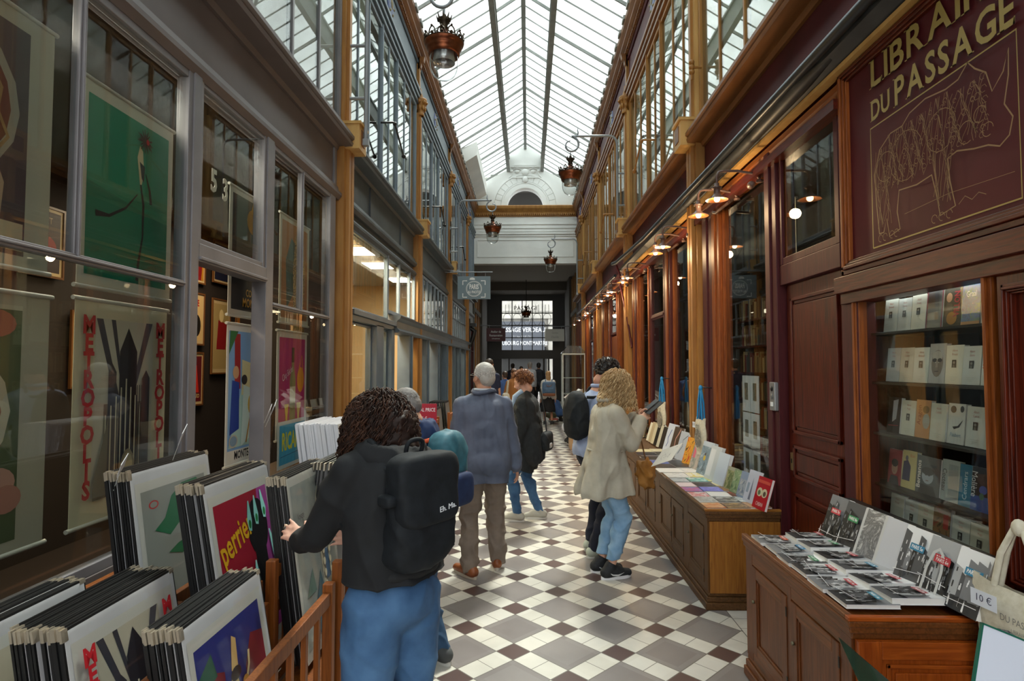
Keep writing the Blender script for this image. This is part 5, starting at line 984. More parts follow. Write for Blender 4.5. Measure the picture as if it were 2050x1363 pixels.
rows = ['far end row', 'second row from the far end', 'third row from the far end', 'fourth row from the far end', 'fifth row from the far end', 'row nearest the camera']
for k, (c, n, p) in enumerate(flat):
    r_, cc = divmod(k, 2); y = 3.215-r_*.162
    book('city_book', 'flat city book with %s PARIS label, %s, %s' % (cn[c], rows[r_], ('aisle side', 'wall side')[cc]), .15, .205, .016+.010*cc, '#e4e4e6', paris(c, n, p), (1.325+.175*cc+rnd.uniform(-.006, .006), y+rnd.uniform(-.008, .008), .757+.010*cc+.004*(r_ % 2)+.0012*r_), (R(rnd.uniform(-.6, .6)), R(-3.5 if cc else 0), R(-90+rnd.uniform(-4, 4))), 'flat city books on the near cabinet')
up = [('#c42838', '7e', BWC, 'a red PARIS 7e label'), ('#2c8a54', '8e', BWC, 'a green PARIS label'), (None, '', BW2, 'a pale grey photograph'), (None, '', mat('#c4c6cc', .4), 'a plain pale cover'), ('#2a7ca0', '5e', BW2, 'a blue PARIS 5e label'), ('#b02434', '6e', BW, 'a red PARIS 6e label over an arch'), ('#2a7ca0', '9e', BW2, 'a blue label, partly behind the tote bag')]
def lean_rot(tilt, yaw=0): # cover faces -x (the passage), leaning back towards the wall
    return (Matrix.Rotation(R(yaw), 4, 'Z') @ Matrix.Rotation(R(tilt), 4, 'Y') @ Matrix.Rotation(R(-90), 4, 'Z') @ Matrix.Rotation(R(90), 4, 'X')).to_euler()
for k, (c, n, p, d) in enumerate(up):
    op = paris(c, n, p)
    if k == 5: op += [('l', [(.25, .05), (.25, .45), (.35, .72), (.5, .8), (.65, .72), (.75, .45), (.75, .05)], .09, '#c4c4c2'), ('r', .40, .58, .95, .68, '#b02434'), ('t', 'PARIS 6e', .68, .63, .09, '#f0f0ee', dict(sx=.8))]
    y = 3.20-k*.152
    book('city_book', 'city book standing against the wall with %s' % d, .15, .235, .03, '#e2e2e4', op, (1.64+.004*k, y-.02, .885), lean_rot(20, 4), 'city books leaning along the wall')
# shallow dark ledge behind them
m = MB(); m.box(1.70, 1.765, 2.28, 3.28, .765, .98, P_BLK); m.build('back_rest', C2, True, label='black back rest for the standing books')
# long cabinet: flat art books, three to a row
pal = ['#cfc9b0', '#8a9aa6', '#b8a078', '#5a4c3c', '#c4a4a8', '#8880b8', '#3c3a40', '#d8d4c8', '#a87848', '#70787c', '#b0b8bc', '#404850']
fl2 = [(4.32, 0, 'orange brown picture book', ['#8a4a28', '#c87a3c', '#d8b890', '#5a3020'], .0), (4.30, 1, 'brown street scene book', ['#6a5440', '#a88a5c', '#c8b890'], 0), (4.33, 2, 'tan market scene book', ['#9a7048', '#c8a070', '#e0c8a0'], 0),
       (4.50, 0, 'black and white sketch book', ['#e8e8e4', '#8a8a88', '#c8c8c4', '#303030'], 0), (4.49, 1, 'grey engraving book', ['#4a4a48', '#b8b8b4', '#8a8a86'], 0), (4.50, 2, 'pale river view book', ['#a8b4b8', '#d8d8d0', '#7a8a90'], 0),
       (4.68, 0, 'white and red cover', ['#e4dede', '#c83c4c', '#e8e8e8', '#60a0b8'], 0), (4.67, 1, 'white booklet', ['#e4e4e2', '#d0d0d0'], 0), (4.69, 2, 'red brown photo book', ['#5a2420', '#a04c38', '#2c1814'], 0),
       (4.87, 0, 'violet abstract book', ['#4a48a0', '#c85078', '#8890d8', '#e08048'], 0), (4.86, 1, 'blue violet cover', ['#6a6ac8', '#8a8ae0', '#5050a0'], 0), (4.88, 2, 'brown desert photo book', ['#7a5430', '#a8783c', '#503420'], 0),
       (5.06, 0, 'pale pink card', ['#e8c8d0', '#f0e4e8'], 0), (5.05, 1, 'dark dancer book', ['#141418', '#50404c', '#2c2c34'], 0), (5.07, 2, 'yellow map book', ['#c8b478', '#e0d4a0', '#a88a50'], 0),
       (5.26, 0, 'grey blue sketch book', ['#8a98a8', '#c8d0d4', '#4c5458'], 0), (5.25, 1, 'teal spotted book', ['#5ab0a8', '#d8e8e4', '#c86850'], 0), (5.27, 2, 'yellow green landscape book', ['#b8c040', '#e8e0a0', '#708030'], 0),
       (5.48, 0, 'white book with small pictures', ['#e8e8e6', '#e8e8e6', '#9aa0a4'], 0), (5.47, 1, 'white and yellow map', ['#f0f0ec', '#e0d060', '#b0c8d8'], 0), (5.72, 0, 'white album with two drawings', ['#eeeeec', '#eeeeec', '#b0b4b8'], 0), (5.72, 1, 'white album with a pale print', ['#eaeae8', '#eaeae8', '#98a0a8'], 0),
       (5.98, 0, 'dark brown art book', ['#2a2020', '#4a3c38', '#14100f'], 0), (6.0, 1, 'charcoal art book', ['#202226', '#383a40'], 0), (6.22, 0, 'blue art book', ['#4c60b0', '#5a70c0'], 0), (6.22, 1, 'dark slate art book', ['#30343c', '#484c56'], 0), (6.48, 0, 'black book with orange speckles', ['#14161c', '#24262e', '#c8783c'], 0), (6.5, 1, 'black art book', ['#1c1e24', '#30323a'], 0), (6.78, 0, 'midnight blue book', ['#1c2434', '#2c3444'], 0), (6.78, 1, 'grey black book', ['#26282c', '#3c3e44'], 0), (7.05, 0, 'pale yellowed book', ['#c8bc90', '#e0d8b4'], 0), (7.05, 1, 'cream drawing book', ['#d8ceb0', '#b0a480'], 0)]
for i, (y, c, d, cols, _) in enumerate(fl2):
    w_ = .165 if y < 5.4 else .225; hh = .158 if y < 5.4 else .22; x = 1.345+c*(.16 if y < 5.4 else .22)-(.02 if y < 5.4 else 0)
    book('art_book', '%s flat on the long cabinet, %s' % (d, ('aisle side', 'middle', 'wall side')[c] if y < 5.4 else ('aisle side', 'wall side')[c]), w_, hh, .012, cols[0], [('r', .03, .03, .97, .97, mosaic('print of '+d, cols, 7+i % 4*5, i % 3 == 0))], (x, y, .681+.003*(c % 2)+.0015*(i % 3)), (0, 0, R(-90+rnd.uniform(-3, 3))), 'flat art books on the long cabinet')
for i, (y, w_, h, t_, cov, d, ops) in enumerate([
   (4.22, .17, .225, .02, '#b01c28', 'red book with two white ovals, beside the dark door', [('e', .32, .52, .2, .14, '#c8c09c'), ('e', .68, .52, .2, .14, '#c8c09c'), ('t', 'CABAN', .5, .15, .17, '#e8c8c0', dict(sx=.7)), ('e', .3, .5, .1, .08, '#5a6a4a'), ('e', .7, .5, .1, .08, '#5a4a3a'), ('r', .05, .8, .95, .9, '#c84a3a')]),
   (4.41, .16, .24, .018, '#c4c8d4', 'pale book with a tower drawing', [('p', [(.4, .1), (.5, .8), (.6, .1)], '#6a7080'), ('r', .1, .3, .3, .6, '#90a0b0')]), (4.57, .15, .20, .018, '#8898b0', 'blue grey book of a street', [('r', .1, .1, .9, .7, mosaic('street view', ['#5a6a80', '#a0a8b0', '#c8c4b8', '#6a4a4c'], 14))]),
   (4.72, .15, .19, .018, '#7a9070', 'green book of gardens', [('r', .05, .05, .95, .95, mosaic('garden view', ['#4a6a44', '#8aa478', '#c0c0a0', '#3a4a54'], 14))]), (4.87, .15, .185, .018, '#a8a890', 'olive book of a field', [('r', .05, .05, .95, .85, mosaic('field view', ['#6a7a4c', '#a8a878', '#c8c4a0'], 10))]),
   (5.06, .19, .27, .03, '#b4c0cc', 'thick white book with a pale blue spine', [('r', 0, 0, 1, 1, '#c8d4de')]), (5.28, .20, .30, .03, '#c4ccd0', 'thick pale grey book', [('r', .05, .1, .5, .9, '#d8dce0')]), (5.50, .23, .31, .03, '#8aa0b8', 'book of a painter in yellow by a lake', [('r', 0, 0, 1, 1, mosaic('lake painting', ['#4a5a60', '#7a90a0', '#a8b8c4', '#5a6a5c'], 7)), ('e', .4, .5, .1, .08, '#c8a830'), ('e', .4, .62, .05, .03, '#5a3828'), ('r', 0, .85, 1, 1, '#b8c4d0')]),
   (5.78, .26, .27, .02, '#b8a8a0', 'plastic wrapped art book with pink strip', [('r', 0, 0, 1, 1, mosaic('faded collage', ['#9a9488', '#c0b4ac', '#7a8880', '#b89898'], 6, 1)), ('r', .1, .4, .3, .95, '#d86a80')]), (6.06, .24, .28, .02, '#c84a30', 'red and yellow collage book', [('r', 0, 0, 1, 1, mosaic('bright collage', ['#c83a28', '#e0a030', '#1c1c20', '#3a9aa0'], 7))]),
   (6.34, .25, .31, .02, '#b8c0cc', 'pale book with dark writing', [('l', [(.2, .2), (.5, .5), (.4, .7), (.8, .9)], .04, '#54606c')]), (6.62, .25, .33, .02, '#4a3a30', 'dark brown book with a pink figure', [('l', [(.2, .1), (.45, .35), (.4, .6), (.6, .8), (.7, .95)], .08, '#b8867a')]), (6.90, .26, .34, .02, '#ccd4e4', 'pale blue white book with blue marks', [('l', [(.3, .2), (.4, .35), (.3, .5), (.5, .8)], .06, '#3a5aa0')]),
   (7.16, .2, .27, .025, '#2c2622', 'black spined book by the pale blue one', []), (7.3, .2, .27, .025, '#c8c4b0', 'cream book near the blonde woman', []), (7.44, .2, .28, .03, '#1c1a18', 'second black spined book', []), (7.6, .2, .26, .03, '#d0c8ac', 'yellowed book at the far end', []), (7.76, .2, .27, .03, '#b8a888', 'tan book at the far end', []), (7.9, .2, .25, .03, '#e0dcc8', 'ivory book at the far end', [])]):
    book('art_book', '%s leaning over the long cabinet' % d, w_, h, t_, cov, ops, (1.66-.0*i, y, .69+h*.5*math.cos(R(17))-.002), lean_rot(17, 8), 'art books leaning along the long cabinet', spine='#d8dce0' if 5 <= i < 8 else None)
# ---------------- shelved novels in the glazed case ----------------
LC = mat('#3a2a20', .6)
cream = ['#c8ccc4', '#c6cac6', '#ccccbe', '#c2c8c8', '#cac8ba']
def pl(i, pic=True):
    o = [('t', 'Album', .5, .86, .085, '#b06a62', dict(sx=.8)), ('t', ('Rimbaud', 'Camus', 'Proust', 'Giono', 'Verne', 'Sand', 'Zola', 'Hugo', 'Gide', 'Colette')[i % 10], .5, .76, .09, '#b06a62', dict(sx=.8)), ('r', .25, .18, .75, .185, '#a0a49c'), ('r', .32, .13, .68, .136, '#a0a49c'), ('r', .36, .09, .64, .095, '#a0a49c')]
    if pic: o += [('r', .38, .42, .62, .62, ('#26282a', '#3a3a38', '#1e2022')[i % 3]), ('e', .5, .55, .06, .035, '#8c8c88'), ('p', [(.42, .42), (.58, .42), (.54, .5), (.46, .5)], '#6c6c6a')]
    return o
def face(bg_, skin, hair, txt=None, tc='#e0e0d8', rot=1.57, tx=.14):
    o = [('r', 0, 0, 1, 1, bg_), ('p', [(.1, 0), (.9, 0), (.75, .25), (.25, .25)], '#2a2a30'), ('e', .5, .48, .24, .2, skin), ('e', .5, .62, .26, .11, hair), ('r', .40, .5, .46, .52, '#2a2220'), ('r', .54, .5, .60, .52, '#2a2220'), ('l', [(.44, .37), (.56, .37)], .02, '#6a4038')]
    if txt: o += [('t', txt, tx, .5, .22, tc, dict(rot=rot, sx=.9, b=.02))]
    return o
SP = {(0, 3): (None, '#2a2628', [('r', 0, 0, .06, 1, '#7a1030'), ('r', .94, 0, 1, 1, '#7a1030'), ('r', .06, .62, .94, .64, '#484448')], 'dark shelf gap book with maroon edges'),
      (0, 4): (None, '#4a3c28', [('r', 0, 0, 1, 1, '#3a3420'), ('e', .3, .72, .17, .12, '#c0906a'), ('p', [(.05, .1), (.55, .1), (.5, .55), (.2, .6)], '#5a4a38'), ('e', .5, .2, .3, .16, '#b07828'), ('t', 'VILLON', .78, .55, .26, '#b02030', dict(rot=1.57, sx=.7, b=.03))], 'cover of a lute player with red title'),
      (0, 5): (None, '#1c3a5c', [('r', 0, .08, 1, 1, mosaic('castle painting', ['#1c3a6c', '#2c5a8c', '#3a6a48', '#14243c'], 30)), ('r', 0, 0, 1, .08, '#c09060'), ('t', 'Graal', .5, .72, .2, '#d8e0e0', dict(sx=.75))], 'blue painted cover titled Graal'),
      (1, 3): (None, '#c8c0b8', [('r', 0, 0, 1, 1, '#bcb6b0'), ('e', .5, .5, .36, .34, '#8a7a6c'), ('e', .5, .66, .3, .16, '#c4bcb0'), ('e', .34, .58, .14, .05, '#3a302c'), ('e', .66, .58, .14, .05, '#3a302c'), ('p', [(.45, .58), (.55, .58), (.58, .4), (.42, .4)], '#a09080'), ('l', [(.38, .3), (.62, .3)], .04, '#54443c')], 'cover with a large mask of a man'),
      (1, 6): (None, '#d4d8d6', [('p', [(.42, .05), (.5, .05), (.55, .45), (.62, .05), (.7, .05), (.72, .6), (.88, .62), (.82, .82), (.6, .86), (.42, .8), (.44, .5)], '#22242a'), ('e', .62, .91, .07, .045, '#3a3432'), ('p', [(.55, .6), (.66, .6), (.64, .8), (.57, .8)], '#c8ccc8'), ('t', 'Simenon', .42, .44, .15, '#c02028', dict(sx=.8, b=.03))], 'cover of a standing man titled Simenon'),
      (2, 0): (None, '#2c2a2c', [('r', 0, 0, .5, 1, '#14141a'), ('p', [(.4, .3), (.7, .4), (.8, .95), (.4, .9)], '#b0b0b4'), ('l', [(.1, .2), (.9, .22)], .03, '#b04048')], 'dark cover with a pale figure'),
      (2, 2): (None, '#c08858', [('t', 'Aragon', .25, .6, .22, '#904020', dict(rot=1.57)), ('e', .7, .75, .22, .1, '#8a6a3c'), ('e', .75, .45, .25, .2, '#a8a498')], 'orange cover with an old portrait'),
      (2, 4): (None, '#c4c6c2', [('e', .3, .85, .17, .09, '#2a2826'), ('e', .8, .87, .11, .08, '#3a3a3c'), ('p', [(.3, .42), (.6, .45), (.9, .62), (.7, .42), (.4, .36)], '#34343a'), ('t', 'Flaubert', .5, .22, .14, '#7a94a8', dict(sx=.8))], 'pale cover titled Flaubert'),
      (3, 0): (None, '#8a1a24', face('#8a1a24', '#a8806c', '#1a1614'), 'red cover with a man in black'), (3, 1): (None, '#c0b070', [('r', 0, 0, 1, 1, '#bcae78'), ('p', [(.05, .2), (.6, .2), (.62, .6), (.4, .75), (.1, .7)], '#2a2c50'), ('e', .32, .8, .1, .07, '#5a5a70'), ('t', 'Blum', .72, .88, .12, '#c07030', {})], 'yellow cover with a man in navy'),
      (3, 2): (.17, '#3c4248', face('#4a5056', '#9aa2ac', '#2a2c30', 'Bernanos', '#e0d8d0'), 'wide blue grey portrait titled Bernanos'), (3, 3): (None, '#a0a8a8', [('t', 'Cocteau', .15, .5, .2, '#2a2c30', dict(rot=-1.57)), ('r', .4, .1, .95, .9, '#8c9494')], 'grey cover with vertical title'),
      (3, 4): (.075, '#1a7090', [('t', 'Cendrars', .5, .5, .2, '#c8d8e0', dict(rot=1.57, sx=.9))], 'teal cover titled Cendrars'), (3, 5): (None, '#141c28', [('r', 0, 0, 1, .35, '#1c4a90'), ('e', .6, .5, .2, .1, '#2a50a0'), ('e', .55, .35, .12, .08, '#2c6a5c'), ('t', 'Molière', .14, .6, .24, '#d8dce0', dict(rot=-1.57))], 'midnight blue cover titled Moliere'),
      (3, 7): (None, '#8a4a14', [('r', 0, 0, 1, 1, mosaic('ornate orange', ['#7a2c10', '#b8781c', '#4a1c0c', '#c89430'], 24))], 'ornate orange cover'), (4, 3): (None, '#5a4630', [('r', 0, 0, 1, 1, mosaic('crowd painting', ['#3c3424', '#8a6a4a', '#a04038', '#b8a070'], 14)), ('r', .6, .5, .9, .85, '#a83a34')], 'brown painted cover with red')}
zr_ = [1.872, 1.612, 1.345, 1.08, .85]; yb0 = 3.195; rn = ['top', 'second', 'middle', 'fourth', 'lowest']; on = ['far end', 'second from the far end', 'third from the far end', 'fourth from the far end', 'fourth from the near end', 'third from the near end', 'second from the near end', 'near end']
for r_ in range(5):
    m = MB(); m.box(XR+.07, XR+.44, 2.28, 3.30, zr_[r_]-.012, zr_[r_], mat('#18120e', .6)); tag(m.build('wooden_shelf'), 'dark shelf under the %s row of novels in the glazed case' % rn[r_], 'shelf', 'shelves of the glazed case')
    y = yb0
    for c in range(8):
        w_, cov, ops, d = SP.get((r_, c), (None, cream[(r_*3+c) % 5], pl(r_*8+c, (r_, c) not in ((4, 0), (2, 3))), None)); w_ = w_ or .108
        nm_ = '%s, %s shelf of the glazed case' % (d, rn[r_]) if d else 'cream red-titled novel, %s shelf, %s' % (rn[r_], on[c])
        if y-w_ < 2.33 and c > 5: w_ = max(.06, y-2.335)
        h = .172+rnd.uniform(-.006, .006)+(.012 if d else 0); t_ = .022
        book('novel', nm_, w_, h, t_, cov, ops, (XR+.155+rnd.uniform(-.004, .004), y-w_/2, zr_[r_]+h/2*math.cos(R(6))+.001), lean_rot(6, rnd.uniform(-1.5, 1.5)), 'novels in the glazed case', spine='#b8b4a0'); y -= w_+.003
area('case_glow', (XR+.10, 2.8, 2.06), .1, .8, .5, (.95, 1, .95))
# ---------------- tote bags ----------------
CAN = noisy('natural canvas', '#c8c0aa', '#d8d2c0', (1, 1, 1), 40, 4, .85, .2)
def tote(label, x, y, z, w_, h, yaw, strap, hang, pic=None, price=None, hook=None):
    t = thing('tote_bag', label, 'bag', (x, y, z), (0, 0, yaw), group='canvas tote bags on the bookshop front')
    m = MB(); N_ = 10; vs = []; fs = []
    for s_ in (1, -1):
        for j in range(N_+1):
            for i in range(N_+1):
                u, v = i/N_-.5, j/N_; b = .012+.022*math.sin(math.pi*i/N_)*math.sin(math.pi*min(1, v*1.1)); wob = .008*math.sin(i*1.9+j*1.3)+.006*math.sin(i*3.1)*v
                vs.append((s_*(b+wob*.5) if 0 < i < N_ else 0.0, u*w_*(1-.06*v)+.01*math.sin(j*.9), -h*v+(.02*abs(u)*0 if j else -.03*math.cos(u*math.pi)*.6)))
    M_ = N_+1
    for s_ in range(2):
        o = s_*M_*M_
        for j in range(N_):
            for i in range(N_):
                f = (o+j*M_+i, o+j*M_+i+1, o+(j+1)*M_+i+1, o+(j+1)*M_+i); fs.append(f if s_ else f[::-1])
    fs += [(N_*M_+i, N_*M_+i+1, M_*M_+N_*M_+i+1, M_*M_+N_*M_+i) for i in range(N_)]
    m.add(vs, fs, CAN, True); b = m.build('bag_body', t); tag(b, None)
    m = MB()
    for s_ in (-1, 1): m.tube([(s_*.012, -w_*.24, -.02), (s_*.012, -w_*.16, hang*.5), (0, -.01, hang), (0, .01, hang+.005), (s_*.012, w_*.16, hang*.5), (s_*.012, w_*.24, -.02)], .011 if strap == CAN else .009, strap, 6)
    m.ell((0, 0, hang), (.02, .025, .03), strap, u=8, v=6); m.build('strap', t)
    if pic: m = MB(); F = frame((-.040, w_*.36, -h*.86), (0, -1, 0), (0, 0, 1)); art(m, F, w_*.72, h*.7, pic, 0, .0004); m.build('print', t)
    if price: m = MB(); m.box(-.05, -.049, w_*.12, w_*.40, -.10, -.045, mat('#dfe4ee', .5)); m.text(price, frame((-.0505, w_*.26, -.072), (0, -1, 0), (0, 0, 1)), .035, mat('#3a3e58', .5)); m.build('price_tag', t)
    m = MB(); m.tube([(0, 0, hang), (.0, 0, hang+.01), (.14, 0, hang+.0)], .007, P_BLK, 6); m.build('hook', t)
    return t
sk = [('e', .5, .45, .42, .36, mosaic('pencil sketch', ['#c8c2b0', '#6a6862', '#a8a498', '#54524e'], 26)), ('t', 'LIBRAIRIE', .5, .92, .11, '#6a6862', dict(sx=.8)), ('t', 'DU PASSAGE', .5, .84, .07, '#6a6862', dict(sx=.8))]
big = tote('large canvas tote bag with 10 euro tag hanging by the near cabinet', 1.66, 2.06, .95, .36, .42, R(8), CAN, .20, [('e', .45, .32, .40, .42, mosaic('grey sketch', ['#4a4c50', '#8a8c8e', '#5c5e62', '#b8b6ae'], 14)), ('t', 'DU PASSAGE', .62, .86, .11, '#7a7872', dict(sx=.8)), ('t', 'LIBRAIRIE', .6, .75, .06, '#8a8880', dict(sx=.8))], '10 €')
BLS = mat('#1884c0', .6)
tote('small canvas tote with blue straps hanging right of the gold pilaster', 1.66, 5.72, 1.20, .20, .36, R(10), BLS, .28, sk, '10 €')
tote('small canvas tote with blue straps hanging on the maroon window post', 1.68, 7.45, 1.25, .22, .42, R(10), BLS, .28, sk)
# white and green folding board in the bottom right corner
t = thing('folding_board', 'white board edged in green cut by the bottom right corner', 'board', (1.28, 1.42, 0))
m = MB(); M = Matrix.Translation((1.115, 1.50, 1.065)) @ Matrix.Rotation(R(22), 4, 'Y') @ Matrix.Rotation(R(-14), 4, 'X'); m.T = M; m.box(0, .42, 0, .004, -.62, 0, mat('#cfd6e4', .4)); m.build('white_panel', t, True)
m = MB(); m.T = M
for b in ((-.004, 0, -.002, .006, -.62, .004), (-.004, .42, -.002, .006, 0, .004)): m.box(*b, mat('#0e5a48', .4))
m.build('green_edge', t, True)
m = MB(); m.tube([(1.36, 1.56, 0), (1.34, 1.54, .8)], .012, P_BLK); m.box(1.2, 1.5, 1.4, 1.7, 0, .02, P_BLK); m.build('stand', t, True)
t = thing('green_folder', 'sheer dark green sheet rising to a point in front of the near cabinet', 'folder', (.98, 1.5, 0))
m = MB(); P_ = [(.815, 1.60, .985), (.845, 1.52, .86), (.90, 1.45, .72), (1.02, 1.5, .70), (.96, 1.56, .86)]; m.add([Vector(p) for p in P_]+[Vector(p)+Vector((.002, .002, 0)) for p in P_], [(0, 1, 2, 3, 4), (9, 8, 7, 6, 5), (0, 5, 6, 1), (1, 6, 7, 2), (2, 7, 8, 3), (3, 8, 9, 4), (4, 9, 5, 0)], glassy('green film', '#a8c4b4', 1.2, .08, .55, '#2c4a3c')); m.build('sheet', t, True)
m = MB(); m.tube([(.96, 1.48, 0), (.955, 1.485, .72)], .01, P_BLK); m.box(.86, 1.06, 1.4, 1.56, 0, .015, P_BLK); m.build('stand', t, True)
# ---------------- prints and things inside the bookshop windows ----------------
for i, (y0, z0) in enumerate(((5.12, 1.30), (4.93, 1.30), (5.12, .98), (4.93, .98), (5.12, .70), (4.93, .70))):
    r_, c = divmod(i, 2)
    poster('mounted_print', 'white mounted print with small %s picture in the window, %s row, %s' % (('grey', 'sepia')[c], ('top', 'middle', 'bottom')[r_], ('left', 'right')[c]), 'R', -.13, y0, y0+.18, z0, z0+.31, '#cdd4e0', [('r', .28, .32, .72, .80, mosaic('small engraving %d' % c, ['#8a8474', '#5a5648', '#b0a890', '#3c382e'], 30))], rails=False, pic=(0, 0, 1, 1), group='mounted prints in the bookshop window', cat='print')
mirror = '#c4c0b0'
for (lb, y0, y1, z0, z1, n, ops) in (('long pale poster lettered FRANZ in the second window', 6.38, 6.80, 1.95, 3.1, -.2, [('r', 0, 0, 1, 1, '#c8c4b8'), ('p', [(.3, .55), (.7, .5), (.75, .9), (.35, .95)], '#a0605c'), ('p', [(.45, .3), (.6, .3), (.62, .6), (.4, .6)], '#b89a6c'), ('l', [(.5, .2), (.55, .5), (.65, .75)], .03, '#4a2c2c'), ('t', 'FRANZ', .5, .10, .16, '#2c2420', dict(sx=.6, b=.02)), ('t', 'SALON DU LIVRE', .5, .24, .05, '#7a5048', dict(sx=.7))]),
     ('pale poster of an engraving high in the window by the door', 4.40, 4.70, 2.15, 2.95, -.22, [('r', 0, 0, 1, 1, '#b8b09a'), ('r', .1, .2, .9, .95, mosaic('dark engraving', ['#8c8672', '#4a473e', '#b0a88e', '#2c2a26'], 9)), ('t', 'DIX JEUX', .5, .1, .1, '#3c382e', dict(sx=.6))]), ('pale framed drawing farther along the right windows', 7.0, 7.25, 2.0, 2.5, -.3, [('r', 0, 0, 1, 1, '#a8a494'), ('e', .5, .5, .3, .2, '#7a7668')])):
    poster('hanging_poster', lb, 'R', n, y0, y1, z0, z1, '#c4c0b4', ops)
DS = mat('#3a2c1e', .6)
m = MB(); fb(m, 'R', -.75, -.13, 4.40, 5.50, .60, .66, DS); fb(m, 'R', -.75, -.13, 6.3, 7.4, .60, .66, DS); fb(m, 'R', -.75, -.13, 8.7, 9.8, .6, .66, DS); tag(m.build('window_95'), 'display sill inside the bookshop windows', None, None, 'structure')
for i in range(3):
    y = 4.5+i*.0; t = thing('bookcase', 'dark bookcase deep inside the bookshop, %s' % ('nearest', 'second', 'farthest')[i], 'bookcase', (XR+2.1, 4.9+i*2.1, 0), group='bookcases inside the bookshop')
    m = MB(); m.box(-.15, .15, -.9, .9, 0, 2.6, W_DK); m.build('back', t)
    for k in range(6): q = MB(); q.box(-.35, -.15, -.9, .9, .3+k*.42, .33+k*.42, W_DK); q.build('shelf', t)
    for k in range(6):
        q = MB(); yy = -.86
        while yy < .84: w_ = rnd.uniform(.02, .05); q.box(-.34+rnd.uniform(0, .03), -.16, yy, yy+w_-.002, .33+k*.42, .33+k*.42+rnd.uniform(.22, .34), mat(rnd.choice(['#6a4a2c', '#8a7a5a', '#4a2c20', '#b0a484', '#3a4238', '#7a2c20']), .6)); yy += w_
        tag(q.build('book_row', t), None, None, None, 'stuff')
t = thing('easel', 'small wooden easel with a picture in the window by the door', 'easel', (XR+.45, 4.75, .66))
for a, b in (((-.02, -.09, 0), (.03, -.02, .42)), ((-.02, .09, 0), (.03, .02, .42)), ((.12, 0, 0), (.03, 0, .40))): m = MB(); m.tube([a, b], .008, OAK, 6); m.build('leg', t)
m = MB(); m.box(-.03, -.022, -.10, .10, .15, .38, mat('#6a604c', .5)); m.box(-.024, -.02, -.08, .08, .17, .36, mat('#9a9078', .5)); m.build('picture', t)
for i, (x, y, z, sx, sy, rz, rx) in enumerate(((XR+.30, 4.62, .72, .17, .24, 20, 24), (XR+.42, 5.05, .70, .15, .2, -15, 15), (XR+.3, 6.7, .70, .16, .22, 10, 30), (XR+.35, 7.1, .70, .15, .2, -20, 20))):
    book('open_album', 'pale open album on the sill, %s' % ('window by the door, near side', 'window by the door, far side', 'second window, near side', 'second window, far side')[i], sx*1.6, sy, .012, '#c8ccd8', [('r', .52, .1, .95, .9, '#b4a4ac'), ('r', .49, 0, .51, 1, '#8a8c94')], (x, y, z+.05), (R(rx), R(-20), R(-90+rz)), 'pale albums on the window sills', cat='album')
for i, (y, x) in enumerate(((4.45, .25), (4.9, .5), (5.3, .35), (6.45, .3), (6.9, .45), (7.2, .3))):
    for k in range(4):
        o = book('old_book', 'old book piled on the display sill, %s' % ('window by the door' if y < 6 else 'second window'), .16, .22, .03, ('#5a4030', '#8a7a5c', '#3a3028', '#a09070')[k], [], (XR+x+.15, y, .661+k*.031), (0, 0, R(-90+rnd.uniform(-20, 20))), 'old books piled on the display sills')
# ---------------- people ----------------
def V3(*a): return Vector(a)
def sqell(m, c, r, mt, e=.5, rot=None, u=20, v=12):
    """superellipsoid: e < 1 gives a rounded box"""
    def pw(x): return math.copysign(abs(x)**e, x)
    Q = rot.to_matrix() if isinstance(rot, Euler) else (rot or Matrix.Identity(3)); vs = []
    for i in range(v+1):
        p = math.pi*(i/v-.5)
        for k in range(u):
            a = 2*math.pi*k/u; vs.append(Vector(c)+Q @ Vector((r[0]*pw(math.cos(p))*pw(math.cos(a)), r[1]*pw(math.cos(p))*pw(math.sin(a)), r[2]*pw(math.sin(p)))))
    m.add(vs, [(i*u+k, i*u+(k+1) % u, (i+1)*u+(k+1) % u, (i+1)*u+k) for i in range(v) for k in range(u)], mt, True)
def blob(mb, name, parent=None, voxel=.01, it=4, disp=None, regions=None, cut=None, label=None):
    """fuse overlapping forms into one continuous skin, smooth it, add folds, cut clean hems"""
    mats = mb.mats[:1]; me = bpy.data.meshes.new('t'); me.from_pydata([tuple(v) for v in mb.v], [], mb.f); o = bpy.data.objects.new('t', me); COL.objects.link(o)
    r_ = o.modifiers.new('r', 'REMESH'); r_.mode = 'VOXEL'; r_.voxel_size = voxel
    if it: s_ = o.modifiers.new('s', 'SMOOTH'); s_.factor = .5; s_.iterations = it
    dg = bpy.context.evaluated_depsgraph_get(); nm = bpy.data.meshes.new_from_object(o.evaluated_get(dg)); bpy.data.objects.remove(o); bpy.data.meshes.remove(me); nm.name = name
    if cut:
        bm = bmesh.new(); bm.from_mesh(nm)
        for co, no in cut:
            bmesh.ops.bisect_plane(bm, geom=bm.verts[:]+bm.edges[:]+bm.faces[:], plane_co=co, plane_no=no, clear_outer=True)
            ed = [e for e in bm.edges if e.is_boundary]
            if ed: bmesh.ops.holes_fill(bm, edges=ed, sides=0)
        bm.to_mesh(nm); bm.free()
    if disp:
        ns = [v.normal.copy() for v in nm.vertices]
        for v, n_ in zip(nm.vertices, ns): v.co += n_*disp(v.co)
    for mt in mats: nm.materials.append(mt)
    if regions:
        for mt, fn in regions:
            nm.materials.append(mt); idx = len(nm.materials)-1
            for p in nm.polygons:
                if fn(p.center): p.material_index = idx
    nm.polygons.foreach_set('use_smooth', [True]*len(nm.polygons)); nm.update()
    ob = bpy.data.objects.new(name, nm); COL.objects.link(ob)
    if parent is not None: ob.parent = parent
    if label: ob['label'] = label
    return ob
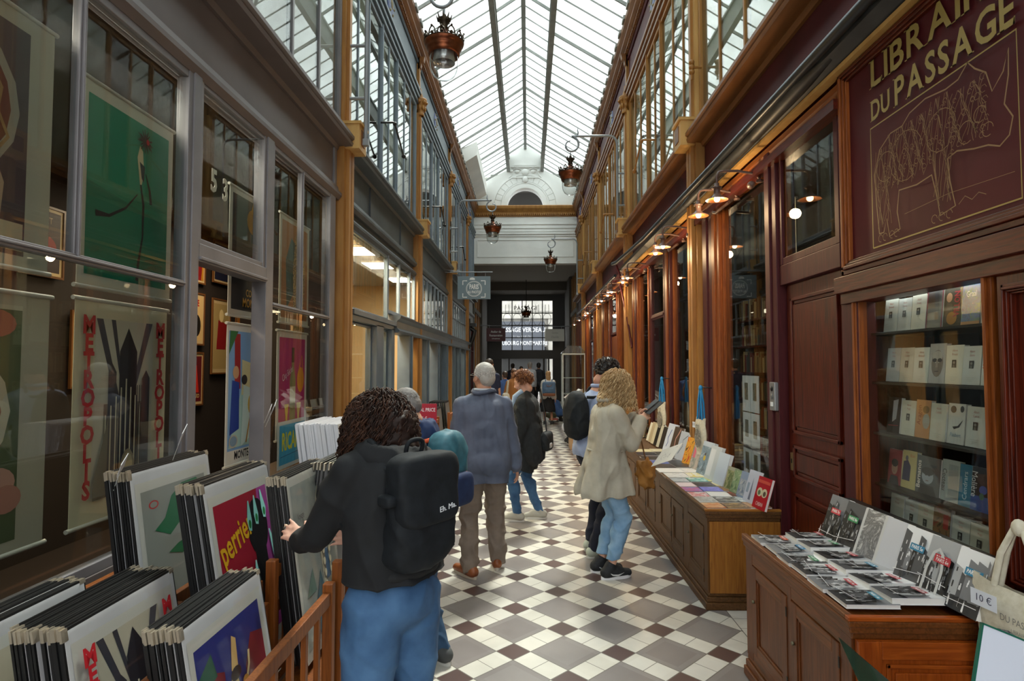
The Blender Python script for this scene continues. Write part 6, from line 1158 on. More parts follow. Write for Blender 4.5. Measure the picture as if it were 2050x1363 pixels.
def ik(a, c, l1, l2, pole):
    a, c = Vector(a), Vector(c); d = c-a; L = min(d.length, (l1+l2)*.999); t = d.normalized(); x = (l1*l1-l2*l2+L*L)/(2*L); h = math.sqrt(max(l1*l1-x*x, 0)); p = Vector(pole); p = p-t*p.dot(t)
    return a+t*x+p.normalized()*h
def folds(amp, fx_=5, fz=12, seed=0):
    """soft drape plus thin creases"""
    def f(c):
        a = noise.noise(Vector((c.x*fx_*.6+seed, c.y*fx_*.6, c.z*fz*.5))); q = noise.noise(Vector(((c.x+c.z*.35)*fx_*1.2, (c.y-c.z*.3)*fx_*1.2+seed, c.z*fz*.55)))
        return amp*(.55*a+1.1*max(0, 1-abs(q)*3.2)**2-.35)
    return f
def hand_parts(m, mt, wr, fd, pn, side, curl, s=1.0, spread=.12, thumb=.6):
    """wrist point, finger direction, palm normal (where the palm faces), side +1 if thumb lies at +(fd x pn)"""
    f = Vector(fd).normalized(); n = Vector(pn); n = (n-f*n.dot(f)).normalized(); x = f.cross(n)*side; wr = Vector(wr)
    k = wr+f*.05*s
    m.cap(wr, .021*s, wr+f*.045*s, .026*s, mt, 10, (n, .62)); m.cap(wr+f*.04*s+x*.018*s, .02*s, wr+f*.078*s+x*.022*s, .016*s, mt, 8, (n, .75)); m.cap(wr+f*.04*s-x*.016*s, .02*s, wr+f*.072*s-x*.022*s, .015*s, mt, 8, (n, .75))
    for i, (off, L) in enumerate(((.030, .072), (.010, .080), (-.010, .075), (-.029, .060))):
        p = wr+f*(.082-.004*abs(i-1))*s+x*off*s; d = (f+x*spread*(1.5-i)*.8).normalized(); c = curl[i] if isinstance(curl, (list, tuple)) else curl; a = 0
        for j, q in enumerate((.45, .31, .24)):
            a += c*(.8 if j == 0 else 1.0); dd = d*math.cos(a)+n*math.sin(a); e = p+dd*L*q*s; m.cap(p, (.0092-.0011*j)*s, e, (.0083-.0011*j)*s, mt, 8); p = e
    p = wr+f*.028*s+x*.026*s; d = (f*.6+x*.8+n*thumb*.5).normalized(); e = p+d*.042*s; m.cap(wr+f*.02*s+x*.012*s, .017*s, p, .014*s, mt, 8); m.cap(p, .0125*s, e, .0105*s, mt, 8); d2 = (f*.9+x*.35+n*thumb*.6).normalized(); m.cap(e, .010*s, e+d2*.03*s, .0085*s, mt, 8)
def head_parts(m, mt, Mh, s):
    P = lambda *a: Mh @ (Vector(a)*s); Q = Mh.to_3x3()
    def E(c, r): m.ell(P(*c), [q*s for q in r], mt, Q, 16, 12)
    E((0, -.012, .035), (.076, .094, .082)); E((0, .02, .01), (.068, .074, .075)); E((0, .028, -.05), (.052, .056, .056)); E((0, .068, -.092), (.022, .018, .017))
    for a in (-1, 1): E((a*.036, .052, -.028), (.027, .028, .028)); E((a*.078, -.006, -.008), (.010, .020, .031)); E((a*.030, .078, .026), (.022, .012, .008)); E((a*.012, .098, -.030), (.008, .010, .007)); E((a*.030, .074, .004), (.0135, .0125, .0105))
    m.cap(P(0, .084, .018), .008*s, P(0, .108, -.022), .0115*s, mt, 10); E((0, .088, -.050), (.022, .010, .006)); E((0, .086, -.060), (.018, .010, .007))
    m.cap(P(0, -.02, -.03), .056*s, P(0, -.035, -.10), .052*s, mt, 14)
def person(name, label, loc, yaw, H=1.7, feet=None, hands=None, lean=(0, 0), sh_yaw=0, head=(0, 0, 0), skin='#c08e72', w=1.0, voxel=.007, hip_z=None, knees=None, poles=None, hcurl=(.35, .35), hdir=None, far=False, crouch=False):
    """local frame: +Y forward, +X the person's right hand side"""
    s = H/1.7; J = {}
    hz_ = hip_z or .90*s; feet = feet or ((-.10, 0, 0), (.10, 0, 0))
    pel = V3((feet[0][0]+feet[1][0])/2, (feet[0][1]+feet[1][1])/2, hz_); J['pel'] = pel
    up = V3(lean[0], lean[1], 1).normalized(); J['waist'] = pel+up*.17*s; J['chest'] = pel+up*.38*s; nb = pel+up*.565*s; J['neck'] = nb
    cy_, sy_ = math.cos(sh_yaw), math.sin(sh_yaw)
    for a, k in ((-1, 'L'), (1, 'R')):
        J['sh'+k] = nb+V3(a*.168*s*w*cy_, a*.168*s*w*sy_, -.085*s); J['hip'+k] = pel+V3(a*.088*s, 0, -.02*s)
        ft = feet[0 if a < 0 else 1]; J['an'+k] = V3(ft[0], ft[1], .085*s); J['kn'+k] = ik(J['hip'+k], J['an'+k], .415*s, .42*s, (a*.1, 1, 0) if not knees else knees[0 if a < 0 else 1])
        hd = (hands or (None, None))[0 if a < 0 else 1] or (J['sh'+k]+V3(a*.06*s, .04, -.54*s)); J['wr'+k] = Vector(hd); J['el'+k] = ik(J['sh'+k], J['wr'+k], .285*s, .255*s, (poles or ((-.5, -1, -.2), (.5, -1, -.2)))[0 if a < 0 else 1])
        d = J['wr'+k]-J['el'+k]; J['wr'+k] = J['el'+k]+d.normalized()*.255*s
    hc = nb+up*.105*s+V3(head[3][0], head[3][1], head[3][2]) if len(head) > 3 else nb+up*.155*s+V3(0, .02, 0)
    if len(head) > 3: hc = nb+up*.155*s+V3(*head[3])
    Mh = Matrix.Translation(hc) @ Matrix.Rotation(head[0], 4, 'Z') @ Matrix.Rotation(head[1], 4, 'X') @ Matrix.Rotation(head[2], 4, 'Y'); J['Mh'] = Mh; J['s'] = s
    m = MB(); SK = noisy('skin '+skin, skin, skin, (1, 1, 1), 12, 4, .55, .03)
    head_parts(m, SK, Mh, s); m.cap(nb, .06*s, hc+V3(0, -.02, -.08*s), .052*s, SK, 14)
    m.ell((nb+J['chest'])/2, (.13*s*w, .085*s, .14*s), SK); m.ell(J['waist'], (.115*s*w, .085*s, .15*s), SK); m.ell(pel, (.13*s, .09*s, .11*s), SK)
    for k, a in (('L', -1), ('R', 1)):
        m.cap(nb+V3(0, 0, -.05*s), .05*s, J['sh'+k], .045*s, SK); m.cap(J['sh'+k], .046*s, J['el'+k], .036*s, SK); m.cap(J['el'+k], .036*s, J['wr'+k], .024*s, SK)
        m.cap(J['hip'+k], .08*s, J['kn'+k], .052*s, SK); m.cap(J['kn'+k], .052*s, J['an'+k], .034*s, SK); m.cap(J['an'+k], .034*s, J['an'+k]+V3(0, .06, -.05*s), .024*s, SK)
        d = (J['wr'+k]-J['el'+k]).normalized(); hd = hdir[0 if a < 0 else 1] if hdir and hdir[0 if a < 0 else 1] else (d, V3(-a, 0, 0))
        if far: m.cap(J['wr'+k], .022*s, J['wr'+k]+Vector(hd[0]).normalized()*.13*s, .018*s, SK, 8)
        else:
            pn = Vector(hd[1]); f = Vector(hd[0]); th = Vector(hd[2]) if len(hd) > 2 else V3(0, 1, .3); xx = f.cross(pn); hand_parts(m, SK, J['wr'+k]-d*.004, f, pn, 1 if xx.dot(th) > 0 else -1, hcurl[0 if a < 0 else 1], s)
    Mi = Mh.inverted()
    def reg(fn): return lambda c: fn((Mi @ c)/s)
    regs = [] if far else [(mat('#a4645a', .5), reg(lambda q: abs(q.x) < .022 and q.y > .07 and -.064 < q.z < -.046)), (mat('#20160f', .3), reg(lambda q: min((q-V3(e*.030, .088, .004)).length for e in (-1, 1)) < .0075)), (mat('#5c4230', .7), reg(lambda q: abs(abs(q.x)-.030) < .018 and q.y > .06 and .026 < q.z < .034))]
    b = blob(m, name, None, voxel, 2, None, regs); b.location = loc; b.rotation_euler = (0, 0, yaw); tag(b, label, 'person'); b['J'] = 1; del b['J']
    return b, J
def torso_parts(m, mt, J, t=0.0, belly=1.0, w=1.0, hem=None, chest=1.0):
    s = J['s']; nb, ch, wa, pe = J['neck'], J['chest'], J['waist'], J['pel']
    for a in (-1, -.35, .35, 1): m.cap(ch+V3(a*.07*s*w, -.012, .06*s), (.088-.0*abs(a))*s+t, pe+V3(a*.085*s*w, -.012, 0), .108*s+t, mt, 16)
    m.cap(J['shL'], .046*s+t, J['shR'], .046*s+t, mt, 14); [m.cap(nb+V3(0, -.01, -.01*s), .050*s+t*.5, J['sh'+q_], .046*s+t*.8, mt, 14) for q_ in 'LR']; m.cap(nb+V3(0, -.01, -.01*s), .058*s+t*.5, nb+V3(0, 0, -.09*s), .085*s+t, mt, 14)
    m.ell(ch+V3(0, 0, .03*s), ((.165*s+t)*w, (.11*s+t)*chest, .15*s), mt, u=18, v=12); m.ell((ch+wa)/2, ((.155*s+t)*w, (.115*s+t)*belly, .16*s), mt, u=18, v=12); m.ell(wa, ((.15*s+t)*w, (.115*s+t)*belly, .15*s), mt, u=18, v=12); m.ell(pe+V3(0, -.015, .02*s), ((.168*s+t)*w, (.14*s+t), .14*s), mt, u=18, v=12)
def sleeve(m, mt, J, k, t=.0, end=.97, r0=.058, r1=.048, r2=.036):
    s = J['s']; a, b, c = J['sh'+k], J['el'+k], J['wr'+k]; m.cap(a, r0*s+t, b, r1*s+t, mt, 14); m.cap(b, r1*s+t, b+(c-b)*end, r2*s+t, mt, 14)
def trousers(J, par, mt, name='trousers', t=.012, voxel=.01, z=.075, fold=.009, r=(.098, .066, .05), seed=0, top=None):
    m = MB(); s = J['s']; p = J['pel']
    m.ell(p+V3(0, -.012, -.01), (.16*s+t, .118*s+t, .13*s), mt, u=18, v=12); m.ell(p+V3(-.07*s, -.035*s, -.04*s), (.085*s, .085*s, .09*s), mt); m.ell(p+V3(.07*s, -.035*s, -.04*s), (.085*s, .085*s, .09*s), mt)
    for k in 'LR':
        a, b, c = J['hip'+k], J['kn'+k], J['an'+k]
        m.cap(a, r[0]*s+t*.4, a+(b-a)*.5, (r[0]*.55+r[1]*.45)*s+t*.6, mt, 16); m.cap(a+(b-a)*.5, (r[0]*.55+r[1]*.45)*s+t*.6, b, r[1]*s+t*.6, mt, 16); m.cap(b, r[1]*s+t*.6, c+V3(0, 0, 0), r[2]*s+t*.7, mt, 16)
        m.ell(b+(c-b)*.3+V3(0, -.018*s, 0), (r[1]*s*1.0, r[1]*s*1.08, .12*s), mt)
    cuts = [(V3(0, 0, z), V3(0, 0, -1))]
    if top: cuts.append((V3(0, 0, top), V3(0, 0, 1)))
    f = folds(fold, 6, 13, seed)
    def dsp(c): q = 1.5 if c.z < .30*s or abs(c.z-J['knL'].z) < .09 else .75; return f(c)*q
    return blob(m, name, par, voxel, 3, dsp, None, cuts)
def shoe(par, J, k, yaw, mt, sole, L=.27, w=.045, laces=None, ankle=.085, swoosh=None):
    s = J['s']; c = J['an'+k]; R_ = Matrix.Translation((c.x, c.y, 0)) @ Matrix.Rotation(yaw, 4, 'Z'); m = MB(R_)
    m.cap((0, -.042, .05), .046, (0, .06, .048), .047, mt, 12); m.cap((0, .06, .046), .048, (0, L-.12, .036), .038, mt, 12, ((0, 0, 1), .85)); m.cap((0, -.025, .06), .047, (0, .0, ankle), .046, mt, 12); m.cap((0, .0, .08), .041, (0, .08, .055), .040, mt, 12)
    o = blob(m, 'shoe', par, .007, 2, None, None, [(V3(0, 0, .016), V3(0, 0, -1))])
    q = MB(R_); pts = []; n = 28
    for i in range(n):
        a = 2*math.pi*i/n; y = math.sin(a); x = math.cos(a); wd = w*(1.0 if y > .1 else .86)*(1-.12*max(0, -y)); pts.append((x*wd*(1 if abs(x) < .9 else 1), .5*(L-.085-.075)*1+y*(L/2)-.0))
    q.prism([(px, py-.005) for px, py in pts], 'z', 0, .024, sole, True); q.build('sole', o)
    if laces:
        q = MB(R_)
        for i in range(4): q.tube([(-.022, .035+.02*i, .083-.009*i), (0, .045+.02*i, .090-.010*i), (.022, .035+.02*i, .083-.009*i)], .003, laces, 5)
        q.tube([(0, .03, .09), (.02, .02, .10), (.03, .04, .085)], .0025, laces, 5); q.tube([(0, .03, .09), (-.02, .025, .10), (-.03, .045, .082)], .0025, laces, 5); q.build('laces', o)
    if swoosh:
        q = MB(R_)
        for a in (-1, 1): q.tube([(a*.041, .10, .05), (a*.045, .045, .034), (a*.044, .0, .040), (a*.041, -.035, .062)], [.001, .008, .006, .001], swoosh, 6)
        q.build('side_mark', o)
    return o
def hair_cap(J, par, mt, parts, voxel=.007, amp=.006, fr=60, name='hair'):
    m = MB(); Mh = J['Mh']; s = J['s']
    for c, r in parts: m.ell(Mh @ (Vector(c)*s), [q*s for q in r], mt, Mh.to_3x3(), 16, 12)
    return blob(m, name, par, voxel, 1, lambda c: amp*(noise.noise(c*fr)+.5*noise.noise(c*fr*2.3)))
GD = [Vector((0, 0, -1))]
def strands(J, hair, mts, n, gen, name='strand', seed=1):
    """locks grown from the scalp; gen(rs, dir) gives points in head space, radius"""
    rs = random.Random(seed); Mh = J['Mh']; s = J['s']; m = MB(); GD[0] = Mh.to_3x3().inverted() @ Vector((0, 0, -1))
    for i in range(n):
        pts, r_ = gen(rs)
        if pts: m.tube([Mh @ (Vector(p)*s) for p in pts], r_, mts[i % len(mts)], 4)
    o = m.build('locks', hair); return o
def curl_gen(length, rad, coil, turns, up_=.0, ymax=.055, front=.6, zmin=-.10, cen=(0, -.015, .03), R0=(.078, .095, .088), droop=1.0, npt=15, rr=.0045):
    def g(rs):
        for _ in range(30):
            d = Vector((rs.gauss(0, 1), rs.gauss(0, 1), rs.gauss(0, 1))).normalized()
            if d.y > front and d.z < .55: continue
            if d.z < -.55: continue
            p = Vector((cen[0]+d.x*R0[0], cen[1]+d.y*R0[1], cen[2]+d.z*R0[2]))
            if p.y > ymax and p.z < .06: continue
            break
        L = length*rs.uniform(.6, 1.15); pts = []; ph = rs.uniform(0, 6.28); dirn = (d+Vector((0, -.15, up_))).normalized(); q = p.copy(); ax1 = dirn.orthogonal().normalized()
        for j in range(npt):
            t = j/(npt-1); dr = (dirn*max(.12, 1-t*droop)+GD[0]*min(1, t*droop)); dr = dr.normalized() if dr.length > .05 else GD[0]
            q = q+dr*L/(npt-1); a = ph+t*turns*6.283; b1 = dr.orthogonal().normalized(); b2 = dr.cross(b1); pts.append(tuple(q+(b1*math.cos(a)+b2*math.sin(a))*coil*min(1, t*4)))
        return pts, [rr*(1 if j < npt-2 else .5) for j in range(npt)]
    return g
def short_gen(length=.022, front=.5, zmin=-.3, r=.0016, R0=(.079, .098, .087), bk=1):
    def g(rs):
        for _ in range(40):
            d = Vector((rs.gauss(0, 1), rs.gauss(0, 1), rs.gauss(0, 1))).normalized()
            if d.z < zmin-(.25 if d.y < -.2 else 0): continue
            if d.y > front and d.z < .62: continue
            break
        p = Vector((d.x*R0[0], -.014+d.y*R0[1], .035+d.z*R0[2])); t = (Vector((rs.gauss(0, .35), -.8*bk+rs.gauss(0, .3), -.6+rs.gauss(0, .3)))); t = (t-d*t.dot(d)*.85).normalized(); L = length*rs.uniform(.6, 1.2)
        return [tuple(p), tuple(p+t*L*.5+d*.004), tuple(p+t*L+d*.001)], [r, r, r*.4]
    return g
def cr(pts, n=5):
    P = [Vector(p) for p in pts]; P = [P[0]]+P+[P[-1]]; o = []
    for i in range(1, len(P)-2):
        for j in range(n):
            t = j/n; a, b, c, d = P[i-1:i+3]; o.append(.5*((2*b)+(c-a)*t+(2*a-5*b+4*c-d)*t*t+(3*b-a-3*c+d)*t**3))
    return o+[P[-2]]
def strap_pts(J, c, r, a, t=.03):
    s = J['s']; k = 'L' if a < 0 else 'R'; top = J['neck']+(J['sh'+k]-J['neck'])*.62
    return cr([Vector(c)+V3(a*r[0]*.55, r[1]*.6, r[2]*.75), top+V3(0, -.085-t*.4, -.01), top+V3(0, -.03, .052+t*.5), top+V3(a*.0, .075+t*.3, -.01), J['chest']+V3(a*.125, .125+t, .0), J['waist']+V3(a*.165, .04, .10), Vector(c)+V3(a*r[0]*.8, r[1]*.4, -r[2]*.6)])
def pack(name, label, J, par, c, r, mt, flap=None, e=.45, rot=None, straps=None, yaw=None, extra=None, voxel=.01):
    """rucksack as a thing of its own, placed in the wearer's frame and carried to the world"""
    M = Matrix.Translation(par.location) @ par.rotation_euler.to_matrix().to_4x4()
    t = thing(name, label, 'bag', tuple(M @ Vector(c)), (0, 0, par.rotation_euler.z)); C_ = Vector(c)
    m = MB(); sqell(m, (0, 0, 0), r, mt, e, rot); sqell(m, (0, .01, -r[2]*.45), (r[0]*1.04, r[1]*1.06, r[2]*.5), mt, e, rot); blob(m, 'bag_body', t, voxel, 2, folds(.008, 7, 7, 3))
    q = MB()
    for a in (-1, 1): q = MB(); q.tube([p-C_ for p in strap_pts(J, c, r, a)], straps[0], straps[1] or mt, 8); q.build('strap', t)
    return t
DEN = noisy('blue denim', '#2c5078', '#4a729c', (1, 1, 1), 9, 8, .8, .15, .3, .7); DENL = noisy('pale denim', '#6a93b8', '#93b6d4', (1, 1, 1), 9, 8, .8, .15); DEND = noisy('dark denim', '#22405e', '#3c5f82', (1, 1, 1), 9, 8, .8, .15)
# --- woman with dark curls in the foreground ---
BKF = noisy('black sweatshirt cloth', '#0d0f12', '#15181c', (1, 1, 1), 14, 6, .85, .12)
yaw = R(50); W0 = V3(-.44, 2.09, 0); Rl = Matrix.Rotation(-yaw, 3, 'Z')
def wl(x, y, z): return tuple(Rl @ (V3(x, y, z)-W0))
def wd_(x, y, z): return Rl @ V3(x, y, z)
p, J = person('person', 'woman with dark curly hair and black hoodie touching a print, in the foreground', tuple(W0), yaw, 1.56, feet=((-.15, .02, 0), (.12, .05, 0)), w=1.0, lean=(.0, .08), head=(R(12), R(-42), 0, (.02, .05, -.10)), skin='#d8a894', hip_z=.90,
    hands=(wl(-.86, 2.24, 1.04), (.10, .42, .98)), poles=(wd_(.1, -.9, -.8), (.9, -.5, -.6)), hdir=((wd_(-.72, .50, .18), wd_(-.35, .75, -.3), wd_(.2, 0, 1)), (V3(-.5, .8, .1), V3(-.6, -.4, 0), V3(0, 0, 1))), hcurl=([.08, .14, .20, .30], .4), voxel=.0056)
W1, J1 = p, J
m = MB(); torso_parts(m, BKF, J, .024, 1.12, 1.05); sleeve(m, BKF, J, 'L', .014, .93); sleeve(m, BKF, J, 'R', .012, .93); m.ell(J['pel']+V3(0, 0, .05), (.180, .145, .09), BKF)
hz1 = J['pel'].z+.07
c_ = blob(m, 'hoodie', p, .010, 4, folds(.011, 3.5, 7, 2), None, [(V3(0, 0, hz1), V3(0, 0, -1))])
m = MB(); nb = J['neck']
for k in range(13):
    a = math.pi*(k/12)*1.5-math.pi*.25+math.pi; m.ell(nb+V3(.105*math.cos(a), -.02+.08*math.sin(a), -.025+.015*math.sin(a)), (.042, .038, .04), BKF)
m.ell(nb+V3(0, -.115, -.09), (.10, .05, .085), BKF); m.ell(nb+V3(0, -.09, -.05), (.095, .048, .05), BKF); blob(m, 'hood', c_, .011, 3, folds(.014, 8, 8, 5))
m = MB(); m.ell((J['pel'].x, J['pel'].y-.01, hz1+.03), (.182, .147, .05), mat('#101215', .8)); blob(m, 'waistband', c_, .012, 3, None, None, [(V3(0, 0, hz1-.012), V3(0, 0, -1))])
m = MB(); a, b = J['elL'], J['wrL']; m.tube([a+(b-a)*.84, a+(b-a)*.97], [.044, .034], mat('#101215', .8), 14); m.build('cuff', c_)
m = MB(); m.tube([b+(b-a).normalized()*-.006, b+(b-a).normalized()*.008], [.030, .029], P_BLK, 14); m.build('wrist_band', p)
tr = trousers(J, p, DEN, 'jeans', .016, .010, .07, .008, (.112, .074, .052), 1, None)
for k, y_ in (('L', R(10)), ('R', R(-8))): shoe(p, J, k, y_, mat('#24262a', .6), mat('#d8d8d4', .6), .25, laces=mat('#e0e0e0', .6))
HB1 = [noisy('dark brown hair', '#180d09', '#2c1a13', (1, 1, 1), 30, 4, .6, .1, spec=.25), noisy('brown hair', '#2a180f', '#452a1c', (1, 1, 1), 30, 4, .55, .1, spec=.25)]
h = hair_cap(J, p, HB1[0], [((0, -.03, .04), (.104, .106, .094)), ((0, -.06, -.03), (.104, .088, .10)), ((.0, -.05, -.09), (.098, .06, .08)), ((-.07, .0, -.03), (.042, .07, .085)), ((.07, .0, -.03), (.042, .07, .085))], .008, .014, 42)
strands(J, h, HB1, 2300, curl_gen(.17, .01, .0085, 4, .0, .07, .6, R0=(.086, .096, .094), droop=2.2, npt=16, rr=.0026), seed=4)
BKP = noisy('black rucksack nylon', '#101418', '#1a1f24', (1, 1, 1), 30, 4, .75, .08, spec=.3)
pr_ = (.125, .058, .185); pc = tuple(J['chest']+V3(.0, -.175, -.045))
bp_ = pack('backpack', 'black flap backpack with small white logo worn by the curly haired woman', J, p, pc, pr_, BKP, e=.5, straps=(.013, None))
m = MB(); m.tube(cr([V3(-.03, .05, .17), V3(-.03, .03, .235), V3(.03, .03, .235), V3(.03, .05, .17)]), .008, BKP, 7); m.build('grab_loop', bp_)
m = MB(); sqell(m, (0, -.012, .12), (.133, .058, .085), BKP, .45); sqell(m, (0, -.035, .05), (.125, .038, .085), BKP, .45, Euler((R(-6), 0, 0))); blob(m, 'flap', bp_, .009, 2, folds(.004, 6, 6, 9))
m = MB(); m.text('Eh. Ma.', frame((.055, -.0765, .02), (1, .0, .12), (0, 0, 1)), .026, mat('#d8dce0', .5), .001); m.build('logo', bp_, label='white logo')
m = MB(); sqell(m, (-.135, .0, .06), (.026, .035, .02), BKP, .5); m.build('side_buckle', bp_)
ring_ = MB(); fgd = wd_(-.72, .50, .18).normalized(); ring_.lathe([(.0098, -.0015), (.0112, 0), (.0098, .0015)], (0, 0, 0), mat('#c0b090', .3, .9), 14); rg = ring_.build('ring', p); rg.location = J['wrL']+fgd*.105+V3(0, 0, .008); rg.rotation_euler = fgd.to_track_quat('Z', 'Y').to_euler()
# --- man with the teal rucksack behind her ---
NVY = noisy('navy hooded cloth', '#14264a', '#1f3560', (1, 1, 1), 14, 6, .8, .12)
p, J = person('person', 'grey haired man in a navy hoodie with teal backpack behind the curly haired woman', (-.57, 3.36, 0), R(62), 1.56, feet=((-.14, .05, 0), (.10, -.02, 0)), lean=(.02, .16), head=(R(10), R(-26), 0, (0, .05, -.03)), hands=((-.22, .45, 1.05), (.2, .45, 1.05)), skin='#c99a80', voxel=.007)
m = MB(); torso_parts(m, NVY, J, .02, 1.1); sleeve(m, NVY, J, 'L', .01); sleeve(m, NVY, J, 'R', .01); c_ = blob(m, 'hoodie', p, .012, 3, folds(.010, 5, 9, 7), None, [(V3(0, 0, J['pel'].z-.06), V3(0, 0, -1))])
m = MB(); nb = J['neck']; [m.ell(nb+V3(.10*math.cos(a*.5), -.02+.08*math.sin(a*.5), .01), (.04, .04, .045), NVY) for a in range(13)]; m.ell(nb+V3(0, -.11, -.04), (.1, .05, .08), NVY); blob(m, 'hood', c_, .011, 2, folds(.010, 8, 8, 5))
trousers(J, p, DEND, 'jeans', .012, .011, .075, .011, seed=5)
for k in 'LR': shoe(p, J, k, R(-10), mat('#4c4f50', .7), mat('#cfcfca', .6), .28, laces=mat('#c8c8c4', .6))
GRY = [mat('#9a9691', .6), mat('#77726e', .6), mat('#b4b0ab', .6)]
h = hair_cap(J, p, GRY[1], [((0, -.022, .045), (.080, .095, .082)), ((0, -.06, .0), (.072, .06, .07))], .007, .003, 90); strands(J, h, GRY, 900, short_gen(.022, .5, -.2), seed=6)
TEA = noisy('teal rucksack cloth', '#2a5a68', '#3c7484', (1, 1, 1), 20, 4, .6, .1); ORG = mat('#d8582c', .5)
bp_ = pack('backpack', 'teal backpack with orange trim worn by the man in the navy hoodie', J, p, tuple(J['chest']+V3(.02, -.20, -.04)), (.125, .085, .21), TEA, e=.6, straps=(.013, ORG))
m = MB(); m.tube([(-.115, -.05, -.02), (-.06, -.085, -.03), (0, -.092, -.03), (.06, -.085, -.03), (.115, -.05, -.02)], .006, ORG); m.build('piping', bp_, label='orange piping')
m = MB(); sqell(m, (0, -.09, -.11), (.10, .04, .09), NVY, .5); m.build('pocket', bp_)
# --- man in the grey blue jacket ---
JKT = noisy('grey blue jacket cloth', '#4c5468', '#5e677c', (1, 1, 1), 10, 6, .7, .08); TAU = noisy('taupe cotton', '#75685e', '#8a7c70', (1, 1, 1), 10, 6, .8, .08)
p, J = person('person', 'white haired man in a grey blue jacket seen from behind', (-.355, 4.90, 0), R(10), 1.68, feet=((-.13, -.09, 0), (.11, .10, 0)), w=1.04, head=(R(28), R(4), 0, (0, .0, 0)), hands=((-.24, .10, .86), (.27, .06, .83)), poles=((-.3, -1, 0), (.3, -1, 0)), skin='#c4937a', lean=(-.01, .0))
GM, JG = p, J; hem = .735
m = MB(); torso_parts(m, JKT, J, .032, 1.1, 1.06); sleeve(m, JKT, J, 'L', .018, .98, r2=.042); sleeve(m, JKT, J, 'R', .018, .98, r2=.042)
m.cap(J['waist']+V3(-.06, 0, 0), .135, J['pel']+V3(-.07, 0, -.18), .135, JKT, 18); m.cap(J['waist']+V3(.06, 0, 0), .135, J['pel']+V3(.07, 0, -.18), .135, JKT, 18)
f_ = folds(.010, 6, 5, 11)
c_ = blob(m, 'jacket', p, .011, 4, lambda c: f_(c)-.006*math.exp(-((c.x+.01)/.006)**2)*(c.y < 0), None, [(V3(0, 0, hem), V3(0, -.05, -1))])
m = MB(); nb = J['neck']; m.tube([nb+V3(.085*math.cos(a*.5236+1.57)*1.05, -.012+.075*math.sin(a*.5236+1.57)*-1*-1, .035+.012*math.sin(a)) for a in range(13)], .017, JKT, 8); m.build('collar', c_)
m = MB(); m.tube([nb+V3(.072*math.cos(a*.5236), -.012+.066*math.sin(a*.5236), .052) for a in range(13)], .011, mat('#c4ccd8', .7), 8); m.build('shirt_collar', c_, label='pale blue shirt collar')
trousers(J, p, TAU, 'trousers', .02, .011, .05, .014, (.10, .072, .060), 8)
BRN = noisy('tan leather', '#7a4020', '#9a5830', (1, 1, 1), 9, 4, .4, .08)
shoe(p, J, 'L', R(32), BRN, mat('#c8bfb0', .6), .30, laces=mat('#7a4a2c', .6)); shoe(p, J, 'R', R(-6), BRN, mat('#d8d0c4', .6), .30)
WHH = [mat('#c6c2bc', .6), mat('#aaa6a0', .6), mat('#dcd8d2', .6)]
h = hair_cap(J, p, WHH[1], [((0, -.020, .045), (.082, .098, .084)), ((0, -.065, -.005), (.072, .055, .07))], .007, .003, 90); strands(J, h, WHH, 1300, short_gen(.024, .5, -.25), seed=8)
m = MB(J['Mh']); m.tube([(-.085, -.01, .012), (-.083, .07, .012), (-.05, .10, .01)], .003, P_BLK, 6); m.tube([(.085, -.01, .012), (.083, .07, .012), (.05, .10, .01)], .003, P_BLK, 6); [m.tube([(a*.034+.024*math.cos(q*.7), .108, .002+.018*math.sin(q*.7)) for q in range(10)], .0025, P_BLK, 5) for a in (-1, 1)]; m.build('glasses', p)
# --- woman in the long black cardigan ---
CAR = noisy('black knit', '#16191b', '#22262a', (1, 1, 1), 25, 5, .85, .15)
p, J = person('person', 'auburn haired woman in a long black cardigan walking with head bowed', (.0, 6.55, 0), R(72), 1.59, feet=((-.09, .10, 0), (.10, -.10, 0)), lean=(0, .06), head=(R(8), R(-24), 0, (0, .03, 0)), hands=((-.20, .07, .80), (.22, .12, .86)), poles=((-.3, -1, 0), (.3, -1, 0)), skin='#d2a088', hcurl=([.35, .4, .45, .5], .4))
m = MB(); torso_parts(m, CAR, J, .03, 1.1, 1.08); sleeve(m, CAR, J, 'L', .018, .97, r2=.044); sleeve(m, CAR, J, 'R', .018, .97)
for a, dy, z_ in ((-1, .03, .46), (1, .03, .50), (-1, -.08, .62), (1, -.06, .62), (-1, .08, .48)): m.cap(J['waist']+V3(a*.07, dy*.6, 0), .12, V3(J['pel'].x+a*.09, J['pel'].y+dy, z_+.10), .115, CAR, 16)
c_ = blob(m, 'cardigan', p, .011, 4, folds(.012, 8, 3, 13), None, [(V3(0, 0, .56), V3(0, .45, -1).normalized())])
m = MB(); sh = mat('#a4bcd8', .7); m.tube([J['neck']+V3(-.04, .02, .05), J['neck']+V3(-.06, .10, -.02), J['chest']+V3(-.03, .135, .06), J['waist']+V3(0, .155, .0), J['pel']+V3(0, .16, .02)], [.03, .035, .035, .03, .03], sh, 10); m.tube([J['neck']+V3(.04, .02, .05), J['neck']+V3(.06, .10, -.02), J['chest']+V3(.02, .135, .06)], [.03, .035, .03], sh, 10); m.build('blue_shirt', p)
trousers(J, p, DEN, 'jeans', .006, .010, .09, .008, (.092, .062, .048), 12)
for k, y_ in (('L', R(5)), ('R', R(20))): shoe(p, J, k, y_, mat('#b4b2a8', .6), mat('#e0ded8', .6), .26, laces=mat('#8a8880', .6))
AUB = [noisy('auburn hair', '#4a2816', '#8a5430', (1, 1, 1), 30, 4, .4, .1), mat('#6a3c20', .45), mat('#9a6438', .45)]
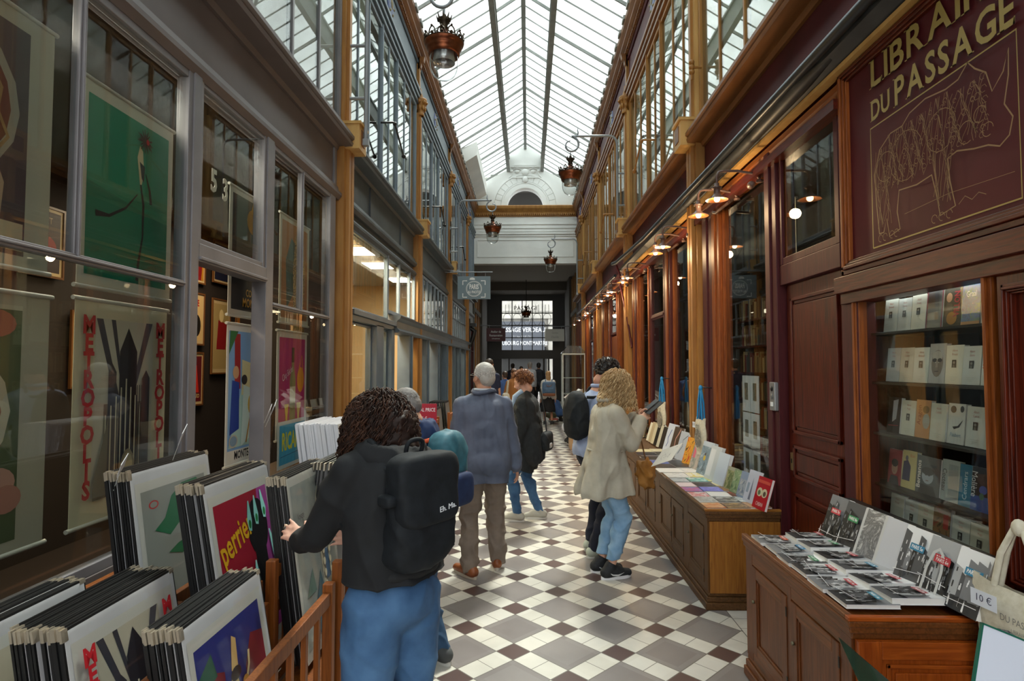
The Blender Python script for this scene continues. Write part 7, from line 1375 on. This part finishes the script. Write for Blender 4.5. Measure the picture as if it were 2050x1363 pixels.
h = hair_cap(J, p, AUB[0], [((0, -.045, .055), (.088, .095, .082)), ((0, -.09, .01), (.07, .05, .08))], .008, .010, 45); strands(J, h, AUB, 700, curl_gen(.055, .01, .008, 1.6, .4, .03, .35, R0=(.084, .098, .086), droop=.8, rr=.0025), seed=9)
M = Matrix.Translation(p.location) @ p.rotation_euler.to_matrix().to_4x4()
t = thing('shoulder_bag', 'tan leather bag hanging in front of the black cardigan woman', 'bag', tuple(M @ V3(.08, .26, .84)), (0, 0, R(72))); m = MB(); sqell(m, (0, 0, 0), (.14, .06, .12), noisy('tan bag leather', '#a0602c', '#c07c40', sc=8, rough=.45), .5); blob(m, 'bag_body', t, .01, 2, folds(.005, 8, 8, 1)); m = MB(); m.tube([(.03, -.02, .08), (.03, -.10, .40), (.0, -.22, .62)], .008, mat('#7a4420', .5), 6); m.build('strap', t)
t = thing('handbag', 'black bag with white lining behind the black cardigan woman', 'bag', tuple(M @ V3(.06, -.20, .86)), (0, 0, R(72))); m = MB(); sqell(m, (0, 0, 0), (.13, .05, .11), CAR, .6); blob(m, 'bag_body', t, .01, 2, folds(.008, 8, 8, 2)); m = MB(); sqell(m, (0, -.035, -.04), (.05, .02, .03), mat('#c8c8cc', .6), .6); m.build('lining', t); m = MB(); m.tube([(0, 0, .08), (.05, .05, .35), (.08, .10, .58)], .008, P_BLK, 6); m.build('strap', t)
# --- blonde woman in the trench coat ---
TRE = noisy('pale stone trench cloth', '#a39d8e', '#b8b2a2', (1, 1, 1), 9, 6, .75, .08)
p, J = person('person', 'blonde curly haired woman in a stone trench coat looking at her phone', (.615, 4.84, 0), R(-78), 1.62, feet=((-.10, .0, 0), (.06, .03, 0)), lean=(0, .08), head=(R(6), R(-36), 0, (0, .05, -.015)), hands=((-.05, .30, 1.27), (.05, .30, 1.25)), poles=((-.5, -.5, -1), (.5, -.5, -1)), skin='#d6a48a', hdir=((V3(.25, .75, .55), V3(.7, .1, -.4), V3(0, .2, 1)), (V3(-.25, .75, .5), V3(-.7, .1, -.4), V3(0, .2, 1))), hcurl=([.55, .6, .65, .7], [.5, .55, .6, .7]), voxel=.006)
BL_, JB = p, J; hem = .66
m = MB(); torso_parts(m, TRE, J, .028, 1.1, 1.02); sleeve(m, TRE, J, 'L', .02, .93, r2=.044); sleeve(m, TRE, J, 'R', .02, .93, r2=.044)
for a in (-1, 1):
    for dy in (-.06, .05): m.cap(J['waist']+V3(a*.05, dy*.5, 0), .115, V3(J['pel'].x+a*.10, J['pel'].y+dy*1.5, .66), .135, TRE, 16)
f_ = folds(.010, 7, 4, 17)
def trench(c): pl_ = .012*math.sin(math.atan2(c.y-J['pel'].y, c.x-J['pel'].x)*9)*max(0, min(1, (1.0-c.z)/.3)); return f_(c)+pl_
c_ = blob(m, 'trench_coat', p, .010, 4, trench, None, [(V3(0, 0, hem), V3(0, .06, -1))])
m = MB(); w_ = J['waist']; m.tube([V3(w_.x+.178*math.cos(a*.5236), w_.y+.148*math.sin(a*.5236), w_.z-.005) for a in range(13)], .012, TRE, 6); m.tube([w_+V3(-.16, -.03, .0), V3(w_.x-.205, w_.y-.03, .95), V3(w_.x-.235, w_.y-.035, .80), V3(w_.x-.24, w_.y-.03, .72)], .012, TRE, 6); m.build('belt', c_)
m = MB(); m.tube([V3(w_.x-.255, w_.y-.065, .75), V3(w_.x-.255, w_.y+.005, .75), V3(w_.x-.26, w_.y+.005, .70), V3(w_.x-.26, w_.y-.065, .70), V3(w_.x-.255, w_.y-.065, .75)], .006, P_BLK, 6); m.build('buckle', c_)
m = MB(); m.ell(w_+V3(-.155, .10, -.10), (.012, .012, .012), P_BLK); m.ell(w_+V3(-.10, .16, .15), (.012, .012, .012), P_BLK); m.build('button', c_)
m = MB(); nb = J['neck']; m.tube([nb+V3(.095*math.cos(a*.5236), -.0+.085*math.sin(a*.5236), .025) for a in range(13)], .022, TRE, 8); m.tube([nb+V3(-.09, .05, .03), J['chest']+V3(-.07, .14, .06)], [.03, .02], TRE, 8); m.build('collar', c_)
m = MB(); m.tube([J['elL']+(J['wrL']-J['elL'])*.80, J['elL']+(J['wrL']-J['elL'])*.86], .052, TRE, 12); m.build('cuff_strap', c_)
trousers(J, p, DENL, 'jeans', .008, .010, .155, .007, (.085, .066, .052), 21)
NIK = noisy('black trainer mesh', '#16181c', '#24272c', (1, 1, 1), 60, 3, .7, .1)
for k, y_ in (('L', R(-4)), ('R', R(8))): shoe(p, J, k, y_, NIK, mat('#e6e6ea', .5), .27, laces=P_BLK, ankle=.10, swoosh=mat('#c8cacc', .5))
BLH = [noisy('ash blonde hair', '#8a6c44', '#c4a678', (1, 1, 1), 30, 4, .4, .1), mat('#b8976a', .45), mat('#9a7a50', .45), mat('#d0b68c', .45)]
h = hair_cap(J, p, BLH[0], [((0, -.035, .045), (.086, .095, .085)), ((0, -.05, -.05), (.080, .05, .11)), ((0, -.055, -.12), (.08, .04, .08)), ((-.072, -.02, -.05), (.028, .045, .09)), ((.072, -.02, -.05), (.028, .045, .09))], .008, .012, 38)
strands(J, h, BLH, 1200, curl_gen(.27, .01, .010, 4.5, -.1, .03, .3, R0=(.080, .090, .084), droop=3.5, npt=28, rr=.0024), seed=12)
M = Matrix.Translation(p.location) @ p.rotation_euler.to_matrix().to_4x4()
t = thing('phone', 'dark smartphone with open black case held by the blonde woman', 'phone', tuple(M @ V3(.0, .41, 1.36)), (R(38), R(4), R(-78))); m = MB(); m.box(-.038, .038, -.075, .075, 0, .009, P_BLK); m.build('handset', t, bevel=.003); m = MB(); m.box(.038, .115, -.078, .078, -.004, 0, mat('#15171a', .6)); m.build('case_flap', t)
t = thing('paper_bag', 'crumpled mustard paper bag hanging in front of the blonde woman', 'bag', (.985, 4.98, .80), (0, 0, .3)); m = MB(); sqell(m, (0, 0, 0), (.075, .05, .12), noisy('mustard paper', '#8a5a20', '#b07a34', sc=9, rough=.7, bump=.4), .6); blob(m, 'bag_body', t, .009, 1, folds(.03, 12, 12, 4)); m = MB(); m.tube([(0, 0, .1), (-.05, 0, .30), (-.08, 0, .46)], .006, mat('#6a4418', .6), 6); m.build('handle_cord', t)
o = book('drawing_sheet', 'white drawing sheet tilted in front of the blonde woman', .25, .20, .003, '#e4e2da', [('r', 0, 0, 1, 1, '#e2e0d6'), ('r', .25, .25, .7, .75, mosaic('pencil view', ['#e2e0d6', '#e2e0d6', '#9a988e', '#e2e0d6'], 40)), ('t', 'Paris', .8, .85, .08, '#4a4a44', dict(sh=.3))], (1.10, 4.72, .99), (R(38), R(-20), R(-62)), cat='drawing')
m = MB(); m.tube([(0, 0, 0), (.05, .10, -.02)], .004, P_BLK); m.box(-.05, .05, -.02, .02, -.004, 0, P_BLK) ; m.build('clip', o)
# --- dark haired man beside her ---
SHI = noisy('pale blue shirt cloth', '#8c9cc0', '#a8b6d6', (1, 1, 1), 9, 6, .75, .06); NV2 = noisy('dark navy cloth', '#0c1122', '#151b30', (1, 1, 1), 9, 6, .8, .06)
p, J = person('person', 'dark haired man in a pale blue shirt standing behind the blonde woman', (.60, 5.42, 0), R(-62), 1.73, feet=((-.10, .03, 0), (.10, -.06, 0)), lean=(0, .16), head=(R(-6), R(-34), 0, (0, .05, -.015)), hands=((-.15, .38, 1.12), (.15, .38, 1.12)), skin='#c08c74')
m = MB(); torso_parts(m, SHI, J, .018, 1.05, 1.05); sleeve(m, SHI, J, 'L', .012); sleeve(m, SHI, J, 'R', .012); blob(m, 'shirt', p, .012, 3, folds(.010, 5, 7, 31), None, [(V3(0, 0, J['pel'].z-.03), V3(0, 0, -1))])
m = MB(); nb = J['neck']; m.tube([nb+V3(.075*math.cos(a*.5236), -.005+.07*math.sin(a*.5236), .03) for a in range(13)], .017, SHI, 8); m.build('collar', p)
trousers(J, p, NV2, 'trousers', .012, .012, .07, .008, seed=22)
for k, y_ in (('L', R(12)), ('R', R(-10))): shoe(p, J, k, y_, mat('#b4bcae', .6), mat('#dcdcd4', .6), .28, laces=mat('#d8d8d0', .6))
DKH = [mat('#17110f', .4), mat('#2a1e1a', .4)]
h = hair_cap(J, p, DKH[0], [((0, -.018, .055), (.086, .10, .088)), ((0, -.06, .0), (.076, .055, .07)), ((0, .03, .10), (.06, .05, .035))], .008, .008, 45); strands(J, h, DKH, 500, curl_gen(.035, .01, .006, .6, .3, .08, .6, R0=(.084, .10, .092), droop=.6, npt=6, rr=.003), seed=13)
pack('backpack', 'round black backpack worn by the man in the pale blue shirt', J, p, tuple(J['chest']+V3(-.02, -.22, -.05)), (.14, .10, .22), BKP, e=.8, straps=(.014, None))
# --- people farther along ---
def bystander(label, loc, yaw, H, top, topc, leg, legc, hairc, long_hair=False, lean=(0, .03), hands=None, skin='#c09078', bag=None, skirt=False, hip_z=None, feet=None, head=(0, 0, 0), shoes='#2a2a2c', knees=None, curls=False, short_sleeve=False):
    p, J = person('person', label, loc, yaw, H, feet=feet, lean=lean, hands=hands, skin=skin, voxel=.013, far=True, hip_z=hip_z, head=head, knees=knees)
    c = noisy('cloth '+topc, topc, topc, sc=8, rough=.8, bump=.1); m = MB(); torso_parts(m, c, J, .02, 1.05)
    for k in 'LR':
        if short_sleeve: m.cap(J['sh'+k], .066, J['sh'+k]+(J['el'+k]-J['sh'+k])*.75, .06, c)
        else: sleeve(m, c, J, k, .012)
    blob(m, top, p, .016, 2, folds(.008, 5, 8, H*10), None, [(V3(0, 0, J['pel'].z-.06), V3(0, 0, -1))] if (hip_z or 1) > .6 else None)
    lc = noisy('cloth '+legc, legc, legc, sc=8, rough=.8, bump=.1)
    if skirt: m = MB(); m.cap(J['pel'], .15, V3(J['pel'].x, J['pel'].y, .42), .21, lc, 18); blob(m, 'skirt', p, .016, 2, folds(.015, 6, 2, 3), None, [(V3(0, 0, .38), V3(0, 0, -1))])
    else: trousers(J, p, lc, leg, .01, .016, .07, .008, seed=H*7)
    for k in 'LR': shoe(p, J, k, 0, mat(shoes, .6), mat('#c8c8c4', .6), .26)
    hc_ = mat(hairc, .5); parts = [((0, -.022, .045), (.084, .098, .085)), ((0, -.06, -.01), (.076, .055, .08))]
    if long_hair: parts += [((0, -.07, -.09), (.085, .045, .10)), ((0, -.08, -.17), (.07, .035, .08))]
    hair_cap(J, p, hc_, parts, .011, .008 if curls else .004, 50); return p, J
bystander('man in a navy T-shirt and beige shorts, partly behind the white haired man', (-.86, 13.0, 0), R(-10), 1.80, 't_shirt', '#141c38', 'shorts', '#b0a488', '#3a2c24', short_sleeve=True, skin='#b88468')
p, J = bystander('woman in a mustard brown jacket and pale jeans carrying a white tote', (-.31, 14.2, 0), R(20), 1.58, 'jacket', '#96602c', 'jeans', '#7ba0c8', '#5a3824', curls=True, lean=(0, .1), hands=((-.16, .22, .98), (.20, .18, .85)))
t = thing('tote_bag', 'long white tote on the shoulder of the woman in the mustard jacket', 'bag', (-.52, 14.05, .78)); m = MB(); sqell(m, (0, 0, .05), (.10, .10, .22), CAN, .6); blob(m, 'bag_body', t, .014, 2, folds(.012, 7, 7, 6)); m = MB(); m.tube([(0, 0, .25), (.04, .05, .56)], .012, CAN, 6); m.tube([(.03, -.05, .25), (.06, .0, .56)], .012, CAN, 6); m.build('strap', t)
p, J = bystander('girl with long fair hair, pale top and black skirt wearing a blue backpack', (.58, 16.9, 0), R(5), 1.50, 'top', '#c4c0bc', 'skirt', '#141418', '#a07c54', long_hair=True, skirt=True)
BPB = noisy('dusty blue rucksack', '#3c5674', '#4e6a8a', sc=12, rough=.6)
t = thing('backpack', 'square dusty blue backpack with brown base on the fair haired girl', 'bag', (.59, 16.68, 1.05)); m = MB(); sqell(m, (0, 0, 0), (.19, .09, .19), BPB, .35); m.build('bag_body', t); m = MB(); sqell(m, (0, 0, -.17), (.18, .09, .05), mat('#7a4628', .5), .35); m.build('base', t, label='brown leather base'); m = MB(); sqell(m, (0, -.08, -.05), (.13, .03, .07), BPB, .35); m.build('pocket', t); m = MB(); m.tube([(-.07, -.09, .1), (-.04, -.10, .06), (.04, -.10, .06), (.07, -.09, .1)], .008, mat('#7a4628', .5), 6); m.build('logo_strap', t); m = MB(); m.tube([(-.08, .05, .17), (-.10, .16, .25)], .012, BPB, 6); m.tube([(.08, .05, .17), (.10, .16, .25)], .012, BPB, 6); m.build('strap', t)
bystander('boy in a blue jacket crouching over books on the floor', (1.02, 17.6, 0), R(50), 1.35, 'jacket', '#2c4a78', 'trousers', '#4a4c38', '#6a4628', hip_z=.26, feet=((-.12, .12, 0), (.12, .12, 0)), lean=(0, .5), hands=((-.1, .42, .32), (.12, .42, .30)), knees=((-.3, .6, 1), (.3, .6, 1)), head=(0, R(-30), 0, (0, .04, 0)))
bystander('person in a white shirt and black trousers crouching beside the pale wooden crate', (.80, 12.9, 0), R(-80), 1.6, 'shirt', '#d0d2dc', 'trousers', '#141418', '#2a201c', hip_z=.34, feet=((-.12, .1, 0), (.12, .1, 0)), lean=(0, .8), hands=((-.1, .5, .35), (.12, .5, .3)), knees=((-.3, .6, 1), (.3, .6, 1)), head=(0, R(-50), 0, (0, .06, -.02)))
for lb, x, y, yw, H, tc, lc, hc in (('grey haired man in white among the people near the gate', .08, 22.5, 20, 1.78, '#c8c8cc', '#3a3c44', '#a09890'), ('dark haired person in dark clothes by the gate, right of the grey haired man', .42, 23.2, 0, 1.76, '#2a2a30', '#22242a', '#1c1612'), ('person in dark blue at the gate, left of the grey haired man', -.65, 25.0, 0, 1.74, '#2a3042', '#22242a', '#2c2018'), ('person in dark red near the left leaf of the gate', -.28, 24.5, 10, 1.62, '#4a2830', '#2a2c34', '#4a3426'), ('person in blue between the navy T-shirt and the mustard jacket', -.62, 16.0, 30, 1.5, '#3c5a90', '#8a94a0', '#3a2a20')):
    bystander(lb, (x, y, 0), R(yw), H, 'top', tc, 'trousers', lc, hc)
# ---------------- things farther down the passage on the right ----------------
t = thing('glass_cabinet', 'tall white framed glass display cabinet on the right near the gate', 'cabinet', (1.42, 18.6, 0)); WF = mat('#d4d8d4', .5)
for x in (-.34, .34):
    for y in (-.3, .3): m = MB(); m.box(x-.018, x+.018, y-.018, y+.018, 0, 2.05, WF); m.build('frame_post', t)
m = MB(); m.box(-.36, .36, -.32, .32, 2.03, 2.07, WF); m.prism([(-.38, 2.07), (.38, 2.07), (.2, 2.30), (-.2, 2.30)], 'y', -.34, .34, glassy('clear acrylic', '#eef4f6')); m.build('top', t); m = MB(); m.box(-.36, .36, -.32, .32, .25, .30, WF); m.build('bottom', t)
m = MB(); m.box(-.34, .34, -.31, -.305, .3, 2.03, PANED); m.box(-.345, -.34, -.3, .3, .3, 2.03, PANED); m.build('glass', t)
for z in (.8, 1.3): m = MB(); m.box(-.33, .33, -.28, .28, z, z+.012, WF); m.build('shelf', t)
for i, (x, y, w_, d_, h, z) in enumerate(((1.30, 11.7, .36, .5, .78, 0),)):
    t = thing('wooden_crate', 'pale wooden crate of prints standing beyond the long cabinet', 'crate', (1.02, 12.2, 0)); PLY = noisy('pale plywood', '#a8845c', '#c4a078', sc=4)
    m = MB(); m.box(-.17, .17, -.25, -.235, 0, .80, PLY); m.build('front_board', t); m = MB(); m.box(-.17, -.155, -.235, .25, 0, .80, PLY); m.build('side_board', t); m = MB(); m.box(.155, .17, -.235, .25, 0, .80, PLY); m.build('side_board', t); m = MB(); m.box(-.155, .155, -.235, .25, .6, .62, PLY); m.build('bottom', t); m = MB(); m.box(-.155, .155, .235, .25, 0, .8, PLY); m.build('back_board', t)
for i, (y, x0, h) in enumerate(((8.45, 1.25, .66), (10.4, 1.2, .70), (13.4, 1.15, .62), (15.2, 1.15, .6))):
    table('book_table', 'honey wood book table beyond the long cabinet, %s' % ('nearest', 'second', 'third', 'farthest')[i], x0, 1.74, y, y+1.6, h, OAKY, 'book tables farther along the right')
    rs = random.Random(i)
    for k in range(26):
        w_ = rs.uniform(.11, .16); yy = y+.08+(k % 9)*.165; xx = x0+.1+(k//9)*.16
        book('second_hand_book', 'second hand book flat on the %s book table' % ('nearest', 'second', 'third', 'farthest')[i], w_, .14, .02, rs.choice(['#d8d4c8', '#b8a890', '#8a6a4c', '#5a6a80', '#c8c8cc', '#a8443a', '#e4e0d8']), [], (xx, yy, h+.001+.0*k), (0, 0, R(-90+rs.uniform(-8, 8))), 'second hand books on the far tables', pages=False)
    for k in range(12):
        book('second_hand_book', 'pale second hand book upright at the back of the %s book table' % ('nearest', 'second', 'third', 'farthest')[i], .15, .21, .02, rs.choice(['#dcd8cc', '#c8bca0', '#8a7a60', '#3a3430', '#e6e4de']), [], (1.67, y+.10+k*.12, h+.10), lean_rot(14, rs.uniform(0, 25)), 'upright second hand books on the far tables', pages=False)
for k in range(14):
    a = rnd.uniform(-40, 40); z = .82+k*.022
    o = MB(); o.box(-.09, .09, -.07, .07, 0, .002, mat('#e4e4e4', .5)); o = o.build('price_card'); o.location = (1.0+rnd.uniform(-.16, .12), 12.15+rnd.uniform(-.2, .2), z+.05); o.rotation_euler = (R(rnd.uniform(-50, 50)), R(-35+rnd.uniform(-15, 15)), R(a)); tag(o, 'white card sticking up out of the pale wooden crate', 'card', 'white cards in the pale wooden crate')
    q = MB(); q.tube([(0, 0, 0), (.05, 0, -.16-.02*k)], .003, WF, 5) ; q.build('wire', o)
for k in range(5):
    book('floor_book', 'book in the little pile on the floor by the crouching boy', .2, .26, .03, ('#8a3a30', '#c8c0b0', '#6a7a8a', '#d8d4cc', '#a8443a')[k], [], (.75, 17.2, .0+k*.031), (0, 0, R(20*k)), 'books piled on the floor by the crouching boy', pages=False)
# price tags on strings by the poster racks
for i, (y, z, x) in enumerate(((2.33, 1.31, -1.62), (2.62, 1.40, -1.55), (4.30, 1.38, -1.9), (3.5, 1.46, -1.52))):
    m = MB(); m.box(-.001, .001, -.035, .035, -.05, .02, mat('#d4d6dc', .5)); o = m.build('price_tag_card'); o.location = (x, y, z); o.rotation_euler = (R(35), R(20), R(25)); q = MB(); q.tube([(0, 0, -.04), (.0, -.02, -.09), (0, -.02, -.16)], .0012, WF, 5); q.build('wire', o)
    tag(o, 'small white price card on a wire, %s' % ('farthest left', 'in front of the METROPOLIS poster', 'in front of the beach poster', 'by the white sleeved prints')[i], 'price card', 'white price cards on wires')
m = MB(); m.box(-.06, .06, -.12, .12, 0, .09, mat('#b8a078', .7)); m.text('GICLEE', frame((.0605, 0, .05), (0, 1, 0), (0, 0, 1)), .04, mat('#4a4030', .6)); o = m.build('cardboard_box'); o.location = (XL-.22, 5.65, 1.20); tag(o, 'small cardboard box under the framed prints beside the gold pilaster', 'box')
m = MB(); fb(m, 'L', -.5, -.12, 4.4, 5.8, .70, .76, mat('#4a3828', .6)); fb(m, 'L', -.34, -.14, 5.5, 5.8, .76, 1.20, mat('#6a5a48', .7)); tag(m.build('window_96'), None, None, None, 'structure')
